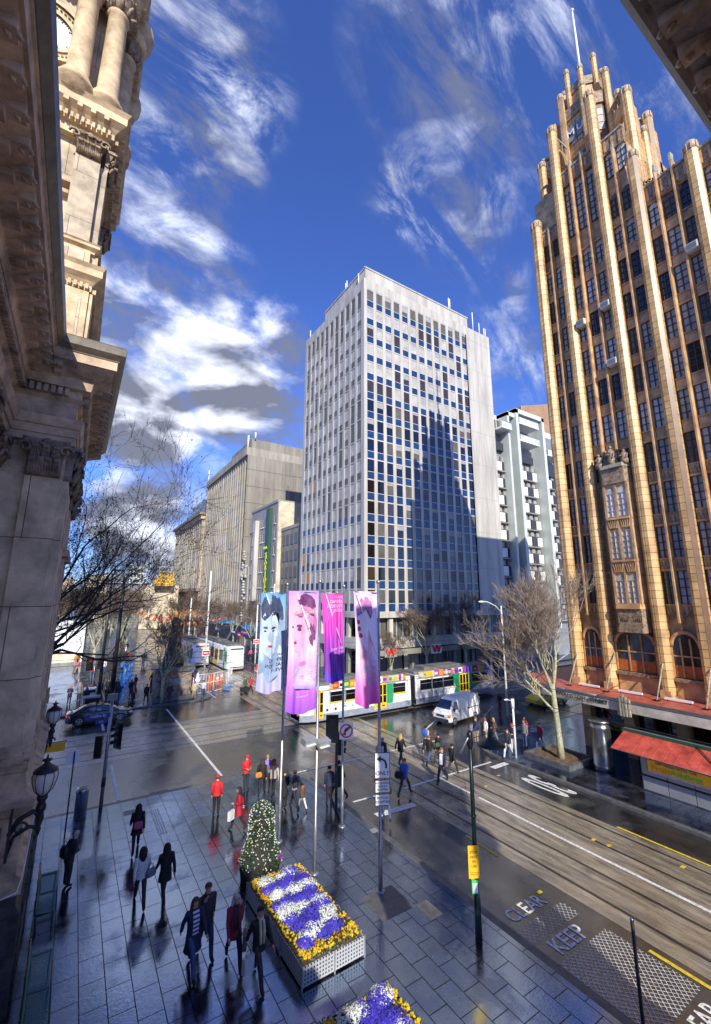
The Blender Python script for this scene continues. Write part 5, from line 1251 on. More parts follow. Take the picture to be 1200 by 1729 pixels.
def tram_small(loc, label, L, pan=True, style=0):
    # local: front at y=0 facing -y
    root = thing('tram', (0, 0, 0), label, 'tram'); w = 1.3; g = MB(); wh = 'tram_white'
    def sc(y, q, z0, z1, r=.2): return [(b, y, c) for a, b, c in rsec(0, w*q, z0, z1, r, w*q-.06)]
    loft(g, [sc(0, .72, .5, 2.2), sc(.15, .82, .3, 2.9), sc(.6, .95, .25, 3.3), sc(1.4, 1, .25, 3.35), sc(L-.6, 1, .25, 3.35), sc(L, .8, .3, 3.2)], wh); part(g, 'body', root)
    g = MB(); g.poly([(-.95, .06, 1.25), (.95, .06, 1.25), (1.0, .32, 2.75), (-1.0, .32, 2.75)], [(0, 1, 2, 3)], 'glass_dark'); part(g, 'windscreen', root)
    g = MB(); g.box(-.9, .18, 2.78, .9, .45, 3.12, 'sign_black'); g.box(-.75, .16, 2.87, .75, .2, 3.02, 'lamp_orange' if style else 'tram_green'); part(g, 'destination_sign', root)
    g = MB(); g.box(-.9, -.03, .55, .9, .05, .68, 'black_paint'); g.box(-w, .5, .12, w, L-.5, .3, 'black_paint'); part(g, 'bumper', root)
    for s in (-1, 1): g = MB(); g.ball((s*.75, .02, .95), (.16, .08, .08), 'lamp_clear', 8, 5); part(g, 'headlight', root)
    for k in range(int(L/2.4)-1):
        y = 2.6+k*2.4; isd = k % 3 == 1
        g = MB(); g.box(-w-.02, y, .45 if isd else 1.3, -w+.02, y+1.7, 2.75, 'tram_yellow' if isd else 'glass_dark')
        if isd: g.box(-w-.03, y+.15, 1.1, -w-.018, y+.75, 2.6, 'glass_black'); g.box(-w-.03, y+.9, 1.1, -w-.018, y+1.55, 2.6, 'glass_black')
        part(g, 'door' if isd else 'side_window', root)
    g = MB(); g.box(-w-.015, 1.5, .4, -w+.01, 2.2, 3.2, 'tram_green'); g.box(-w-.02, .75, 1.35, -w+.05, 1.35, 2.7, 'glass_dark'); part(g, 'green_panels', root)
    g = MB(); g.box(-.95, 1.5, 3.35, .95, L-1, 3.6, 'tram_roof'); g.box(-.6, L*.4, 3.6, .6, L*.7, 3.8, 'tram_roof'); part(g, 'roof', root)
    place(root, loc, 0); return root
tram_small((20.2, 62.2, ZR), 'modern white tram with a green stripe coming up the far street on the right', 20)
tram_small((16.9, 68.5, ZR), 'older white tram with an orange destination sign, waiting left of the modern one', 16, style=1)

# =================================================================== banners and masts
masts = {}
for k, (x, y, h, lab) in enumerate([(8.32, 18.8, 10.6, 'slim steel mast rising behind the flowering topiary, carrying the blue banner'), (8.6, 16.1, 10.65, 'steel mast behind the flower planter, between purple and pink banners'),
                     (11.18, 18.4, 10.55, 'steel mast standing by the traffic signal, holding the magenta text banner'), (10.08, 13.97, 10.6, 'steel mast on a square metal plate, carrying the pink banner and left-turn signs')]):
    root = thing('banner_mast', (x, y, 0), lab, 'mast', 'steel banner masts on the footpath'); g = MB()
    g.tube([(x, y, 0), (x, y, 1.6), (x, y, 1.62), (x, y, h)], [.075, .075, .06, .05], 12, 'galvanised'); part(g, 'pole', root)
    g = MB(); g.ball((x, y, h+.05), .09, 'galvanised'); part(g, 'finial', root)
    g = MB(); g.tube([(x, y, 10.22), (x-1.12, y+.02, 10.28)], .018, 6, 'galvanised'); g.tube([(x, y, h-3.0 if k != 9 else 7), (x-1.05, y-.05, 10.2)], .022, 6, 'white_paint'); part(g, 'support_arm', root)
    g = MB(); g.lathe(x, y, [(.16, .0), (.16, .03), (.09, .05)], 12, 'galvanised'); part(g, 'base_plate', root)
def banner_mat(name, stops, face=None):
    # printed fabric: vertical colour ramp over the object's height
    m, t, b = mk(name); b.inputs['Roughness'].default_value = .6
    c = N(t, 'ShaderNodeTexCoord'); s_ = N(t, 'ShaderNodeSeparateXYZ'); t.links.new(c.outputs['Generated'], s_.inputs[0])
    r = N(t, 'ShaderNodeValToRGB'); el = r.color_ramp.elements
    while len(el) < len(stops): el.new(.5)
    for e_, (p, col) in zip(el, stops): e_.position = p; e_.color = (*col, 1)
    nz_ = N(t, 'ShaderNodeTexNoise'); nz_.inputs['Scale'].default_value = 3.5; nz_.inputs['Detail'].default_value = 4; t.links.new(c.outputs['Generated'], nz_.inputs['Vector'])
    ad = N(t, 'ShaderNodeMath', operation='MULTIPLY_ADD'); ad.inputs[1].default_value = .22; t.links.new(nz_.outputs['Fac'], ad.inputs[0])
    sb = N(t, 'ShaderNodeMath', operation='SUBTRACT'); sb.inputs[1].default_value = .11; t.links.new(s_.outputs[2], sb.inputs[0]); t.links.new(sb.outputs[0], ad.inputs[2])
    t.links.new(ad.outputs[0], r.inputs[0]); t.links.new(r.outputs[0], b.inputs['Base Color'])
    b.inputs['Transmission Weight'].default_value = 0; return m
banner_mat('banner_blue', [(0, (.46, .44, .74)), (.25, (.40, .48, .78)), (.55, (.48, .60, .78)), (.8, (.24, .45, .70)), (1, (.10, .34, .66))])
banner_mat('banner_purple', [(0, (.27, .07, .62)), (.15, (.42, .12, .75)), (.28, (.62, .22, .72)), (.5, (.80, .55, .85)), (.85, (.60, .38, .80)), (1, (.48, .26, .75))])
banner_mat('banner_magenta', [(0, (.12, .05, .50)), (.25, (.18, .06, .55)), (.45, (.45, .06, .55)), (.7, (.78, .06, .45)), (1, (.88, .07, .38))])
banner_mat('banner_pink', [(0, (.92, .10, .48)), (.22, (.92, .25, .62)), (.42, (.86, .62, .84)), (.75, (.82, .72, .90)), (1, (.66, .46, .84))])
mat('print_dark_blue', (.05, .07, .14), .6, var=.3, scale=6); mat('print_skin_blue', (.50, .62, .78), .6, var=.2, scale=3); mat('print_shade_blue', (.26, .37, .55), .6, var=.2)
mat('print_skin_pink', (.80, .42, .62), .6, var=.15, scale=3); mat('print_shade_pink', (.55, .20, .45), .6, var=.2); mat('print_hair_plum', (.20, .05, .18), .6, var=.4, scale=8); mat('print_band', (.62, .33, .38), .6, var=.2)
mat('print_red', (.55, .03, .12), .6, var=.2); mat('print_white', (.85, .80, .90), .6, var=.1); mat('print_lilac', (.55, .42, .75), .6, var=.2); mat('print_plum_deep', (.30, .02, .25), .6, var=.1)
def banner(x, y, name_m, label, w, z0, z1, draw, sag=.12, skew=.0, seed=1):
    root = thing('hanging_banner', (x, y, z1), label, 'banner', 'fashion week banners'); rg = random.Random(seed)
    nu, nv = 22, 40
    fold = [rg.uniform(-1, 1) for _ in range(4)]
    def S(u, v, off=0.):
        # u 0 at the pole, 1 at the free edge; v 0 bottom, 1 top; points on the rippled cloth
        zz = z0+(z1-z0)*v; amp = .035+.07*(1-v)
        d = amp*(math.sin(u*9+fold[0]*3+v*2.2)+.6*math.sin(u*17+fold[1]*4-v*3.5))
        pull = .05*math.sin(PI*v)*(u)
        return Vector((x-.07-w*u*(1-.05*math.sin(PI*v))+skew*(1-v)*u-pull*0, y+d+off-.25*skew*(1-v), zz - sag*math.sin(PI*u)*(1-v)**2*1.2 - .10*u*(v > 2) + .03*math.sin(u*8)*(1-v)))
    g = MB(); vs = [tuple(S(i/nu, j/nv)) for j in range(nv+1) for i in range(nu+1)]
    fs = [(j*(nu+1)+i, j*(nu+1)+i+1, (j+1)*(nu+1)+i+1, (j+1)*(nu+1)+i) for j in range(nv) for i in range(nu)]
    g.poly(vs, fs, name_m, True); part(g, 'cloth', root)
    def blob(pts, m, off, nm='printed_portrait', gg=None):
        # closed outline in (u,v) laid on the cloth as a fan of small strips
        q = gg or MB(); cu = sum(p[0] for p in pts)/len(pts); cv = sum(p[1] for p in pts)/len(pts); vs = []; fs = []; rings = 6; n = len(pts)
        for r_ in range(rings+1):
            for p in pts: t = r_/rings; vs.append(tuple(S(cu+(p[0]-cu)*t, cv+(p[1]-cv)*t, -off)))
        for r_ in range(rings):
            for k in range(n): fs.append((r_*n+k, r_*n+(k+1) % n, (r_+1)*n+(k+1) % n, (r_+1)*n+k))
        q.poly(vs, fs, m, True); return q
    def txt(lines, u, v, size, m, off=.012, mirror=True):
        q = MB()
        for k, (t, sz) in enumerate(lines):
            h = MB(); h.text(t, sz, Matrix.Identity(4), m, .0005, align='LEFT', sx=1.0)
            o = len(q.v)
            hh = (z1-z0)
            vv = v - k*size*1.02/hh if not isinstance(k, float) else v
            for p in h.v:
                uu = u + (p[0])/w; q.v.append(tuple(S(uu, vv+(p[1])/hh, -off)))
            kx = q.m(m); 
            for f in h.f: q.f.append([i+o for i in f]); q.mi.append(kx); q.sm.append(False)
        part(q, 'lettering', root)
    draw(blob, txt, root); return root
def ell(cu, cv, ru, rv, n=16, a=0):
    return [(cu+ru*math.cos(2*PI*k/n)*math.cos(a)-rv*math.sin(2*PI*k/n)*math.sin(a)*.2, cv+rv*math.sin(2*PI*k/n)) for k in range(n)]
SF = [('MELBOURNE', .085), ('SPRING', .21), ('FASHION', .21), ('WEEK', .21)]
# u grows away from the pole (to the left), so lettering laid along +u reads mirrored: we see the backs of the banners
def d_blue(blob, txt, root):
    g = MB()
    blob([(.30, .72), (.28, .55), (.33, .44), (.45, .36), (.62, .35), (.80, .44), (.92, .58), (.95, .72), (.8, .80), (.5, .82)], 'print_skin_blue', .010, gg=g)
    blob([(.02, .36), (.02, .70), (.28, .72), (.33, .55), (.36, .40), (.30, .34)], 'print_shade_blue', .011, gg=g)
    blob([(.20, .66), (.25, .78), (.55, .76), (.82, .70), (.95, .74), (.98, .86), (.85, .95), (.55, .98), (.25, .95), (.08, .84), (.05, .72)], 'print_dark_blue', .014, gg=g)
    blob(ell(.47, .635, .12, .012), 'print_dark_blue', .016, gg=g); blob(ell(.80, .635, .09, .012), 'print_dark_blue', .016, gg=g)
    blob(ell(.47, .605, .07, .010), 'print_dark_blue', .016, gg=g); blob(ell(.80, .60, .05, .010), 'print_dark_blue', .016, gg=g)
    blob([(.62, .60), (.66, .60), (.70, .52), (.62, .50), (.56, .515)], 'print_shade_blue', .016, gg=g); blob(ell(.60, .455, .10, .012), 'print_red', .016, gg=g)
    blob([(.30, .40), (.6, .34), (.85, .38), (1.0, .30), (.98, .16), (.6, .10), (.2, .16), (.1, .3)], 'print_shade_blue', .009, gg=g)
    part(g, 'printed_portrait', root, 'printed portrait of a dark-haired man'); txt(SF, .05, .36, .21, 'print_dark_blue', .02)
def d_purple(blob, txt, root):
    g = MB()
    blob([(.30, .80), (.20, .70), (.22, .60), (.35, .50), (.40, .42), (.62, .42), (.66, .48), (.80, .49), (.84, .54), (.82, .57), (.88, .60), (.84, .67), (.83, .76), (.72, .82), (.5, .84)], 'print_skin_pink', .010, gg=g)
    blob([(.12, .60), (.10, .74), (.22, .84), (.46, .82), (.62, .78), (.80, .77), (.78, .80), (.6, .86), (.35, .88), (.12, .86), (.04, .74), (.05, .64)], 'print_shade_pink', .013, gg=g)
    blob([(.08, .86), (.12, .92), (.25, .96), (.45, .98), (.62, .96), (.72, .92), (.66, .88), (.40, .87), (.2, .84)], 'print_hair_plum', .015, gg=g)
    blob([(.10, .82), (.30, .86), (.55, .86), (.80, .82), (.84, .80), (.80, .78), (.55, .81), (.30, .81), (.12, .77)], 'print_band', .017, gg=g)
    blob([(.10, .58), (.12, .78), (.30, .79), (.36, .70), (.32, .62), (.28, .55), (.2, .52)], 'print_hair_plum', .012, gg=g)
    blob(ell(.33, .63, .07, .035), 'print_skin_pink', .018, gg=g)
    blob(ell(.66, .70, .10, .014), 'print_hair_plum', .018, gg=g); blob(ell(.66, .672, .07, .015), 'print_hair_plum', .018, gg=g); blob(ell(.88, .69, .03, .010), 'print_hair_plum', .018, gg=g); blob(ell(.80, .56, .06, .012), 'print_red', .018, gg=g)
    blob([(.38, .44), (.64, .44), (.72, .36), (.92, .30), (.98, .18), (.05, .16), (.08, .30), (.28, .38)], 'print_lilac', .008, gg=g); blob(ell(.5, .39, .2, .02), 'print_shade_pink', .014, gg=g)
    part(g, 'printed_portrait', root, 'printed portrait of a woman in a headband, facing left'); txt(SF, .08, .36, .21, 'sign_white', .02)
    q = MB(); txt([('PRESENTED BY', .07)], .3, .13, .1, 'sign_white', .02)
def d_mag(blob, txt, root):
    txt(SF, .04, .955, .21, 'sign_white', .02); txt([('BE INSPIRED', .15), ('30 AUG - 5 SEP', .08)], .03, .36, .17, 'sign_white', .02)
    g = MB()
    for k in range(7): u = .08+k*.13; blob([(u, .85-.03*k), (u+.03, .84-.03*k), (u+.05, .1), (u+.01, .1)], 'print_plum_deep', .007, gg=g)
    part(g, 'printed_folds', root)
def d_pink(blob, txt, root):
    g = MB()
    blob([(.45, .80), (.38, .70), (.42, .62), (.55, .58), (.68, .62), (.72, .72), (.66, .80)], 'print_white', .010, gg=g)
    blob([(.20, .80), (.25, .90), (.45, .95), (.7, .94), (.88, .86), (.86, .76), (.70, .82), (.55, .84), (.42, .80), (.3, .74)], 'print_shade_pink', .013, gg=g)
    for (u, v) in ((.82, .72), (.80, .66), (.76, .60)): blob(ell(u, v, .06, .022), 'print_red', .015, gg=g)
    blob([(.30, .56), (.52, .60), (.75, .55), (.85, .40), (.80, .25), (.35, .22), (.25, .40)], 'print_skin_pink', .008, gg=g)
    part(g, 'printed_portrait', root, 'faded pink printed portrait of a woman in white'); txt(SF, .08, .36, .21, 'sign_white', .02)
banner(8.32, 18.8, 'banner_blue', 'pale blue banner with a dark-haired man, leftmost of the row', 1.22, 6.05, 10.25, d_blue, seed=1)
banner(8.6, 16.1, 'banner_purple', 'purple banner printed with a woman in profile, second from left', 1.34, 5.75, 10.3, d_purple, seed=2)
banner(11.18, 18.4, 'banner_magenta', 'magenta to violet banner with mirrored words and no portrait', 1.2, 6.25, 10.25, d_mag, skew=.25, seed=3)
banner(10.08, 13.97, 'banner_pink', 'pale pink banner with a faded woman, rightmost of the row', 1.12, 6.2, 10.28, d_pink, skew=.18, seed=4)

# =================================================================== signs on posts
def plate(g, c, w, h, ang, m, t=.02): g.obox(c, (w, t, h), ang, m)
AN = -.55      # plates turned towards the oncoming lane
def sign(name, x, y, z, w, h, ang, label, draw, m='sign_white', border=True):
    root = thing(name, (x, y, z), label, 'sign'); g = MB()
    if border: plate(g, (x, y, z), w, h, ang, 'sign_black', .016)
    plate(g, (x+math.sin(ang)*.012, y-math.cos(ang)*.012, z), w-.04*border, h-.04*border, ang, m, .012); part(g, 'plate', root)
    g = MB(); M = face_dir(x+math.sin(ang)*.022, y-math.cos(ang)*.022, z, ang); draw(g, M); part(g, 'lettering', root); return root
def arrow_left(g, M):
    pts = []
    for k in range(8): t = k/7*PI/2; pts.append((.12-.0-.20*math.sin(t)*1.0+.05, -.06+.22*(1-math.cos(t))*1.0+.05))
    arc = [(.14-.22*(1-math.cos(t)), .02+.20*math.sin(t)) for t in [PI/2*k/7 for k in range(8)]]
    for a, b in zip(arc[:-1], arc[1:]):
        d = Vector((b[0]-a[0], b[1]-a[1], 0)); n = Vector((-d.y, d.x, 0)).normalized()*.038
        g.poly([M @ (Vector((*a, 0))+n), M @ (Vector((*a, 0))-n), M @ (Vector((*b, 0))-n), M @ (Vector((*b, 0))+n)], [(0, 1, 2, 3)], 'sign_black')
    g.poly([M @ Vector(q) for q in ((.178, -.10, 0), (.102, -.10, 0), (.102, .03, 0), (.178, .03, 0))], [(3, 2, 1, 0)], 'sign_black')
    g.poly([M @ Vector(q) for q in ((-.22, .22, 0), (-.06, .33, 0), (-.06, .11, 0))], [(0, 1, 2)], 'sign_black')
    g.text('ONLY', .19, M @ Matrix.Translation((0, -.26, 0)), 'sign_black', .002)
sx_, sy_ = 10.12, 13.86
sign('turn_sign', sx_, sy_, 4.03, .56, .86, -.45, 'white left-arrow ONLY sign, topmost of three on the mast', arrow_left)
def dl(ls, sz):
    def f(g, M):
        for k, t in enumerate(ls): g.text(t, sz, M @ Matrix.Translation((0, (len(ls)/2-.5-k)*sz*1.25, 0)), 'sign_black', .002, sx=1.0)
    return f
sign('plate_sign', sx_, sy_, 3.34, .54, .42, -.45, 'white AUTHORISED VEHICLES EXCEPTED plate, middle of three on the mast', dl(['AUTHORISED', 'VEHICLES', 'EXCEPTED'], .085))
sign('plate_sign', sx_, sy_, 2.90, .54, .38, -.45, 'white BICYCLES EXCEPTED plate, lowest of three on the mast', dl(['BICYCLES', 'EXCEPTED'], .105))
def no_right(g, M):
    n = 28
    for k in range(n):
        a, b = 2*PI*k/n, 2*PI*(k+1)/n
        g.poly([M @ Vector((r*math.cos(t), r*math.sin(t), .002)) for r, t in ((.24, a), (.30, a), (.30, b), (.24, b))], [(0, 1, 2, 3)], 'sign_red')
    for (a, b, w_, mm) in (((-.06, -.18), (-.06, .06), .04, 'sign_black'), ((-.06, .06), (.10, .12), .04, 'sign_black'), ((-.19, -.19), (.19, .19), .032, 'sign_red')):
        d = Vector((b[0]-a[0], b[1]-a[1], 0)); nn = Vector((-d.y, d.x, 0)).normalized()*w_; z_ = Vector((0, 0, .006 if mm == 'sign_red' else .004))
        g.poly([M @ (Vector((*a, 0))+nn+z_), M @ (Vector((*a, 0))-nn+z_), M @ (Vector((*b, 0))-nn+z_), M @ (Vector((*b, 0))+nn+z_)], [(0, 1, 2, 3)], mm)
    g.poly([M @ Vector(q) for q in ((.08, .21, .004), (.08, .03, .004), (.2, .14, .004))], [(0, 1, 2)], 'sign_black')
sign('no_right_turn_sign', 11.28, 18.25, 3.98, .64, .72, -.5, 'square no-right-turn sign with red ring beside the signal', no_right, border=False)
# traffic signals
def signal_head(root, x, y, z, ang, lit=None, back=True):
    g = MB(); c, s_ = math.cos(ang), math.sin(ang)
    g.obox((x, y, z), (.32, .22, 1.02), ang, 'black_paint')
    if back: g.obox((x-s_*.0, y, z), (.62, .03, 1.28), ang, 'black_paint')
    h = part(g, 'signal_head', root)
    for k in range(3):
        g = MB(); zz = z+.32-.32*k; fx, fy = s_, -c
        for q in range(7):
            t0 = PI*q/6
            g.poly([(x+fx*.11+c*.14*math.cos(t0), y+fy*.11+s_*.14*math.cos(t0), zz+.14*math.sin(t0)), (x+fx*.32+c*.14*math.cos(t0), y+fy*.32+s_*.14*math.cos(t0), zz+.14*math.sin(t0)-.02), (x+fx*.32+c*.14*math.cos(t0+PI/6), y+fy*.32+s_*.14*math.cos(t0+PI/6), zz+.14*math.sin(t0+PI/6)-.02), (x+fx*.11+c*.14*math.cos(t0+PI/6), y+fy*.11+s_*.14*math.cos(t0+PI/6), zz+.14*math.sin(t0+PI/6))], [(0, 1, 2, 3)], 'black_paint')
        part(g, 'visor', h)
        g = MB(); g.obox((x+fx*.12, y+fy*.12, zz), (.2, .02, .2), ang, ('lamp_red' if lit == k == 0 else 'lamp_clear' if False else 'glass_dark')); part(g, 'lens', h)
root = thing('traffic_signal', (11.64, 19.73, 0), 'dark traffic signal on a post seen from behind, amid the crossing crowd', 'traffic light')
g = MB(); g.tube([(11.64, 19.73, 0), (11.64, 19.73, 4.2)], .07, 10, 'green_black_paint'); part(g, 'pole', root); signal_head(root, 11.30, 19.6, 3.75, PI-.5); signal_head(root, 11.95, 19.95, 2.9, .9, back=False)
root = thing('traffic_signal', (2.18, 26.29, 0), 'traffic signal pole with blue street sign at the town hall corner', 'traffic light')
g = MB(); g.tube([(2.18, 26.29, 0), (2.18, 26.29, 5.2)], [.09, .07], 10, 'galvanised'); g.tube([(2.18, 26.29, .9), (2.18, 26.29, 1.3)], .1, 8, 'black_paint'); part(g, 'pole', root)
signal_head(root, 2.62, 26.35, 3.15, -1.1); signal_head(root, 1.78, 26.15, 2.8, PI-.3, back=False)
g = MB(); g.box(1.95, 26.05, 4.9, 2.4, 26.25, 5.2, 'panel_grey'); part(g, 'control_box', root)
sign('street_sign', 1.62, 26.2, 4.22, 1.05, .22, 0, 'dark blue Collins St name plate on the signal pole', lambda g, M: g.text('Collins St', .17, M, 'sign_white', .002), 'sign_blue', False)
sign('street_number_sign', 1.78, 26.2, 3.92, .5, .17, 0, 'small blue number plate below the Collins St sign', lambda g, M: g.text('117', .13, M, 'sign_white', .002), 'sign_blue', False)
# floodlights on the second mast
for k, (x, lab) in enumerate(((8.2, 'grey box floodlight bracketed left of the second mast'), (8.75, 'grey box floodlight on the second mast, nearer the signal'))):
    root = thing('floodlight', (x, 16.05, 4.5), lab, 'floodlight', 'floodlights on the second mast'); g = MB(); g.obox((x, 16.0-k*.1, 4.62-k*.12), (.55, .32, .22), .15, 'tin_grey', rx=.3); part(g, 'housing', root)
    g = MB(); g.obox((x, 15.9-k*.1, 4.52-k*.12), (.45, .22, .03), .15, 'glass_pale', rx=.3); part(g, 'lens', root); g = MB(); g.tube([(x, 16.05, 4.55), (8.6, 16.1, 4.4)], .025, 5, 'galvanised'); part(g, 'bracket', root)
# dark pole with trolley lamp and yellow notice
root = thing('tram_pole', (11.41, 10.75, 0), 'tall dark green tram pole with a bell lamp on its angled arm', 'lamp post')
g = MB(); g.tube([(11.41, 10.75, 0), (11.41, 10.75, 1.0), (11.41, 10.75, 1.05), (11.41, 10.75, 3.2), (11.41, 10.75, 5.7)], [.11, .10, .075, .07, .06], 12, 'green_black_paint'); g.lathe(11.41, 10.75, [(.07, 3.2), (.1, 3.25), (.07, 3.3)], 10, 'green_black_paint'); g.lathe(11.41, 10.75, [(.06, 5.2), (.1, 5.3), (.1, 5.65), (.05, 5.75)], 10, 'black_paint'); part(g, 'pole', root)
g = MB(); g.tube([(10.95, 10.75, 5.15), (11.41, 10.75, 5.62), (12.62, 10.75, 6.35)], .028, 6, 'galvanised'); part(g, 'arm', root)
g = MB(); g.tube([(12.4, 10.75, 6.2), (12.42, 10.75, 5.55)], .02, 5, 'black_paint'); g.lathe(12.42, 10.75, [(.05, 5.58), (.09, 5.56), (.1, 5.40), (.13, 5.36), (.36, 5.24), (.47, 5.17), (.47, 5.13), (.2, 5.15)], 20, 'green_black_paint'); part(g, 'lamp_shade', root)
root = thing('stop_notice', (11.28, 10.7, 1.8), 'yellow STOP NOT IN USE notice strapped to the dark pole', 'sign')
g = MB(); plate(g, (11.20, 10.62, 2.08), .34, .88, -.5, 'sign_yellow', .015); part(g, 'plate', root)
g = MB()
for k, (t, s) in enumerate((('STOP', .10), ('NOT', .10), ('IN', .10), ('USE', .10))): g.text(t, s, face_dir(11.20-.006, 10.608, 2.34-k*.125, -.5), 'sign_black', .001)
for k, t in enumerate(('For alternative stop', 'information please', 'call')): g.text(t, .032, face_dir(11.20-.006, 10.608, 1.80-k*.045, -.5), 'sign_black', .001)
part(g, 'lettering', root)
root = thing('stop_timetable', (11.3, 10.7, 1.4), 'small green framed tram timetable hung below the yellow notice', 'sign')
g = MB(); plate(g, (11.22, 10.63, 1.40), .20, .36, -.5, 'sign_green', .02); plate(g, (11.215, 10.617, 1.38), .15, .26, -.5, 'print_white', .01); part(g, 'plate', root); g = MB(); g.obox((11.22, 10.64, 1.57), (.24, .03, .05), -.5, 'sign_green', ry=.5); part(g, 'hood', root)
root = thing('bollard_pole', (12.6, 6.74, 0), 'thin dark steel post at the lower right beside the KEEP CLEAR hatching', 'pole')
g = MB(); g.tube([(12.6, 6.74, 0), (12.6, 6.74, 2.15)], .042, 10, 'dark_metal'); part(g, 'post', root); g = MB(); g.ball((12.6, 6.74, 2.16), (.05, .05, .04), 'galvanised', 8, 5); part(g, 'cap', root)
root = thing('signal_pole', (24.95, 19.6, 0), 'slim white signal pole at the gothic tower corner', 'pole')
g = MB(); g.tube([(24.95, 19.6, 0), (24.95, 19.6, 3.6)], [.07, .06], 10, 'white_paint'); g.tube([(24.95, 19.6, 3.0), (24.95, 19.6, 3.6)], .11, 10, 'white_paint'); part(g, 'pole', root); g = MB(); g.tube([(24.9, 19.6, 3.45), (24.3, 19.5, 3.6)], .02, 5, 'white_paint'); g.ball((24.2, 19.5, 3.62), (.2, .06, .05), 'white_paint', 8, 5); part(g, 'arm', root)
root = thing('bollard', (1.3, 25.6, 0), 'fat stainless steel bollard near the corner kerb', 'bollard')
g = MB(); g.lathe(1.3, 25.6, [(.26, 0), (.26, 1.05), (.27, 1.06), (.27, 1.2), (.24, 1.25), (.1, 1.27)], 20, 'steel_brushed'); part(g, 'body', root); g = MB(); g.box(1.15, 25.55, 1.265, 1.45, 25.65, 1.28, 'black_paint'); part(g, 'slot', root)
root = thing('slim_pole', (2.9, 22.9, 0), 'thin black pole standing on the shaded footpath beside the steel bollard', 'pole')
g = MB(); g.tube([(.75, 24.2, 0), (.75, 24.2, 3.3)], .03, 8, 'black_paint'); part(g, 'post', root); g = MB(); g.box(.45, 24.22, 2.8, .95, 24.24, 3.3, 'sign_white'); part(g, 'blank_plate', root)
# ornate wall lanterns on the town hall
def lantern(x, y, z, lab, wallx):
    root = thing('wall_lantern', (x, y, z), lab, 'lantern', 'iron lanterns bracketed to the town hall'); k = 'dark_metal'
    g = MB(); g.lathe(x, y, [(.08, z-.28), (.19, z-.16), (.25, z+.02), (.265, z+.14), (.24, z+.26)], 20, 'lantern_glass'); part(g, 'globe', root)
    g = MB()
    for q in range(8):
        t = 2*PI*q/8; g.tube([(x+r*1.03*math.cos(t), y+r*1.03*math.sin(t), zz) for r, zz in ((.08, z-.29), (.19, z-.17), (.25, z+.02), (.265, z+.14), (.24, z+.27))], .010, 4, k)
    g.lathe(x, y, [(.27, z+.26), (.27, z+.29), (.21, z+.34), (.12, z+.40), (.07, z+.44), (.05, z+.50), (.09, z+.53), (.03, z+.56), (.012, z+.66)], 16, k)
    for q in range(8): t = 2*PI*q/8; g.ball((x+.09*math.cos(t), y+.09*math.sin(t), z+.52), .025, k, 6, 4)
    part(g, 'crown', root)
    g = MB(); g.lathe(x, y, [(.11, z-.28), (.12, z-.36), (.07, z-.44), (.11, z-.54), (.11, z-.62), (.07, z-.68), (.09, z-.82), (.04, z-1.0), (.06, z-1.05), (.015, z-1.2)], 14, k); part(g, 'stem', root)
    g = MB(); g.tube([(wallx, y, z-1.05), (wallx+.15, y, z-.75), (x-.15, y, z-.62), (x, y, z-.75)], .06, 6, k); g.tube([(wallx, y, z-1.5), (wallx+.1, y, z-1.1), (x-.2, y, z-.95), (x, y, z-1.0)], .045, 6, k)
    pts = []
    for q in range(14): t = q*.5; r = .16*(1-q/16); pts.append((wallx+.2+math.cos(t)*r, y, z-.95+math.sin(t)*r))
    g.tube(pts, .03, 5, k); g.box(wallx-.02, y-.1, z-1.6, wallx+.04, y+.1, z-.5, k); part(g, 'bracket', root)
lantern(-.135, 14.3, 5.42, 'large iron lantern with pale globe, nearer of the two', -.72)
lantern(-.20, 23.3, 5.05, 'smaller-looking iron lantern with pale globe, farther along the wall', -.40)
# benches
def bench(y0, y1, lab):
    root = thing('slatted_bench', (.3, (y0+y1)/2, 0), lab, 'bench', 'green slatted benches against the town hall'); 
    g = MB()
    n = int((y1-y0)/.062)
    for i in range(n):
        y = y0+(y1-y0)*(i+.5)/n; g.tube([(.02, y, .82), (.06, y, .5), (.10, y, .46), (.52, y, .45), (.57, y, .43)], .011, 4, 'bench_green')
    part(g, 'slats', root)
    for y in (y0+.05, (y0+y1)/2, y1-.05):
        g = MB(); g.tube([(.0, y, .84), (.05, y, .44), (.10, y, 0)], .025, 6, 'bench_dark'); g.tube([(.08, y, .41), (.52, y, .40), (.5, y, 0)], .025, 6, 'bench_dark'); part(g, 'leg', root)
    g = MB(); g.tube([(.02, y0, .83), (.02, y1, .83)], .02, 6, 'bench_dark'); g.tube([(.57, y0, .43), (.57, y1, .43)], .02, 6, 'bench_dark'); g.box(.01, y0, .48, .04, y1, .8, 'bench_dark'); part(g, 'rails', root)
bench(18.1, 20.5, 'green slatted bench nearer the leaning man with the backpack'); bench(13.6, 16.4, 'green slatted bench at the bottom left corner of the view')
# steel advertising cylinder
root = thing('steel_cylinder', (27.9, 15.6, 0), 'round brushed steel kiosk drum with an overhanging flat lid', 'cylinder')
g = MB(); g.lathe(27.9, 15.6, [(.56, 0), (.56, .3), (.54, .32), (.54, 2.3), (.56, 2.32), (.56, 2.42), (.54, 2.44), (.54, 2.62)], 32, 'steel_brushed'); part(g, 'drum', root)
g = MB(); g.lathe(27.9, 15.6, [(.4, 2.6), (.40, 2.66), (.66, 2.68), (.66, 2.76), (.62, 2.80), (.01, 2.84)], 32, 'steel_brushed'); part(g, 'lid', root)
g = MB(); g.box(27.88, 14.99, .3, 27.92, 15.07, 2.3, 'panel_dark'); part(g, 'door_seam', root)
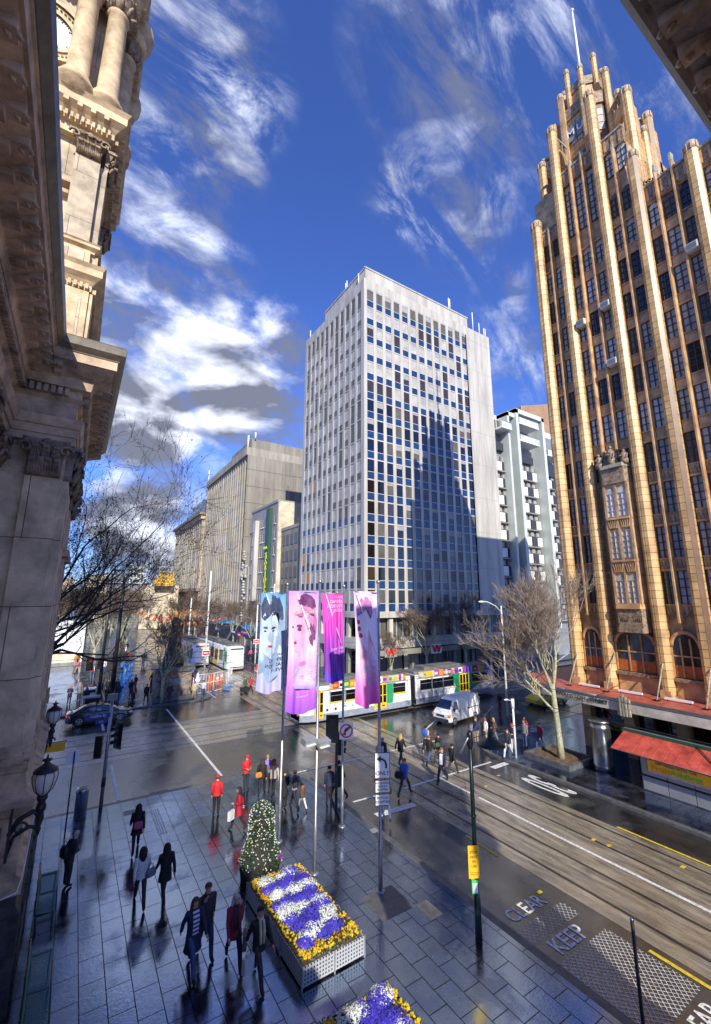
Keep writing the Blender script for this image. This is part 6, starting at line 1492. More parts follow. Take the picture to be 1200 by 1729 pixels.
# fruit kiosk
root = thing('fruit_kiosk', (27.6, 9.5, 0), 'grey metal fruit kiosk with a sloping red awning and bright painted banner', 'kiosk')
g = MB(); g.box(26.9, 3.0, 0, 29.3, 13.0, 2.05, 'panel_grey'); g.box(26.86, 3, .0, 26.9, 13.0, .72, 'steel_brushed'); g.box(26.84, 3, .72, 26.92, 13.02, .79, 'black_paint'); part(g, 'cabinet', root)
for k in range(6): g = MB(); y = 12.95-k*1.2; g.box(26.83, y-1.17, .06, 26.86, y-.02, .70, 'panel_grey'); g.box(26.85, y-1.17, .80, 26.895, y-.02, 1.9, 'mauve_render'); part(g, 'door_panel', root)
g = MB(); g.poly([(26.15, 14.15, 1.87), (27.9, 14.2, 2.5), (27.9, 2.5, 2.5), (26.15, 2.5, 1.87)], [(0, 1, 2, 3)], 'red_canvas'); g.poly([(26.15, 14.15, 1.84), (27.9, 14.2, 2.47), (27.9, 2.5, 2.47), (26.15, 2.5, 1.84)], [(3, 2, 1, 0)], 'red_canvas')
for k in range(24): y = 14.1-k*.5; g.tube([(26.15, y, 1.88), (27.9, y, 2.51)], .012, 4, 'red_canvas')
part(g, 'awning', root)
g = MB(); g.box(27.93, 2.4, 2.46, 28.5, 14.3, 2.60, 'tin_grey'); g.box(27.84, 2.4, 2.44, 27.93, 14.3, 2.64, 'sign_dark_green'); g.tube([(27.85, 10.6, 2.56), (26.2, 9.0, 1.95)], .03, 5, 'sign_dark_green'); g.tube([(26.14, 14.15, 1.86), (26.14, 2.5, 1.86)], .022, 5, 'tin_grey'); part(g, 'awning_frame', root)
g = MB(); g.box(26.78, 4.2, 1.0, 26.82, 12.6, 1.60, 'sign_yellow'); g.box(26.76, 9.8, 1.0, 26.80, 12.5, 1.06, 'print_lilac'); part(g, 'banner', root)
g = MB(); g.text('GET FRESH WITH THE', .15, face_east(26.765, 11.3, 1.51), 'print_hair_plum', .003, sx=1.25); g.text('Fruit', .36, face_east(26.765, 12.0, 1.25), 'lamp_orange', .004, sx=1.3); g.text('Addicts', .36, face_east(26.765, 10.85, 1.25), 'sign_green', .004, sx=1.3); part(g, 'lettering', root)
rg = random.Random(5); g = MB()
for k in range(18): g.ball((26.77, 9.5-k*.28, 1.3+rg.uniform(-.14, .16)), (.012, rg.uniform(.1, .2), rg.uniform(.1, .17)), rg.choice(['plastic_red', 'flower_magenta', 'flower_white', 'sign_green', 'lamp_orange', 'flower_blue']), 10, 6)
part(g, 'painted_fruit', root)
# street lamps and far poles
def street_lamp(x, y, h, arm, lab, m='galvanised', head='galvanised', grp='street lamps', r=.1, ang=PI):
    root = thing('street_lamp', (x, y, 0), lab, 'street lamp', grp); g = MB(); g.tube([(x, y, 0), (x, y, h)], [r, r*.6], 8, m); part(g, 'pole', root)
    if arm:
        c, s_ = math.cos(ang), math.sin(ang); g = MB(); g.tube([(x, y, h-.6), (x+c*arm*.3, y+s_*arm*.3, h), (x+c*arm*.7, y+s_*arm*.7, h+.35), (x+c*arm, y+s_*arm, h+.4)], r*.45, 6, m); part(g, 'arm', root)
        g = MB(); g.ball((x+c*arm, y+s_*arm, h+.36), (.38, .2, .1), head, 10, 6); part(g, 'lamp_head', root)
street_lamp(33.0, 26.5, 9.4, 2.6, 'tall pale street lamp rising behind the planted bare tree', 'white_paint', 'white_paint')
street_lamp(30.5, 45.5, 9.8, 1.8, 'grey street lamp in front of the white tower, right of the pink banner', ang=-.4)
street_lamp(4.2, 52.0, 12.2, 1.0, 'stout dark street lamp with wide lamp head beyond the dark sedan', 'dark_metal', 'dark_metal', r=.24, ang=.3)
street_lamp(2.9, 49.5, 12.4, .8, 'dark street lamp among branches, left of the stout one', 'dark_metal', 'dark_metal', r=.16, ang=1.0)
for k, (x, y, h, lab) in enumerate(((14.6, 57.5, 13.5, 'white tram pole left of the two far trams'), (23.6, 57.8, 12, 'white tram pole right of the far trams'), (17.9, 83, 10, 'white pole rising behind the roof of the modern tram'), (25, 68, 9, 'pale tram pole near the orange barriers'), (-3.0, 96, 12, 'distant white pole beyond the square'), (13.0, 98, 13, 'far white pole right of the bare street trees'))):
    root = thing('tram_pole', (x, y, 0), lab, 'pole', 'white tram poles along the far street'); g = MB(); g.tube([(x, y, 0), (x, y, h)], [.14, .09], 8, 'white_paint'); part(g, 'pole', root)
    if k < 4: g = MB(); g.box(x-.45, y-.12, 2.9, x+.45, y-.1, 3.6, 'sign_white'); g.box(x-.4, y-.14, 3.0, x+.4, y-.12, 3.5, 'sign_red'); g.box(x-.28, y-.16, 3.18, x+.28, y-.14, 3.3, 'sign_white'); part(g, 'stop_sign', root)
# overhead tram wires
for k, (a, b, z) in enumerate((((17.1, -60), (17.1, 200), 5.6), ((20.55, -60), (20.55, 200), 5.6), ((-80, 34.9), (150, 34.9), 5.6), ((-80, 38.4), (150, 38.4), 5.6))):
    lab = ['overhead tram wire above the nearer track of the near street', 'overhead tram wire above the farther track of the near street', 'overhead tram wire above the big tram', 'overhead tram wire just beyond the big tram'][k]
    g = MB(); g.tube([(a[0], a[1], z), (b[0], b[1], z)], .013, 4, 'black_paint'); solo(g, 'tram_wire', (a[0], a[1], z), lab, 'wire', 'overhead tram wires')
for k, (a, b) in enumerate((((11.41, 10.75, 5.5), (31, 12.9, 6.6)), ((2.18, 26.29, 6.2), (33, 26.5, 8)), ((4.2, 52, 7.5), (33, 50, 8)), ((-.7, 21, 8.6), (4.2, 52, 8.6)))):
    lab = ['span wire from the dark lamp pole to the gothic tower', 'span wire slung above the crossing', 'span wire over the far side of the junction', 'span wire from the town hall to the stout street lamp'][k]
    g = MB(); a_, b_ = Vector(a), Vector(b); g.tube([a_+(b_-a_)*t-Vector((0, 0, .5*math.sin(PI*t))) for t in [i/10 for i in range(11)]], .012, 4, 'black_paint'); solo(g, 'span_wire', a, lab, 'wire', 'span wires')
g = MB(); g.tube([(10.95, 10.75, 5.15), (11.05, 10.7, 4.2), (11.3, 10.7, 3.3)], .006, 4, 'black_paint'); solo(g, 'stay_wire', (10.95, 10.75, 5.15), 'thin stay wire hanging from the arm of the dark pole', 'wire')
g = MB(); g.tube([(-.28, 15.3, 4.3), (-.30, 15.25, 3.9), (-.33, 15.2, 3.4), (-.36, 15.1, 3.0), (-.42, 15.0, 2.75), (-.9, 14.9, 2.7)], .018, 6, 'white_paint'); solo(g, 'white_cable', (-.3, 15.3, 3.4), 'white cable hanging down the town hall wall above the bench', 'cable')
# monument on the far corner
root = thing('explorers_monument', (9.3, 48.5, 0), 'dark stone monument with a broad plinth and rough tapering shaft on the far corner', 'monument')
g = MB(); g.box(7.4, 47.9, 0, 11.3, 51, .35, 'kerb_stone'); g.box(7.7, 48.2, .35, 11.0, 50.8, 2.7, 'sooty_stone'); g.box(7.45, 48.0, 2.7, 11.25, 51, 3.15, 'kerb_stone'); part(g, 'plinth', root)
g = MB(); g.lathe(9.3, 49.4, [(1.1, 3.1), (1.0, 3.9), (.72, 4.6), (.66, 5.4), (.5, 6.2), (.42, 7.2), (.46, 7.5), (.2, 8.0)], 11, 'bluestone_rock'); part(g, 'shaft', root)
g = MB(); g.box(8.9, 48.17, 1.4, 10.4, 48.2, 2.0, 'panel_grey'); part(g, 'plaque', root)
# barriers, water-filled blocks and cones near the far corner
def barrier(x, y, rz, lab, m='white_paint', feet='plastic_blue', L=2.2):
    root = thing('crowd_barrier', (0, 0, 0), lab, 'barrier', 'mesh fence panels on the far corner'); g = MB()
    for z in (.1, 1.05, 1.95): g.tube([(-L/2, 0, z), (L/2, 0, z)], .028, 5, m)
    for k in range(9): x_ = -L/2+L*k/8; g.tube([(x_, 0, .1), (x_, 0, 1.95)], .012 if k % 8 else .04, 4, m)
    part(g, 'panel', root)
    for s in (-1, 1): g = MB(); g.box(s*L/2-.12, -.35, 0, s*L/2+.12, .35, .13, feet); part(g, 'foot', root)
    place(root, (x, y, .01), rz)
for k, (x, y, rz) in enumerate(((12.6, 49.6, .1), (14.6, 50.4, .6), (16.3, 52.4, 1.1), (5.4, 57, 1.35), (5.9, 59.6, 1.35), (6.5, 62.3, 1.3), (7.1, 65, 1.3))):
    barrier(x, y, rz, ['white fence panel nearest the monument', 'white fence panel in front of the waiting pedestrians', 'white fence panel turned towards the trams', 'blue-footed fence panel by the square, nearest of its line', 'fence panel second in the line by the square', 'fence panel third in the line by the square', 'fence panel farthest along the line by the square'][k], m='sky_blue_paint' if k > 2 else 'white_paint')
def block(x, y, rz, m, lab, name='barrier_block'):
    root = thing(name, (0, 0, 0), lab, 'barrier', 'plastic road barriers'); g = MB(); g.extr([(-.75, -.28, 0), (-.75, -.1, .5), (-.75, -.08, .95), (-.75, .08, .95), (-.75, .1, .5), (-.75, .28, 0)], (0, 0, 0), (1.5, 0, 0), m); part(g, 'body', root)
    g = MB(); g.box(-.5, -.285, .1, .5, .285, .2, 'sign_white'); part(g, 'stripe', root); place(root, (x, y, ZR), rz)
cs = ['plastic_orange', 'sign_white', 'plastic_orange', 'plastic_red', 'sign_white']
for k, (x, y, rz) in enumerate(((22.7, 60.5, 1.5), (22.9, 58.4, 1.4), (23.3, 56.4, 1.2), (23.9, 54.6, 1.0), (14.2, 58.6, 1.2), (15.2, 56.2, 1.0), (12.9, 62, 1.4), (13.2, 65, 1.5), (12.6, 68, 1.5))):
    block(x, y, rz, cs[k % 5], ['orange block barrier closest to the modern tram', 'white block barrier second from the modern tram', 'orange block barrier third from the modern tram', 'red block barrier at the end of the row near the blue banner', 'white block barrier in front of the older tram', 'orange block barrier between fence and tram track', 'white block barrier left of the older tram', 'orange block barrier farther left of the older tram', 'red block barrier farthest along the left kerb'][k])
for k, (x, y) in enumerate(((15.3, 54.0), (16.2, 55.4), (12.2, 53.2), (13.9, 60.6), (14.1, 63.5), (11.9, 56.5))):
    root = thing('traffic_cone', (x, y, 0), ['orange cone nearest the tram track', 'orange cone beside the older tram nose', 'orange cone behind the white fence', 'orange cone left of the tram pole', 'orange cone farthest along the kerb', 'orange cone near the monument'][k], 'cone', 'orange traffic cones')
    g = MB(); g.lathe(x, y, [(.22, .06), (.14, .6), (.05, 1.1), (.03, 1.15)], 10, 'plastic_orange'); part(g, 'cone', root); g = MB(); g.box(x-.25, y-.25, 0, x+.25, y+.25, .07, 'plastic_red'); part(g, 'base', root); g = MB(); g.lathe(x, y, [(.155, .55), (.11, .8)], 10, 'sign_white'); part(g, 'band', root)
# shop awnings and sign boxes along the far right side of the street
for k, (y, L, z, m, lab) in enumerate(((94.5, 5.5, 3.9, 'panel_dark', 'dark street awning below the carved white front'), (101, 12, 4.6, 'sky_blue_paint', 'bright blue shop awning below the ribbed building'), (114, 12, 4.6, 'panel_dark', 'dark awning under the far end of the ribbed building'), (127, 12, 4.5, 'mauve_render', 'mauve awning beyond the ribbed building'), (142, 18, 4.5, 'sign_yellow', 'yellow-edged awning under the old stone building'), (68, 9.8, 3.8, 'panel_dark', 'dark awning beside the white tower'))):
    root = thing('shop_awning', (29.5, y, z), lab, 'awning', 'shop awnings along the far street'); g = MB(); g.box(27.6, y, z-.25, 31.8, y+L, z+.1, m); part(g, 'roof', root); g = MB(); g.box(27.5, y, z-.35, 27.6, y+L, z+.25, 'tin_grey' if k % 2 else m); part(g, 'fascia', root)
for k, (y, z, m, w) in enumerate(((88, 3.3, 'sign_blue', 3.0), (81, 3.6, 'flower_magenta', 3.5), (84.5, 3.0, 'plastic_red', 2), (99, 3.3, 'sky_blue_paint', 4), (112, 3.4, 'sign_red', 3), (122, 3.3, 'sign_yellow', 3), (73, 3.0, 'sign_green', 3))):
    root = thing('shop_sign', (28.4, y, z), ['deep blue', 'pink', 'red', 'light blue', 'dark red', 'yellow', 'green'][k]+' shop sign box hanging under the far awnings', 'sign', 'shop sign boxes'); g = MB(); g.box(27.9, y, z-.4, 28.1, y+w, z+.4, m); part(g, 'box', root); g = MB(); g.box(27.88, y+.3, z-.15, 27.9, y+w-.3, z+.15, 'sign_white'); part(g, 'stripe', root)
# red paper lanterns strung over the street
rg = random.Random(12); g0 = None
for s in range(3):
    for k in range(14):
        x = 12+k*1.25; y = 92+s*16; z = 6.2-1.2*math.sin(PI*k/13)+s*.3
        if g0 is None:
            g = MB(); g.ball((0, 0, 0), (.3, .3, .34), 'plastic_orange', 8, 6); me = g.mesh('paper_lantern'); g0 = me
        o = bpy.data.objects.new('paper_lantern', g0); COL.objects.link(o); o.location = (x, y, z); ordn = ['first', 'second', 'third', 'fourth', 'fifth', 'sixth', 'seventh', 'eighth', 'ninth', 'tenth', 'eleventh', 'twelfth', 'thirteenth', 'fourteenth'][k]; tag(o, f'{ordn} orange-red lantern from the left on the {["nearest","middle","farthest"][s]} string over the street', 'lantern', 'paper lanterns over the far street')
# litter bin and traffic light of the far left corner
root = thing('litter_bin', (2.2, 47.8, 0), 'dark square litter bin with a pale lid behind the sedan', 'bin'); g = MB(); g.box(1.75, 47.5, 0, 2.9, 48.3, 1.1, 'dark_metal'); part(g, 'body', root); g = MB(); g.box(1.7, 47.45, 1.1, 2.95, 48.35, 1.22, 'tin_grey'); part(g, 'lid', root)
root = thing('traffic_signal', (2.2, 51.5, 0), 'far traffic signal showing red above a white cabinet', 'traffic light'); g = MB(); g.tube([(2.4, 51.5, 0), (2.4, 51.5, 4.2)], .07, 8, 'galvanised'); part(g, 'pole', root); signal_head(root, 1.95, 51.4, 3.6, .1, lit=0); signal_head(root, 2.75, 51.4, 3.6, .1, lit=0, back=False)
root = thing('signal_cabinet', (2.2, 50.6, 0), 'white control cabinet below the far red signal', 'cabinet'); g = MB(); g.box(1.7, 50.3, 0, 2.7, 50.9, 1.5, 'sign_white'); part(g, 'case', root); g = MB(); g.box(1.75, 50.27, 1.1, 2.65, 50.3, 1.35, 'leaf_green'); part(g, 'label_band', root)
root = thing('yellow_banner_sign', (-.9, 25.2, 3), 'small yellow banner sign jutting from the town hall near the far lantern', 'sign'); g = MB(); g.box(-.75, 24.2, 3.4, .35, 24.24, 3.75, 'sign_yellow'); part(g, 'panel', root); g = MB(); g.tube([(-.75, 24.25, 3.78), (.4, 24.25, 3.78)], .02, 5, 'dark_metal'); part(g, 'bracket', root)

# =================================================================== bare trees
def grow(rg, base, d0, L0, r0, depth, twigs, limbs, env=None, split=(2, 3), spread=.55, upb=.15, minr=.008, wig=.12, shr=.76):
    st = [(Vector(base), Vector(d0).normalized(), L0, r0, 0)]
    while st:
        p, d, L, r, k = st.pop()
        pts = [p]; rad = [r]; nseg = 4 if k < 3 else 3; q = p; dd = d
        for i in range(nseg):
            dd = (dd+Vector((rg.uniform(-wig, wig), rg.uniform(-wig, wig), rg.uniform(-wig*.6, wig)+upb*.12))).normalized(); q = q+dd*(L/nseg); pts.append(q); rad.append(r*(1-.3*(i+1)/nseg))
        (limbs if k < 2 else twigs).tube(pts, rad, 7 if k < 1 else (5 if k < 3 else 3), 'x', cap=False)
        if k >= depth: continue
        n = rg.randint(*split) + (1 if k > 2 else 0)
        for j in range(n):
            a = dd.orthogonal().normalized(); a.rotate(Matrix.Rotation(rg.uniform(0, 2*PI), 3, dd))
            nd = (dd+a*rg.uniform(spread*.5, spread*1.35)+Vector((0, 0, upb))).normalized()
            t = 1.0 if j == 0 else rg.uniform(.35, 1.0)
            ip = min(nseg, max(1, int(round(t*nseg)))); pp = pts[ip]
            if env and not env(pp): continue
            st.append((pp, nd, L*shr*rg.uniform(.8, 1.15), max(minr, rad[ip]*(.72 if j == 0 else .55)), k+1))
def retag(mb, m):
    mb.mats = [m]; mb.mi = [0]*len(mb.f)
def bare_tree(loc, label, L0, r0, depth, seed, bark, twig, d0=(0, 0, 1), trunk=None, name='plane_tree', group=None, limbdirs=None, **kw):
    rg = random.Random(seed); root = thing(name, loc, label, 'tree', group); lim = MB(); tw = MB()
    x, y, z = loc
    if trunk:
        lim.tube(trunk[0], trunk[1], 12, 'x')
    starts = limbdirs or [(loc, d0, L0, r0)]
    for (b, d, L, r) in starts: grow(rg, b, d, L, r, depth, tw, lim, **kw)
    retag(lim, bark); part(lim, 'trunk', root)
    if tw.f: retag(tw, twig); part(tw, 'crown', root)
    return root, tw
# planted plane tree at the gothic tower corner
TX, TY = 26.9, 17.7
tr = ([(TX, TY, 0), (TX-.02, TY+.02, 1.2), (TX-.06, TY+.05, 2.4), (TX-.1, TY+.1, 3.4), (TX-.12, TY+.12, 4.6)], [.24, .19, .17, .17, .13])
ld = [((TX-.09, TY+.08, 2.9), (-.75, .55, .75), 2.5, .085), ((TX-.12, TY+.12, 4.4), (-.35, .15, 1.0), 2.7, .11), ((TX-.12, TY+.12, 4.4), (.22, -.1, 1.0), 2.7, .11), ((TX-.1, TY+.1, 3.8), (-.6, .7, .8), 2.4, .08), ((TX-.1, TY+.1, 4.2), (.2, .6, 1.0), 2.4, .08), ((TX-.1, TY+.1, 4.0), (-.7, -.1, .9), 2.3, .07), ((TX-.1, TY+.1, 4.5), (-.3, -.5, 1), 2.2, .07)]
root, _ = bare_tree((TX, TY, 0), 'pale-barked bare plane tree planted beside the steel drum kiosk', 2, .2, 5, 5, 'bark_pale', 'twig_brown', trunk=tr, limbdirs=ld, upb=.20, spread=.66, shr=.75, minr=.011, split=(3, 4))
g = MB(); x0, x1, y0, y1 = 25.6, 28.5, 16.4, 19.5
for (a, b, c, d) in ((x0, y0, x1, y0+.2), (x0, y1-.2, x1, y1), (x0, y0+.2, x0+.2, y1-.2), (x1-.2, y0+.2, x1, y1-.2)): g.box(a, b, 0, c, d, .32, 'kerb_stone')
rb = thing('tree_planter', (x0, y0, 0), 'low stone kerbed square of bare earth round the pale plane tree', 'planter'); part(g, 'kerb', rb)
g = MB(); rg = random.Random(1); n = 10; vs = [(x0+.2+(x1-x0-.4)*i/n, y0+.2+(y1-y0-.4)*j/n, .14+rg.uniform(0, .08)) for j in range(n+1) for i in range(n+1)]
g.poly(vs, [(j*(n+1)+i, j*(n+1)+i+1, (j+1)*(n+1)+i+1, (j+1)*(n+1)+i) for j in range(n) for i in range(n)], 'soil'); part(g, 'earth', rb)
# big plane whose limbs reach in from behind the town hall pavilion
bx, by = -5.2, 28.0
tr = ([(bx, by, 0), (bx+.1, by, 3), (bx+.3, by+.1, 5.5)], [.42, .34, .30])
ld = [((bx+.3, by, 5.2), (1, .12, .72), 5.2, .17), ((bx+.3, by, 6.0), (1, .3, .45), 5.0, .13), ((bx+.3, by, 5.4), (1, -.05, .12), 5.0, .12), ((bx+.3, by, 5.4), (1, .3, 1.05), 5.0, .15), ((bx+.3, by, 5.4), (.7, .5, 1.6), 5.0, .14), ((bx+.2, by, 5.4), (.2, .4, 1.2), 4.5, .14), ((bx+.3, by, 5.0), (1, .6, .15), 4.4, .10), ((bx+.3, by, 6.2), (.9, -.12, 1.0), 4.6, .11), ((bx+.3, by, 5.8), (1, .2, .9), 5.2, .13), ((bx+.3, by, 5.6), (1, .45, .6), 5.2, .12)]
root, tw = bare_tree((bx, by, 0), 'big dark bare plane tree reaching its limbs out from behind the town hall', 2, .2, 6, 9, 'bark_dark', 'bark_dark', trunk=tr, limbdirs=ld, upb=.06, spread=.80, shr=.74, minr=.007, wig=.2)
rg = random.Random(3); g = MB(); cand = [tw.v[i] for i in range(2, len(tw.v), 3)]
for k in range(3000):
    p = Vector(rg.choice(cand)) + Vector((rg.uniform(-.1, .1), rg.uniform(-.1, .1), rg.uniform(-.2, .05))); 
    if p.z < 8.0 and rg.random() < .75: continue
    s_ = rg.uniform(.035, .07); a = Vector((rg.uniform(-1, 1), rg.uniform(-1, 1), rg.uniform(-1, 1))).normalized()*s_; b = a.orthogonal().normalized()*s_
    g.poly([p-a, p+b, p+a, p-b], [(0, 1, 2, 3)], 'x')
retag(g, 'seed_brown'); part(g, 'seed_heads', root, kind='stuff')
# trees across the junction and down the far street
spots = [(40.0, 44.6, 1.0, 'bare tree in front of the white tower, right of the street lamp'), (47.5, 44.8, 1.05, 'bare tree by the far awning, nearly behind the pale plane tree'), (34.6, 45.3, .62, 'small bare tree behind the tram, left of its pantograph'), (28.6, 68, .9, 'bare tree at the left foot of the white tower'),
         (28.2, 79, .95, 'bare tree below the sports shop sign'), (28.2, 90, 1.0, 'bare tree before the carved white front'), (28.2, 101, 1.0, 'bare tree at the near end of the ribbed building'), (28.2, 112, 1.05, 'bare tree at the middle of the ribbed building'), (28.2, 124, 1.05, 'bare tree toward the far end of the ribbed building'), (28.0, 137, 1.05, 'bare tree between ribbed and old stone buildings'), (28, 152, 1.0, 'bare tree under the old stone building'),
         (7, 84, 1.15, 'bare tree behind the monument, to its left'), (3.2, 74, 1.1, 'bare tree on the square near the blue barriers'), (9.5, 98, 1.15, 'bare tree beyond the monument shaft'), (1, 96, 1.2, 'bare tree right of the white hoarding'), (5, 116, 1.2, 'bare tree deep in the square, centre'), (11, 128, 1.2, 'bare tree far along the left kerb'), (-3, 112, 1.2, 'bare tree against the cream corner building'), (8, 146, 1.2, 'bare tree at the end of the left row'), (15, 168, 1.2, 'bare tree below the golden crown'), (0, 140, 1.3, 'bare tree below the distant skyline')]
for k_, q_ in enumerate(((6, 104), (2, 128), (10, 112), (13, 150), (-2, 90), (9, 134), (4, 160), (12, 138), (0, 118), (7.5, 90.5))): spots.append((q_[0], q_[1], 1.2, f'bare street tree in the brown thicket on the left, {["first","second","third","fourth","fifth","sixth","seventh","eighth","ninth","tenth"][k_]} one in'))
spots.append((8.2, 47.7, .85, 'bare tree overlapping the front of the monument'))
protos = []
for s in (31, 32, 33):
    root, _ = bare_tree((0, 0, 0), 'bare street tree', 2.6, .16, 6, s, 'bark_pale', 'twig_haze', trunk=([(0, 0, 0), (0, 0, 2.6)], [.2, .16]), limbdirs=[((0, 0, 2.5), (.5*math.cos(a), .5*math.sin(a), 1), 2.6, .1) for a in (0, 1.3, 2.5, 3.8, 5)], group='bare street trees', name='street_tree', upb=.12, spread=.6, shr=.70, minr=.012)
    protos.append(root)
for k, (x, y, s, lab) in enumerate(spots):
    if k < 3: o = protos[k]
    else: o = copy_tree(protos[k % 3])
    place(o, (x, y, 0), k*1.3, lab, None, (s*1.05, s*1.05, s))

# =================================================================== flower planters
def clump(g, c, r, m, n, s, rg, up=.5):
    for k in range(n):
        a = rg.uniform(0, 2*PI); rr = r*math.sqrt(rg.random()); hz = up*r*(1-(rr/r)**2)
        p = Vector((c[0]+rr*math.cos(a), c[1]+rr*math.sin(a), c[2]+hz+rg.uniform(-.01, .02)))
        nrm = Vector((rr/r*math.cos(a)*.7+rg.uniform(-.4, .4), rr/r*math.sin(a)*.7+rg.uniform(-.4, .4), 1)).normalized(); u = nrm.orthogonal().normalized()*s*rg.uniform(.7, 1.2); v = nrm.cross(u)
        g.poly([p+u, p+v, p-u, p-v], [(0, 1, 2, 3)], m)
def perf(name):
    m, t, b = mk(name); b.inputs['Roughness'].default_value = .4; b.inputs['Metallic'].default_value = .2
    c = N(t, 'ShaderNodeTexCoord'); sp = N(t, 'ShaderNodeSeparateXYZ'); t.links.new(c.outputs['Object'], sp.inputs[0])
    def M_(op, a, b_=None):
        n = N(t, 'ShaderNodeMath', operation=op)
        for i, q in enumerate((a, b_)):
            if q is None: continue
            if isinstance(q, (int, float)): n.inputs[i].default_value = q
            else: t.links.new(q, n.inputs[i])
        return n.outputs[0]
    # punched holes in a square grid: distance from each cell's centre
    u = M_('SUBTRACT', M_('FRACT', M_('MULTIPLY', M_('ADD', sp.outputs[0], sp.outputs[1]), 11)), .5); v = M_('SUBTRACT', M_('FRACT', M_('MULTIPLY', sp.outputs[2], 11)), .5)
    d = M_('SQRT', M_('ADD', M_('MULTIPLY', u, u), M_('MULTIPLY', v, v))); h = M_('LESS_THAN', d, .27)
    mx = N(t, 'ShaderNodeMix', data_type='RGBA'); t.links.new(h, mx.inputs[0]); mx.inputs[6].default_value = (.50, .52, .54, 1); mx.inputs[7].default_value = (.02, .022, .025, 1); t.links.new(mx.outputs[2], b.inputs['Base Color'])
perf('perforated_metal')
def planter(c, a, b, rz, label, seed):
    root = thing('flower_planter', (0, 0, 0), label, 'planter', 'perforated metal flower planters'); rg = random.Random(seed); hx, hy, hh = a/2, b/2, .52
    g = MB()
    for (x0, y0, x1, y1) in ((-hx, -hy, hx, -hy+.02), (-hx, hy-.02, hx, hy), (-hx, -hy+.02, -hx+.02, hy-.02), (hx-.02, -hy+.02, hx, hy-.02)): g.box(x0, y0, .06, x1, y1, hh, 'perforated_metal')
    part(g, 'side_panels', root)
    g = MB()
    for x in (-hx, 0, hx):
        for y in (-hy, hy): g.box(x-.02, y-.025 if y < 0 else y, 0, x+.02, y if y < 0 else y+.025, hh+.01, 'tin_grey')
    for y in (-hy, -hy/3, hy/3, hy):
        for x in (-hx, hx): g.box(x-.025 if x < 0 else x, y-.02, 0, x if x < 0 else x+.025, y+.02, hh+.01, 'tin_grey')
    part(g, 'corner_posts', root)
    g = MB(); n = 16; vs = [(-hx+.03+(a-.06)*i/n, -hy+.03+(b-.06)*j/n, hh-.06+rg.uniform(0, .05)) for j in range(n+1) for i in range(n+1)]
    g.poly(vs, [(j*(n+1)+i, j*(n+1)+i+1, (j+1)*(n+1)+i+1, (j+1)*(n+1)+i) for j in range(n) for i in range(n)], 'soil'); part(g, 'soil', root)
    g = MB()
    for k in range(5200):
        x, y = rg.uniform(-hx, hx), rg.uniform(-hy, hy); e = min(hx-abs(x), hy-abs(y)); p = Vector((x, y, hh-.03+rg.uniform(0, .10)+min(.10, e*.3))); d = Vector((rg.uniform(-1, 1), rg.uniform(-1, 1), rg.uniform(.2, 1))).normalized(); s_ = rg.uniform(.02, .045); q = d.orthogonal().normalized()*s_*.5
        g.poly([p-q, p+d*s_, p+q, p-d*s_*.6], [(0, 1, 2, 3)], 'leaf_grey' if (e < .16 and (abs(y) > hy-.5) and rg.random() < .8) else 'leaf_green')
    part(g, 'foliage', root, kind='stuff')
    g = MB()
    for k in range(620):      # pansies round the rim
        s = rg.random(); side = rg.random()
        x = rg.choice((-1, 1))*(hx-rg.uniform(.05, .36)); y = rg.uniform(-hy+.1, hy-.1)
        if side < .38: y = rg.choice((-1, 1))*(hy-rg.uniform(.12, .5)); x = rg.uniform(-hx+.1, hx-.1)
        clump(g, (x, y, hh+.07), .032, 'flower_yellow' if rg.random() < .9 else 'lamp_orange', 8, .026, rg, .6)
    part(g, 'yellow_pansies', root, kind='stuff')
    g = MB(); g2 = MB(); k = 0; yy = -hy+.55
    while yy < hy-.35:
        for i in range(3):
            x = -hx+.48+(a-.96)*i/2+rg.uniform(-.12, .12); y = yy+rg.uniform(-.13, .13)+.12*i
            wht = (k % 3 == 1) or (k % 3 == 2 and rg.random() < .25)
            if wht: clump(g2, (x, y, hh+.12), rg.uniform(.25, .36), 'flower_white', 380, .022, rg, .22)
            else: clump(g, (x, y, hh+.12), rg.uniform(.25, .38), 'flower_blue', 400, .024, rg, .22)
            if rg.random() < .35: clump(g, (x+.1, y+.12, hh+.12), .14, 'flower_blue', 80, .017, rg, .7)
        yy += .30; k += 1
    part(g, 'blue_flowers', root, kind='stuff'); part(g2, 'white_flowers', root, kind='stuff')
    place(root, c, rz)
planter((7.02, 14.0, 0), 1.98, 4.1, .02, 'long perforated planter packed with yellow, blue and white flowers, in the centre foreground', 1)
planter((6.75, 8.4, 0), 1.98, 4.0, .02, 'second flower planter, cut off by the bottom edge of the view', 2)
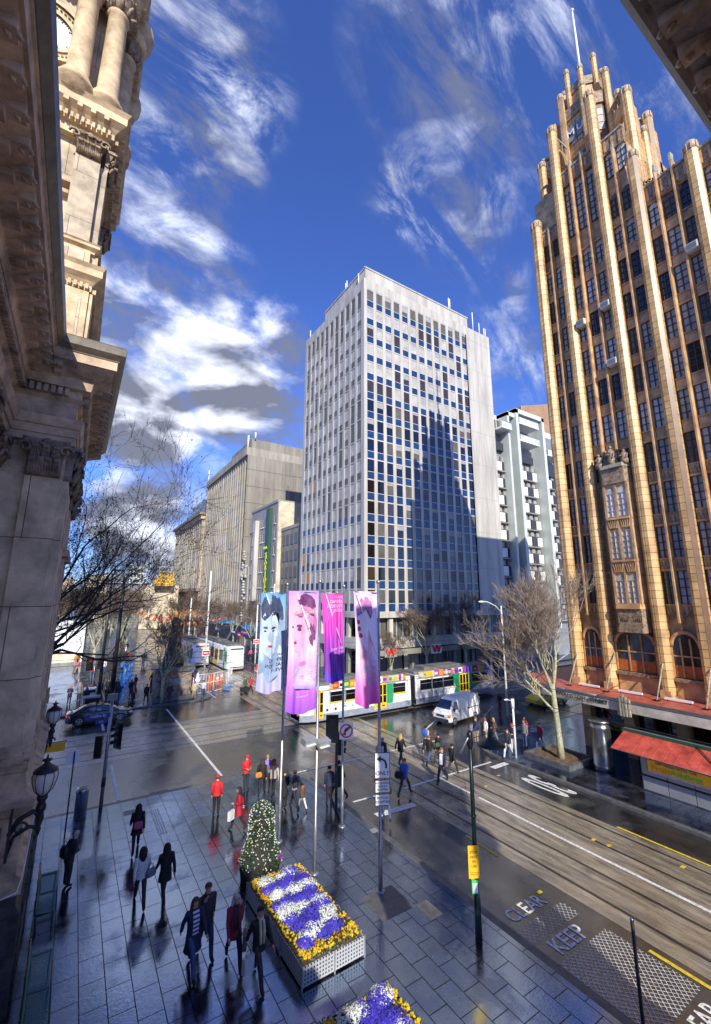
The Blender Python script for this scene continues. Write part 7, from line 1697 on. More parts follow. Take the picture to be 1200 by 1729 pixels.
# topiary cone of white flowers in its own dark box
root = thing('flower_topiary', (6.95, 17.15, 0), 'rounded topiary column covered with small white flowers behind the planter', 'topiary'); rg = random.Random(7)
g = MB(); cx, cy = 6.85, 17.1
for (r_, z0, z1) in ((.78, .0, .48),): g.lathe(cx, cy, [(r_*.92, z0), (r_, z1), (r_*.9, z1-.03)], 8, 'dark_metal', smooth=False)
part(g, 'tub', root)
g = MB()
def rad(z): return (.80-.32*min(1, (z-.4)/.8)) if z < 1.2 else (.48-.06*(z-1.2) if z < 1.95 else .43*math.sqrt(max(0, 1-((z-1.95)/.48)**2)))
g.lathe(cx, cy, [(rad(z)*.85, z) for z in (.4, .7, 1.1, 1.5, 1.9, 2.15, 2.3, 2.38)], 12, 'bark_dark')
for k in range(6500):
    z = rg.uniform(.42, 2.42); a = rg.uniform(0, 2*PI); r = rad(z)*rg.uniform(.8, 1.06); p = Vector((cx+r*math.cos(a), cy+r*math.sin(a), z)); d = Vector((math.cos(a)+rg.uniform(-.8, .8), math.sin(a)+rg.uniform(-.8, .8), rg.uniform(-.6, .8))).normalized(); s_ = rg.uniform(.025, .05); q = d.orthogonal().normalized()*s_*.5
    g.poly([p-q, p+d*s_, p+q, p-d*s_*.6], [(0, 1, 2, 3)], 'leaf_green')
part(g, 'foliage', root, kind='stuff')
g = MB()
for k in range(560):
    z = rg.uniform(.5, 2.44); a = rg.uniform(0, 2*PI); r = rad(z)*1.05+.01; c = (cx+r*math.cos(a), cy+r*math.sin(a), z); mm = 'flower_white' if rg.random() < .9 else ('flower_yellow' if rg.random() < .5 else 'flower_blue')
    for q in range(5): d = Vector((rg.uniform(-1, 1), rg.uniform(-1, 1), rg.uniform(-1, 1))).normalized(); u = d.orthogonal().normalized()*rg.uniform(.010, .022); v = d.cross(u); p = Vector(c)+d*.018; g.poly([p+u, p+v, p-u, p-v], [(0, 1, 2, 3)], mm)
part(g, 'white_flowers', root, kind='stuff')
g = MB()
for k in range(14): a = rg.uniform(-.9, 3.2); clump(g, (cx+.62*math.cos(a)+.08, cy+.62*math.sin(a)-.1, .58), .12, 'flower_magenta' if math.cos(a) > .3 else 'flower_blue', 60, .02, rg, .8)
part(g, 'purple_flowers', root, kind='stuff')
root = thing('loose_cover', (11.6, 15.9, 0), 'small bright access cover on the dark wet footpath', 'cover'); g = MB(); g.box(12.0, 17.2, .004, 12.35, 17.5, .016, 'tin_grey'); part(g, 'plate', root)

# =================================================================== people
def human(pose, seed):
    # skeleton grown into one skin: joints with radii; x is sideways, +y is forward
    P = {'pelvis': (0, 0, .93), 'waist': (0, .01, 1.08), 'chest': (0, .01, 1.28), 'neckb': (0, .0, 1.42), 'neck': (0, .012, 1.50), 'head': (0, .03, 1.58), 'crown': (0, .02, 1.66)}
    Rr = {'pelvis': .135, 'waist': .118, 'chest': .140, 'neckb': .085, 'neck': .052, 'head': .088, 'crown': .083}
    E_ = [('pelvis', 'waist'), ('waist', 'chest'), ('chest', 'neckb'), ('neckb', 'neck'), ('neck', 'head'), ('head', 'crown')]
    lean = pose.get('lean', 0)
    for s, n in ((-1, 'l'), (1, 'r')):
        st = pose['step']*(1 if s > 0 else -1); back = st < 0
        P['sh'+n] = (s*.175, 0, 1.39); P['hip'+n] = (s*.088, 0, .88)
        P['kn'+n] = (s*.095, st*.24+(.05 if pose['step'] else .02), .50+(.015 if back else 0))
        P['an'+n] = (s*.098, st*.42-(.06 if back else 0), .09+(.07 if back else 0)); P['to'+n] = (s*.115, P['an'+n][1]+(.15 if not back else .12), .035+(.0 if not back else 0))
        ar = pose['arm'+n]; sw = -st
        if ar == 'down': P['el'+n] = (s*.225, sw*.14-.03, 1.12); P['wr'+n] = (s*.235, sw*.30+.04, .89)
        elif ar == 'bent': P['el'+n] = (s*.235, -.06, 1.12); P['wr'+n] = (s*.12, .20, 1.10)
        elif ar == 'pocket': P['el'+n] = (s*.27, -.08, 1.13); P['wr'+n] = (s*.19, .05, .95)
        elif ar == 'up': P['el'+n] = (s*.235, .05, 1.15); P['wr'+n] = (s*.13, .17, 1.40)
        for k, v in (('sh', .062), ('el', .043), ('wr', .030), ('hip', .104), ('kn', .074), ('an', .056), ('to', .042)): Rr[k+n] = v
        E_ += [('neckb', 'sh'+n), ('sh'+n, 'el'+n), ('el'+n, 'wr'+n), ('pelvis', 'hip'+n), ('hip'+n, 'kn'+n), ('kn'+n, 'an'+n), ('an'+n, 'to'+n)]
        w = Vector(P['wr'+n]); e = Vector(P['el'+n]); d = (w-e).normalized(); P['pa'+n] = tuple(w+d*.075); Rr['pa'+n] = .032; E_.append(('wr'+n, 'pa'+n))
    if lean:
        for k in P:
            x, y, z = P[k]
            if z > .9: P[k] = (x, y+(z-.9)*lean, z-(z-.9)*lean*lean*.5)
    keys = list(P); me = bpy.data.meshes.new('tmp'); me.from_pydata([P[k] for k in keys], [(keys.index(a), keys.index(b)) for a, b in E_], []); o = bpy.data.objects.new('tmp', me); COL.objects.link(o)
    sk = o.modifiers.new('s', 'SKIN'); sv = me.skin_vertices[0].data if me.skin_vertices else None
    if sv is None:
        bm = bmesh.new(); bm.from_mesh(me); bm.verts.layers.skin.verify(); bm.to_mesh(me); bm.free(); sv = me.skin_vertices[0].data
    for i, k in enumerate(keys):
        r = Rr[k]; fl = .72 if k in ('pelvis', 'waist', 'chest') else 1
        sv[i].radius = (r, r*fl) ; sv[i].use_root = (k == 'pelvis')
    o.modifiers.new('u', 'SUBSURF').levels = 1; o.modifiers['u'].render_levels = 1
    dg = bpy.context.evaluated_depsgraph_get(); ev = bpy.data.meshes.new_from_object(o.evaluated_get(dg)); bpy.data.objects.remove(o)
    g = MB(); vs = [v.co.copy() for v in ev.vertices]
    def near(c):
        best, bd = None, 9
        for a, b in E_:
            A, B = Vector(P[a]), Vector(P[b]); t = max(0, min(1, (c-A).dot(B-A)/max(1e-6, (B-A).length_squared))); q = (c-(A+(B-A)*t)).length - min(Rr[a], Rr[b])
            if q < bd: bd = q; best = (a, b, t)
        return best
    mats = ['skin', 'top', 'trousers', 'shoe', 'face_dark', 'lips']
    g.v = [tuple(v) for v in vs]; g.mats = mats
    for p in ev.polygons:
        c = p.center; a, b, t = near(c); k = 1
        if b in ('neck', 'head', 'crown') or b.startswith('pa') or (b.startswith('wr') and t > .92): k = 0
        elif b.startswith(('hip', 'kn')) or (b.startswith('an') and t < .93): k = 2
        elif b.startswith('to') or b.startswith('an'): k = 3
        elif a == 'pelvis' and b == 'waist' and c.z < .98: k = 2
        g.f.append(list(p.vertices)); g.mi.append(k); g.sm.append(True)
    bpy.data.meshes.remove(ev)
    # features: nose, ears, eyes, brows, mouth; five fingers a hand
    hd = Vector(P['head'])+Vector((0, 0, .035)); fy = .088
    g.ball(hd+Vector((0, fy+.012, -.012)), (.013, .022, .022), 'skin', 6, 5)
    for s in (-1, 1):
        g.ball(hd+Vector((s*.088, -.005, 0)), (.012, .022, .032), 'skin', 6, 5); g.ball(hd+Vector((s*.032, fy-.006, .012)), (.012, .008, .008), 'face_dark', 6, 4); g.ball(hd+Vector((s*.034, fy-.006, .032)), (.02, .008, .005), 'face_dark', 6, 4)
    g.ball(hd+Vector((0, fy-.006, -.055)), (.024, .008, .007), 'lips', 6, 4); g.ball(hd+Vector((0, fy-.02, -.085)), (.03, .025, .02), 'skin', 6, 4)
    for s, n in ((-1, 'l'), (1, 'r')):
        w = Vector(P['pa'+n]); d = (w-Vector(P['el'+n])).normalized(); sd = d.cross(Vector((s, 0, 0)));
        if sd.length < .1: sd = Vector((0, 1, 0))
        sd.normalize(); cu = Vector((-s, 0, 0))
        for i, (o_, L) in enumerate(((-.026, .058), (-.009, .07), (.009, .075), (.026, .066))): b = w+sd*o_+d*.012; g.tube([b, b+d*L*.5+cu*.008, b+d*L*.8+cu*.03], [.010, .009, .006], 5, 'skin')
        b = w+sd*.03-d*.03; g.tube([b, b+sd*.03+d*.02, b+sd*.035+d*.05], [.011, .010, .007], 5, 'skin')
    for m_ in ('top', 'trousers'):
        if m_ not in MATS: mat(m_, (.1, .1, .1))
    return g, P
POSES = {
    'stand': dict(step=0, arml='down', armr='down'), 'pocket': dict(step=0, arml='pocket', armr='pocket'), 'walk': dict(step=1, arml='down', armr='down'), 'walk2': dict(step=-1, arml='down', armr='down'),
    'walkbag': dict(step=.7, arml='bent', armr='down'), 'hold': dict(step=0, arml='bent', armr='bent'), 'phone': dict(step=-.6, arml='down', armr='up'), 'lean': dict(step=0, arml='bent', armr='bent', lean=.22)}
BODY = {}
for k, v in POSES.items():
    g, P = human(v, 1); BODY[k] = (g.mesh('body_'+k), P)
CM = {}
def cloth(name, col, rough=.75, **kw):
    key = name
    if key not in MATS: mat(key, col, rough, var=kw.pop('var', .25), scale=kw.pop('scale', 8), **kw)
    return key
stripe = mk('striped_jersey')
def _stripe():
    m, t, b = stripe; c = N(t, 'ShaderNodeTexCoord'); w = N(t, 'ShaderNodeTexWave'); w.bands_direction = 'Z'; w.inputs['Scale'].default_value = 3.2; t.links.new(c.outputs['Object'], w.inputs['Vector'])
    r = N(t, 'ShaderNodeValToRGB'); r.color_ramp.interpolation = 'CONSTANT'; r.color_ramp.elements[0].color = (.03, .04, .12, 1); r.color_ramp.elements[1].position = .5; r.color_ramp.elements[1].color = (.55, .58, .75, 1)
    t.links.new(w.outputs['Fac'], r.inputs[0]); t.links.new(r.outputs[0], b.inputs['Base Color'])
_stripe()
PAL = dict(black=(.012, .012, .014), charcoal=(.03, .03, .035), navy=(.015, .02, .06), denim=(.05, .09, .20), dark_denim=(.025, .04, .09), white=(.72, .72, .72), cream=(.62, .52, .36), red=(.55, .02, .03), crimson=(.38, .01, .03), maroon=(.22, .015, .05), blue=(.04, .13, .55), purple=(.28, .22, .65), grey=(.20, .20, .22), tan=(.42, .32, .19), brown=(.12, .06, .03), yellow=(.70, .50, .05), green=(.03, .12, .06), beige=(.45, .38, .32), pink=(.60, .10, .25), orange=(.75, .22, .03),
           blonde=(.45, .30, .12), hair_black=(.012, .01, .009), hair_brown=(.06, .03, .015), hair_grey=(.42, .41, .40), ginger=(.35, .11, .03))
for k, c in PAL.items(): cloth('cloth_'+k, c)
HAIRC = {}
def coat_mesh(P, length, flare, m, open_=False, under=None, key=None):
    # jacket or coat: rings from shoulders to hem around the trunk, plus sleeves follow the body's own
    g = MB(); n = 18; lean = 0
    def cen(z):
        a = [(P['pelvis'], P['waist'], P['chest'], P['neckb'])][0]; pts = [Vector(q) for q in a]
        if z <= pts[0].z: return Vector((0, pts[0].y, z))
        for A, B in zip(pts[:-1], pts[1:]):
            if z <= B.z: t = (z-A.z)/(B.z-A.z); return Vector((0, A.y+(B.y-A.y)*t, z))
        return Vector((0, pts[-1].y, z))
    top = P['neckb'][2]
    rows = [(top+.05, .070, .065), (top+.02, .10, .085), (top-.03, .175, .105), (top-.10, .200, .125), (top-.22, .195, .138), (top-.36, .178, .132), (top-.50, .182, .138)]
    z = top-.50; hem = .93-length; k = 0
    while z > hem+.02: z = max(hem, z-.12); k += 1; rows.append((z, .188+flare*k*.016, .145+flare*k*.014))
    vs = []; fs = []
    for (z, rx, ry) in rows:
        c = cen(z)
        for i in range(n): t = 2*PI*i/n; w_ = 1+.03*math.sin(5*t+z*9); vs.append((c.x+rx*w_*math.cos(t), c.y+ry*w_*math.sin(t), z))
    for j in range(len(rows)-1):
        for i in range(n): fs.append((j*n+i, j*n+(i+1) % n, (j+1)*n+(i+1) % n, (j+1)*n+i))
    g.poly(vs, fs, m, True)
    if under:   # open front shows the garment below
        v2 = []
        for (z, rx, ry) in rows[1:7]:
            c = cen(z)
            for q in (-1, 0, 1): v2.append((q*.085, c.y+ry*1.06-.004*abs(q), z))
        g.poly(v2, [(j*3+i, j*3+i+1, (j+1)*3+i+1, (j+1)*3+i) for j in range(5) for i in range(2)], under)
    for s in (-1, 1):       # collar
        c = cen(top); g.tube([(c.x+s*.02, c.y+.10, top-.10), (c.x+s*.075, c.y+.05, top+.04), (c.x+s*.05, c.y-.06, top+.06), (c.x, c.y-.07, top+.06)], .022, 6, m)
    for n_ in 'lr':        # sleeves, a little fuller than the arm
        a, b, c_ = (Vector(P[q+n_]) for q in ('sh', 'el', 'wr')); g.tube([a+(a-b)*.10, a, a+(b-a)*.5, b, b+(c_-b)*.5, b+(c_-b)*.96], [.060, .078, .064, .056, .050, .047], 9, m)
    return g
def hair_mesh(P, kind, m):
    g = MB(); h = Vector(P['head'])+Vector((0, -.008, .052))
    vs = []; fs = []; nu, nv = 14, 7
    for j in range(nv+1):
        ph = PI*.62*j/nv
        for i in range(nu):
            t = 2*PI*i/nu; f = math.sin(t) ; lim = 1.0
            if f > .3 and j > nv*.55: ph2 = PI*.62*.55*(1) + (ph-PI*.62*.55)*.12
            else: ph2 = ph
            vs.append((h.x+.104*math.sin(ph2)*math.cos(t), h.y+.112*math.sin(ph2)*math.sin(t), h.z+.098*math.cos(ph2)))
    for j in range(nv):
        for i in range(nu): fs.append((j*nu+i, j*nu+(i+1) % nu, (j+1)*nu+(i+1) % nu, (j+1)*nu+i))
    g.poly(vs, fs, m, True)
    if kind in ('long', 'bob'):
        L = .34 if kind == 'long' else .15
        for i in range(13):
            t = PI*1.0+PI*i/12 if True else 0; x = h.x+.092*math.cos(t); y = h.y+.098*math.sin(t)
            g.tube([(x*.9, y+.01, h.z+.02), (x*1.08, y-.006, h.z-.10), (x*1.15, y-.012, h.z-.10-L*.5), (x*1.0, y-.0, h.z-.10-L)], [.03, .036, .036, .018], 6, m)
    return g
def cap_mesh(P, m):
    g = MB(); h = Vector(P['head'])+Vector((0, 0, .055)); g.lathe(h.x, h.y, [(.112, h.z), (.114, h.z+.03), (.10, h.z+.075), (.06, h.z+.10), (.01, h.z+.108)], 14, m)
    g.poly([(-.08, h.y+.09, h.z+.012), (.08, h.y+.09, h.z+.012), (.06, h.y+.185, h.z-.002), (-.06, h.y+.185, h.z-.002), (-.08, h.y+.09, h.z+.0), (.08, h.y+.09, h.z+.0), (.06, h.y+.185, h.z-.012), (-.06, h.y+.185, h.z-.012)], [(0, 1, 2, 3), (7, 6, 5, 4), (2, 1, 5, 6), (3, 2, 6, 7), (0, 3, 7, 4)], m); return g
CACHE = {}
def person(x, y, face, pose, label, top, legs, hair='hair_brown', style='short', length=0., flare=0., shoe='black', under=None, cap=None, sc=1.0, scarf=None, z=0., group='pedestrians around the crossing', seed=0):
    root = thing('person', (0, 0, 0), label, 'person', group); me, P = BODY[pose]
    b = bpy.data.objects.new('body', me); COL.objects.link(b); b.parent = root
    if len(b.material_slots) >= 4:
        for i, nm in ((1, 'cloth_'+top), (2, 'cloth_'+legs), (3, 'cloth_'+shoe)): b.material_slots[i].link = 'OBJECT'; b.material_slots[i].material = MATS[nm]
    def add(key, name, fn, lab=None):
        if key not in CACHE: CACHE[key] = fn().mesh(name)
        o = bpy.data.objects.new(name, CACHE[key]); COL.objects.link(o); o.parent = root
    add(('coat', pose, length, flare, top, under), 'coat' if length > .1 else 'jacket', lambda: coat_mesh(P, length, flare, 'cloth_'+top, under=under))
    add(('hair', pose, style, hair), 'hair', lambda: hair_mesh(P, style, 'cloth_'+hair))
    if cap: add(('cap', pose, cap), 'cap', lambda: cap_mesh(P, 'cloth_'+cap))
    if scarf:
        def sf():
            g = MB(); t = P['neckb']; g.lathe(t[0], t[1]+.01, [(.085, t[2]+.0), (.10, t[2]+.04), (.08, t[2]+.08)], 12, 'cloth_'+scarf)
            for s in (-1, 1): g.tube([(s*.05, t[1]+.10, t[2]+.02), (s*.05, t[1]+.16, t[2]-.2), (s*.045, t[1]+.17, t[2]-.48)], [.035, .04, .035], 6, 'cloth_'+scarf)
            return g
        add(('scarf', pose, scarf), 'scarf', sf)
    place(root, (x, y, z), face, scale=(sc, sc, sc)); return root, P
def bag(px, py, pz, face, kind, m, label, sc=1.0):
    # bags hang from hands and shoulders and stay things of their own
    root = thing('backpack' if kind == 'pack' else ('shopping_bag' if kind == 'shop' else 'handbag'), (0, 0, 0), label, 'bag'); g = MB()
    if kind == 'pack': loft(g, [[(a, b, c) for c, a, b in rsec(zz, w, -d, d*.6, .04)] for zz, w, d in ((0, .12, .05), (.06, .15, .09), (.3, .15, .09), (.4, .10, .05))], m)
    elif kind == 'shop': g.extr([(-.15, -.06, 0), (.15, -.06, 0), (.17, .06, 0), (-.17, .06, 0)], (0, 0, 0), (0, 0, .36), m)
    else: loft(g, [[(a, b, c) for c, a, b in rsec(zz, w, -d, d, .03)] for zz, w, d in ((0, .13, .05), (.05, .17, .07), (.18, .16, .06), (.24, .12, .03))], m)
    part(g, 'body', root); g = MB(); hz = .36 if kind == 'shop' else (.4 if kind == 'pack' else .24)
    g.tube([(-.08, 0, hz-.03), (-.06, 0, hz+.13), (.06, 0, hz+.13), (.08, 0, hz-.03)], .01, 5, 'cloth_black'); part(g, 'strap', root); place(root, (px, py, pz), face, scale=(sc,)*3); return root
AWAY, TOW = 0.0, PI      # heading: 0 faces +Y (away from the camera)
B_ = PI  # towards camera
# foreground, shaded town hall footpath (positions are footprints on the pavement)
def at(x, y, d, off): return (x+off*math.cos(d), y+off*math.sin(d))
person(3.15, 21.2, -.1, 'walk', 'dark-coated woman walking away, farthest up the shaded footpath, red and blue bag behind her', 'black', 'black', 'hair_black', 'long', .28, 1.0, group='pedestrians on the town hall footpath')
bag(3.15, 20.98, .92, 0, 'hand', 'cloth_pink', 'small pink and blue bag on the back of the farthest dark-coated woman'); 
person(2.9, 17.7, -.05, 'walk2', 'woman in a short white jacket and dark trousers, walking away with long dark hair', 'white', 'charcoal', 'hair_black', 'long', .10, .4, group='pedestrians on the town hall footpath')
bag(3.17, 17.6, .82, .4, 'hand', 'cloth_grey', 'grey handbag at the side of the woman in white')
person(3.62, 17.5, .05, 'walk', 'woman in a mid-length dark coat walking away, right of the one in white', 'black', 'black', 'hair_black', 'long', .30, .8, group='pedestrians on the town hall footpath')
person(.85, 20.1, -1.0, 'lean', 'stooping grey-haired person with a backpack beside the green bench', 'charcoal', 'charcoal', 'hair_grey', 'short', .16, .2, group='pedestrians on the town hall footpath')
bag(.68, 19.98, 1.0, -1.0, 'pack', 'cloth_black', 'black backpack of the stooping person by the bench')
person(3.79, 14.13, PI+.15, 'walk', 'woman in a long open dark coat over a blue and white striped top', 'navy', 'denim', 'hair_brown', 'long', .42, .9, under='striped_jersey', sc=1.02, group='pedestrians on the town hall footpath')
person(4.22, 14.45, PI+.05, 'phone', 'man in a dark jacket and jeans, hand raised, beside the striped woman', 'charcoal', 'dark_denim', 'hair_brown', 'short', .12, .2, sc=1.06, group='pedestrians on the town hall footpath')
person(4.82, 13.7, PI-.1, 'walk2', 'older grey-haired woman in a dark purple coat next to the planter', 'maroon', 'black', 'hair_grey', 'bob', .26, .5, scarf='charcoal', group='pedestrians on the town hall footpath')
person(5.22, 12.85, PI+.1, 'walk', 'dark-haired person with a long white scarf, nearest to the planter', 'black', 'charcoal', 'hair_black', 'short', .20, .3, scarf='cream', group='pedestrians on the town hall footpath')
bag(4.88, 12.7, .42, .3, 'shop', 'glass_pale', 'pale plastic shopping bag carried by the scarfed person'); bag(5.05, 13.5, .45, 1.2, 'shop', 'cloth_grey', 'grey shopping bag between the couple by the planter')
# by the kerb and topiary
person(6.67, 22.41, -.35, 'stand', 'person in a bright red jacket and red cap, seen from behind at the kerb', 'red', 'black', 'hair_brown', 'short', .06, .2, cap='red')
person(8.75, 24.3, PI+.25, 'hold', 'street worker in red jacket and red cap facing us, holding papers', 'red', 'charcoal', 'hair_brown', 'short', .08, .2, cap='red')
person(9.25, 23.3, -.5, 'walkbag', 'woman in black with a yellow scarf, left of the purple coat', 'black', 'black', 'hair_brown', 'bob', .1, .2, scarf='yellow')
bag(8.98, 23.1, .95, 0, 'hand', 'cloth_orange', 'orange-brown handbag of the woman with the yellow scarf')
person(9.7, 23.7, -.35, 'stand', 'person in a lavender purple jacket near the crossing', 'purple', 'charcoal', 'blonde', 'short', .06, .1)
person(9.75, 23.0, -.3, 'walk', 'woman in beige with her hair tied, right of the lavender jacket', 'beige', 'charcoal', 'ginger', 'bob', .12, .3)
person(7.15, 20.6, 1.2, 'walkbag', 'long-haired woman in a dark red coat left of the topiary', 'crimson', 'black', 'hair_black', 'long', .3, .8)
bag(6.72, 20.3, .62, .6, 'shop', 'cloth_white', 'white paper bag swinging from the dark red coat')
person(9.65, 21.3, .3, 'stand', 'person in a long black coat just right of the leftmost mast', 'black', 'black', 'hair_brown', 'short', .34, .5)
person(10.05, 21.0, .2, 'walk', 'person in a pale grey top with a dark satchel beside a child', 'grey', 'black', 'hair_brown', 'short', .04, .1)
bag(10.0, 20.85, 1.02, .2, 'pack', 'cloth_charcoal', 'charcoal satchel on the pale grey back')
person(10.35, 20.75, .1, 'walk2', 'small child in brown walking beside the pale grey top', 'brown', 'white', 'ginger', 'bob', .12, .6, sc=.66)
person(12.5, 20.9, .8, 'walk', 'person in a long black coat and dark cap right of the signal mast', 'black', 'black', 'hair_black', 'short', .38, .6, cap='black')
person(11.75, 20.6, -.3, 'stand', 'dark figure half hidden behind the traffic signal pole', 'navy', 'black', 'hair_black', 'short', .1, .2)
person(13.9, 19.2, -.4, 'walk', 'person in maroon top behind the white turn sign', 'maroon', 'dark_denim', 'hair_black', 'short', .02, .1)
person(13.3, 17.9, -.5, 'walk2', 'person in dark top and blue jeans below the white signs', 'charcoal', 'denim', 'hair_brown', 'short', .02, .1)
# on the crossing
ZRp = ZR+.015
CR = 'pedestrians on the far half of the crossing'
person(16.4, 22.7, -.9, 'walk', 'person in a pale cream coat right of the pink banner', 'cream', 'cream', 'hair_black', 'bob', .2, .4, z=ZRp, group=CR)
person(16.9, 23.1, -.8, 'stand', 'blond person in a dark jacket just behind the cream coat', 'charcoal', 'charcoal', 'blonde', 'short', .06, .2, z=ZRp, group=CR)
person(18.3, 23.1, -1.1, 'walk2', 'blonde woman in a short black coat crossing away', 'black', 'charcoal', 'blonde', 'long', .22, .6, z=ZRp, group=CR)
person(15.64, 19.45, -1.2, 'walk', 'person in a vivid blue sweater and jeans crossing away', 'blue', 'dark_denim', 'ginger', 'short', .02, .1, z=ZRp, sc=1.05, group=CR)
bag(15.35, 19.55, .75, -1.2, 'hand', 'cloth_black', 'large black shoulder bag on the blue sweater', 1.4)
person(18.5, 19.6, 2.0, 'walk', 'man in white shirt and open dark jacket walking toward us', 'navy', 'navy', 'ginger', 'short', .06, .2, under='cloth_white', z=ZRp, sc=1.05, group=CR)
person(19.7, 20.0, -1.3, 'walk', 'person in black striding away behind the white-shirted man', 'black', 'charcoal', 'hair_black', 'short', .14, .3, z=ZRp, group=CR)
person(19.6, 21.9, -1.3, 'walk2', 'orange-haired person in black on the crossing', 'black', 'denim', 'ginger', 'short', .08, .2, z=ZRp, group=CR)
person(20.9, 23.6, -1.2, 'walk', 'person in beige wearing a bright blue backpack', 'beige', 'black', 'hair_black', 'short', .02, .1, z=ZRp, group=CR)
bag(20.72, 23.5, 1.0, -1.2, 'pack', 'cloth_blue', 'bright blue backpack on the beige back', 1.1)
person(20.4, 21.9, -1.2, 'walk', 'dark-haired person in black with a red scarf', 'black', 'charcoal', 'hair_black', 'short', .1, .2, scarf='red', z=ZRp, group=CR)
bag(20.15, 21.7, .9, 0, 'hand', 'cloth_green', 'dark green bag between the walkers on the crossing')
# far kerb at the gothic tower
FK = 'pedestrians waiting at the gothic tower corner'
for (x, y, f, po, lab, top, legs, hr, stl, ln, kw) in (
    (25.0, 22.9, 1.6, 'stand', 'person in dark top and tan trousers beside the van', 'navy', 'tan', 'ginger', 'short', .04, {}),
    (25.6, 22.6, 1.3, 'stand', 'orange-haired woman in white with a brown scarf at the corner', 'white', 'tan', 'ginger', 'long', .1, dict(scarf='brown')),
    (26.0, 22.2, 1.5, 'walkbag', 'person in brown among the waiting group', 'brown', 'grey', 'blonde', 'bob', .1, {}),
    (25.9, 20.5, 1.7, 'hold', 'man in navy jacket, pale trousers and a red cap', 'navy', 'white', 'hair_brown', 'short', .1, dict(cap='red')),
    (24.6, 19.9, 1.8, 'walk', 'figure in pale trousers stepping off behind the bell lamp', 'charcoal', 'white', 'hair_brown', 'short', .06, {}),
    (27.3, 20.6, 1.4, 'stand', 'person in light blue jeans behind the slim white pole', 'grey', 'denim', 'blonde', 'short', .04, {}),
    (28.2, 21.2, 1.2, 'stand', 'person in a long bright red coat near the white pole', 'red', 'black', 'hair_black', 'bob', .4, {}),
    (27.6, 19.6, 1.6, 'walk', 'young person in maroon jacket and jeans by the kerb strip', 'maroon', 'denim', 'hair_brown', 'short', .02, {}),
    (28.4, 22.4, .9, 'stand', 'dark figure at the back of the corner group', 'black', 'black', 'hair_black', 'short', .2, {}),
    (31.0, 29.3, 2.0, 'walk', 'person in black leaning near the tram door', 'black', 'denim', 'hair_black', 'short', .04, {}),
    (31.9, 28.9, 1.4, 'stand', 'person in pale grey near the rear of the tram', 'grey', 'denim', 'blonde', 'short', .04, {}),
    (34.2, 28.3, 1.4, 'stand', 'person with a red bag in the shade past the van', 'black', 'crimson', 'ginger', 'short', .06, {})):
    person(x, y, f, po, lab, top, legs, hr, stl, ln, .3, group=FK, z=0 if y < 23.4 else ZRp, **kw)
# south-west corners and the far street
FS = 'pedestrians on the far corner'
for (x, y, f, po, lab, top, legs, hr, stl, ln, kw) in (
    (3.9, 53.5, 2.6, 'stand', 'dark standing figure, left of the pair by the blue fence', 'black', 'black', 'hair_black', 'short', .2, {}),
    (4.7, 53.0, 2.8, 'stand', 'dark standing figure, right of the pair by the blue fence', 'charcoal', 'black', 'hair_brown', 'short', .15, {}),
    (5.8, 48.8, PI, 'walk', 'tall dark walker with an orange face scarf at the far kerb', 'navy', 'navy', 'ginger', 'short', .3, dict(scarf='orange')),
    (6.9, 48.4, PI, 'walk2', 'tall dark walker right of the orange scarf', 'black', 'black', 'hair_brown', 'short', .3, {}),
    (3.6, 49.2, 2.4, 'lean', 'stooping person in blue jeans behind the sedan bonnet', 'black', 'denim', 'hair_black', 'short', .05, {}),
    (1.9, 49.6, PI, 'pocket', 'hooded dark figure behind the sedan roof', 'black', 'black', 'hair_black', 'bob', .35, {}),
    (8.9, 47.6, PI, 'walk', 'dark figure walking before the monument', 'charcoal', 'charcoal', 'hair_brown', 'short', .2, {}),
    (11.2, 47.5, 2.9, 'stand', 'person in beige with a pink hat at the kerb edge', 'cream', 'tan', 'blonde', 'short', .1, dict(cap='pink')),
    (12.1, 47.6, 2.9, 'walk', 'orange-haired person in white top and bright blue jeans', 'white', 'denim', 'ginger', 'short', .02, {}),
    (16.6, 47.9, -2.6, 'stand', 'person in dark clothes pushing a wheeled cart', 'green', 'black', 'hair_black', 'short', .1, {}),
    (17.2, 47.8, -2.6, 'walk', 'person in a bright red coat beside the wheeled cart', 'red', 'black', 'hair_black', 'bob', .12, {}),
    (21.0, 51.5, PI, 'walk', 'worker with an orange vest half hidden by the blue banner', 'orange', 'white', 'hair_brown', 'short', .02, {}),
    (6.4, 68, PI, 'walk', 'distant figure in blue on the square', 'blue', 'black', 'hair_brown', 'short', .1, {}), (4.4, 70, 0, 'stand', 'distant figure in white on the square', 'white', 'denim', 'blonde', 'short', .1, {}), (2.8, 66, 0, 'walk', 'distant figure in red on the square', 'red', 'denim', 'hair_brown', 'short', .1, {}),
    (9.8, 75, PI, 'stand', 'distant figure in black past the monument', 'black', 'black', 'hair_brown', 'short', .1, {}), (26.5, 72, 0, 'walk', 'distant pedestrian in grey by the far awnings', 'grey', 'black', 'hair_black', 'short', .1, {}), (27.0, 84, PI, 'walk', 'distant pedestrian in pink by the far awnings', 'pink', 'denim', 'blonde', 'long', .1, {}), (25.9, 95, PI, 'stand', 'distant pedestrian in green by the far awnings', 'green', 'black', 'hair_black', 'short', .1, {})):
    person(x, y, f, po, lab, top, legs, hr, stl, ln, .3, group=FS, z=.004 if y > 46.9 and not 13.2 < x < 24.3 else ZRp, **kw)

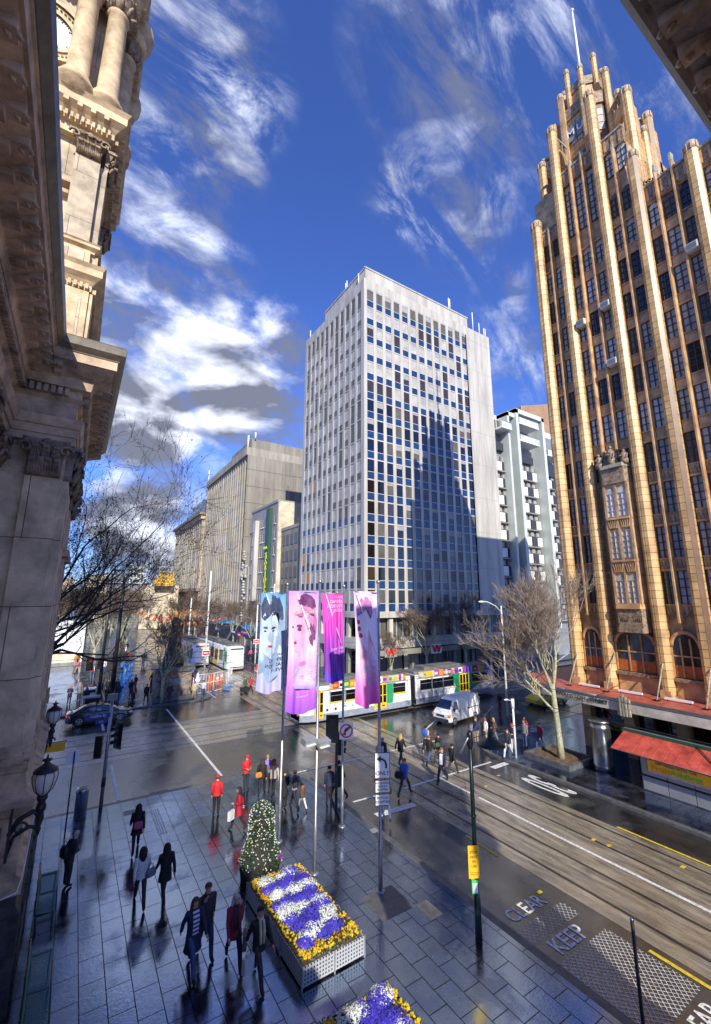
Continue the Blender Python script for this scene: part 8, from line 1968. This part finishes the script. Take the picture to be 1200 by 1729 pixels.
rg = random.Random(77); tops_ = ['red', 'blue', 'white', 'orange', 'pink', 'green', 'grey', 'navy', 'yellow', 'purple', 'crimson', 'black']
ways = ['walking left', 'walking right', 'standing still', 'heading away', 'coming nearer']
for k in range(26):
    left = k < 16; x = rg.uniform(-1, 10.5) if left else rg.uniform(25.2, 27.3); y = rg.uniform(60, 118); tp = tops_[k % 12]
    person(x, y, rg.uniform(0, 6.28), rg.choice(['walk', 'walk2', 'stand', 'hold']), f'tiny far-off pedestrian in {tp}, {ways[k % 5]}, '+(f'about {int(y/10)*10} metres down the left side' if left else f'about {int(y/10)*10} metres down the right side'), tp, rg.choice(['black', 'denim', 'tan']), rg.choice(['hair_black', 'blonde', 'hair_brown']), 'short', .08, .3, group='far-off pedestrians along the street', z=.004)

rg = random.Random(91); spots2 = [(3.0, 51.0), (4.6, 50.4), (7.9, 52.6), (2.6, 54.6), (5.9, 51.9), (6.6, 54.8), (3.6, 56.8), (8.4, 55.5), (1.4, 53.0), (0.6, 51.5), (9.6, 52.9), (10.6, 54.4)]
what = ['beside the red signal', 'just behind the two tall walkers', 'left of the monument plinth', 'behind the white cabinet', 'between the blue fence and monument', 'deeper behind the monument plinth', 'near the second fence panel', 'farther back by the plinth', 'left of the far signal post', 'at the left by the town hall', 'directly behind the monument', 'farthest behind the monument']
for k, (x, y) in enumerate(spots2):
    tp = ['black', 'charcoal', 'navy', 'brown', 'black', 'maroon', 'charcoal', 'black', 'grey', 'navy', 'black', 'crimson'][k]
    person(x, y, rg.uniform(0, 6.28), rg.choice(['walk', 'walk2', 'stand', 'pocket', 'hold']), f'person in {tp} in the far corner crowd, {what[k]}', tp, rg.choice(['black', 'dark_denim', 'charcoal']), rg.choice(['hair_black', 'hair_brown', 'blonde']), rg.choice(['short', 'bob']), rg.choice([.08, .25]), .3, group='crowd on the far corner', z=.004)
root = thing('push_cart', (16.3, 47.2, ZR), 'low dark wheeled cart pushed across the far side of the junction', 'cart'); g = MB(); g.box(15.9, 46.9, .25, 16.7, 47.4, .7, 'dark_metal'); part(g, 'basket', root)
for x in (16.0, 16.6):
    for y in (46.95, 47.35): g = MB(); g.lathe(0, 0, [(.10, -.03), (.12, 0), (.10, .03)], 10, 'rubber'); g.v = [(x+a, y+c, ZR+.12+b) for a, b, c in g.v]; part(g, 'wheel', root)
g = MB(); g.tube([(16.6, 47.3, .7), (16.85, 47.6, .95)], .02, 5, 'dark_metal'); part(g, 'handle', root)
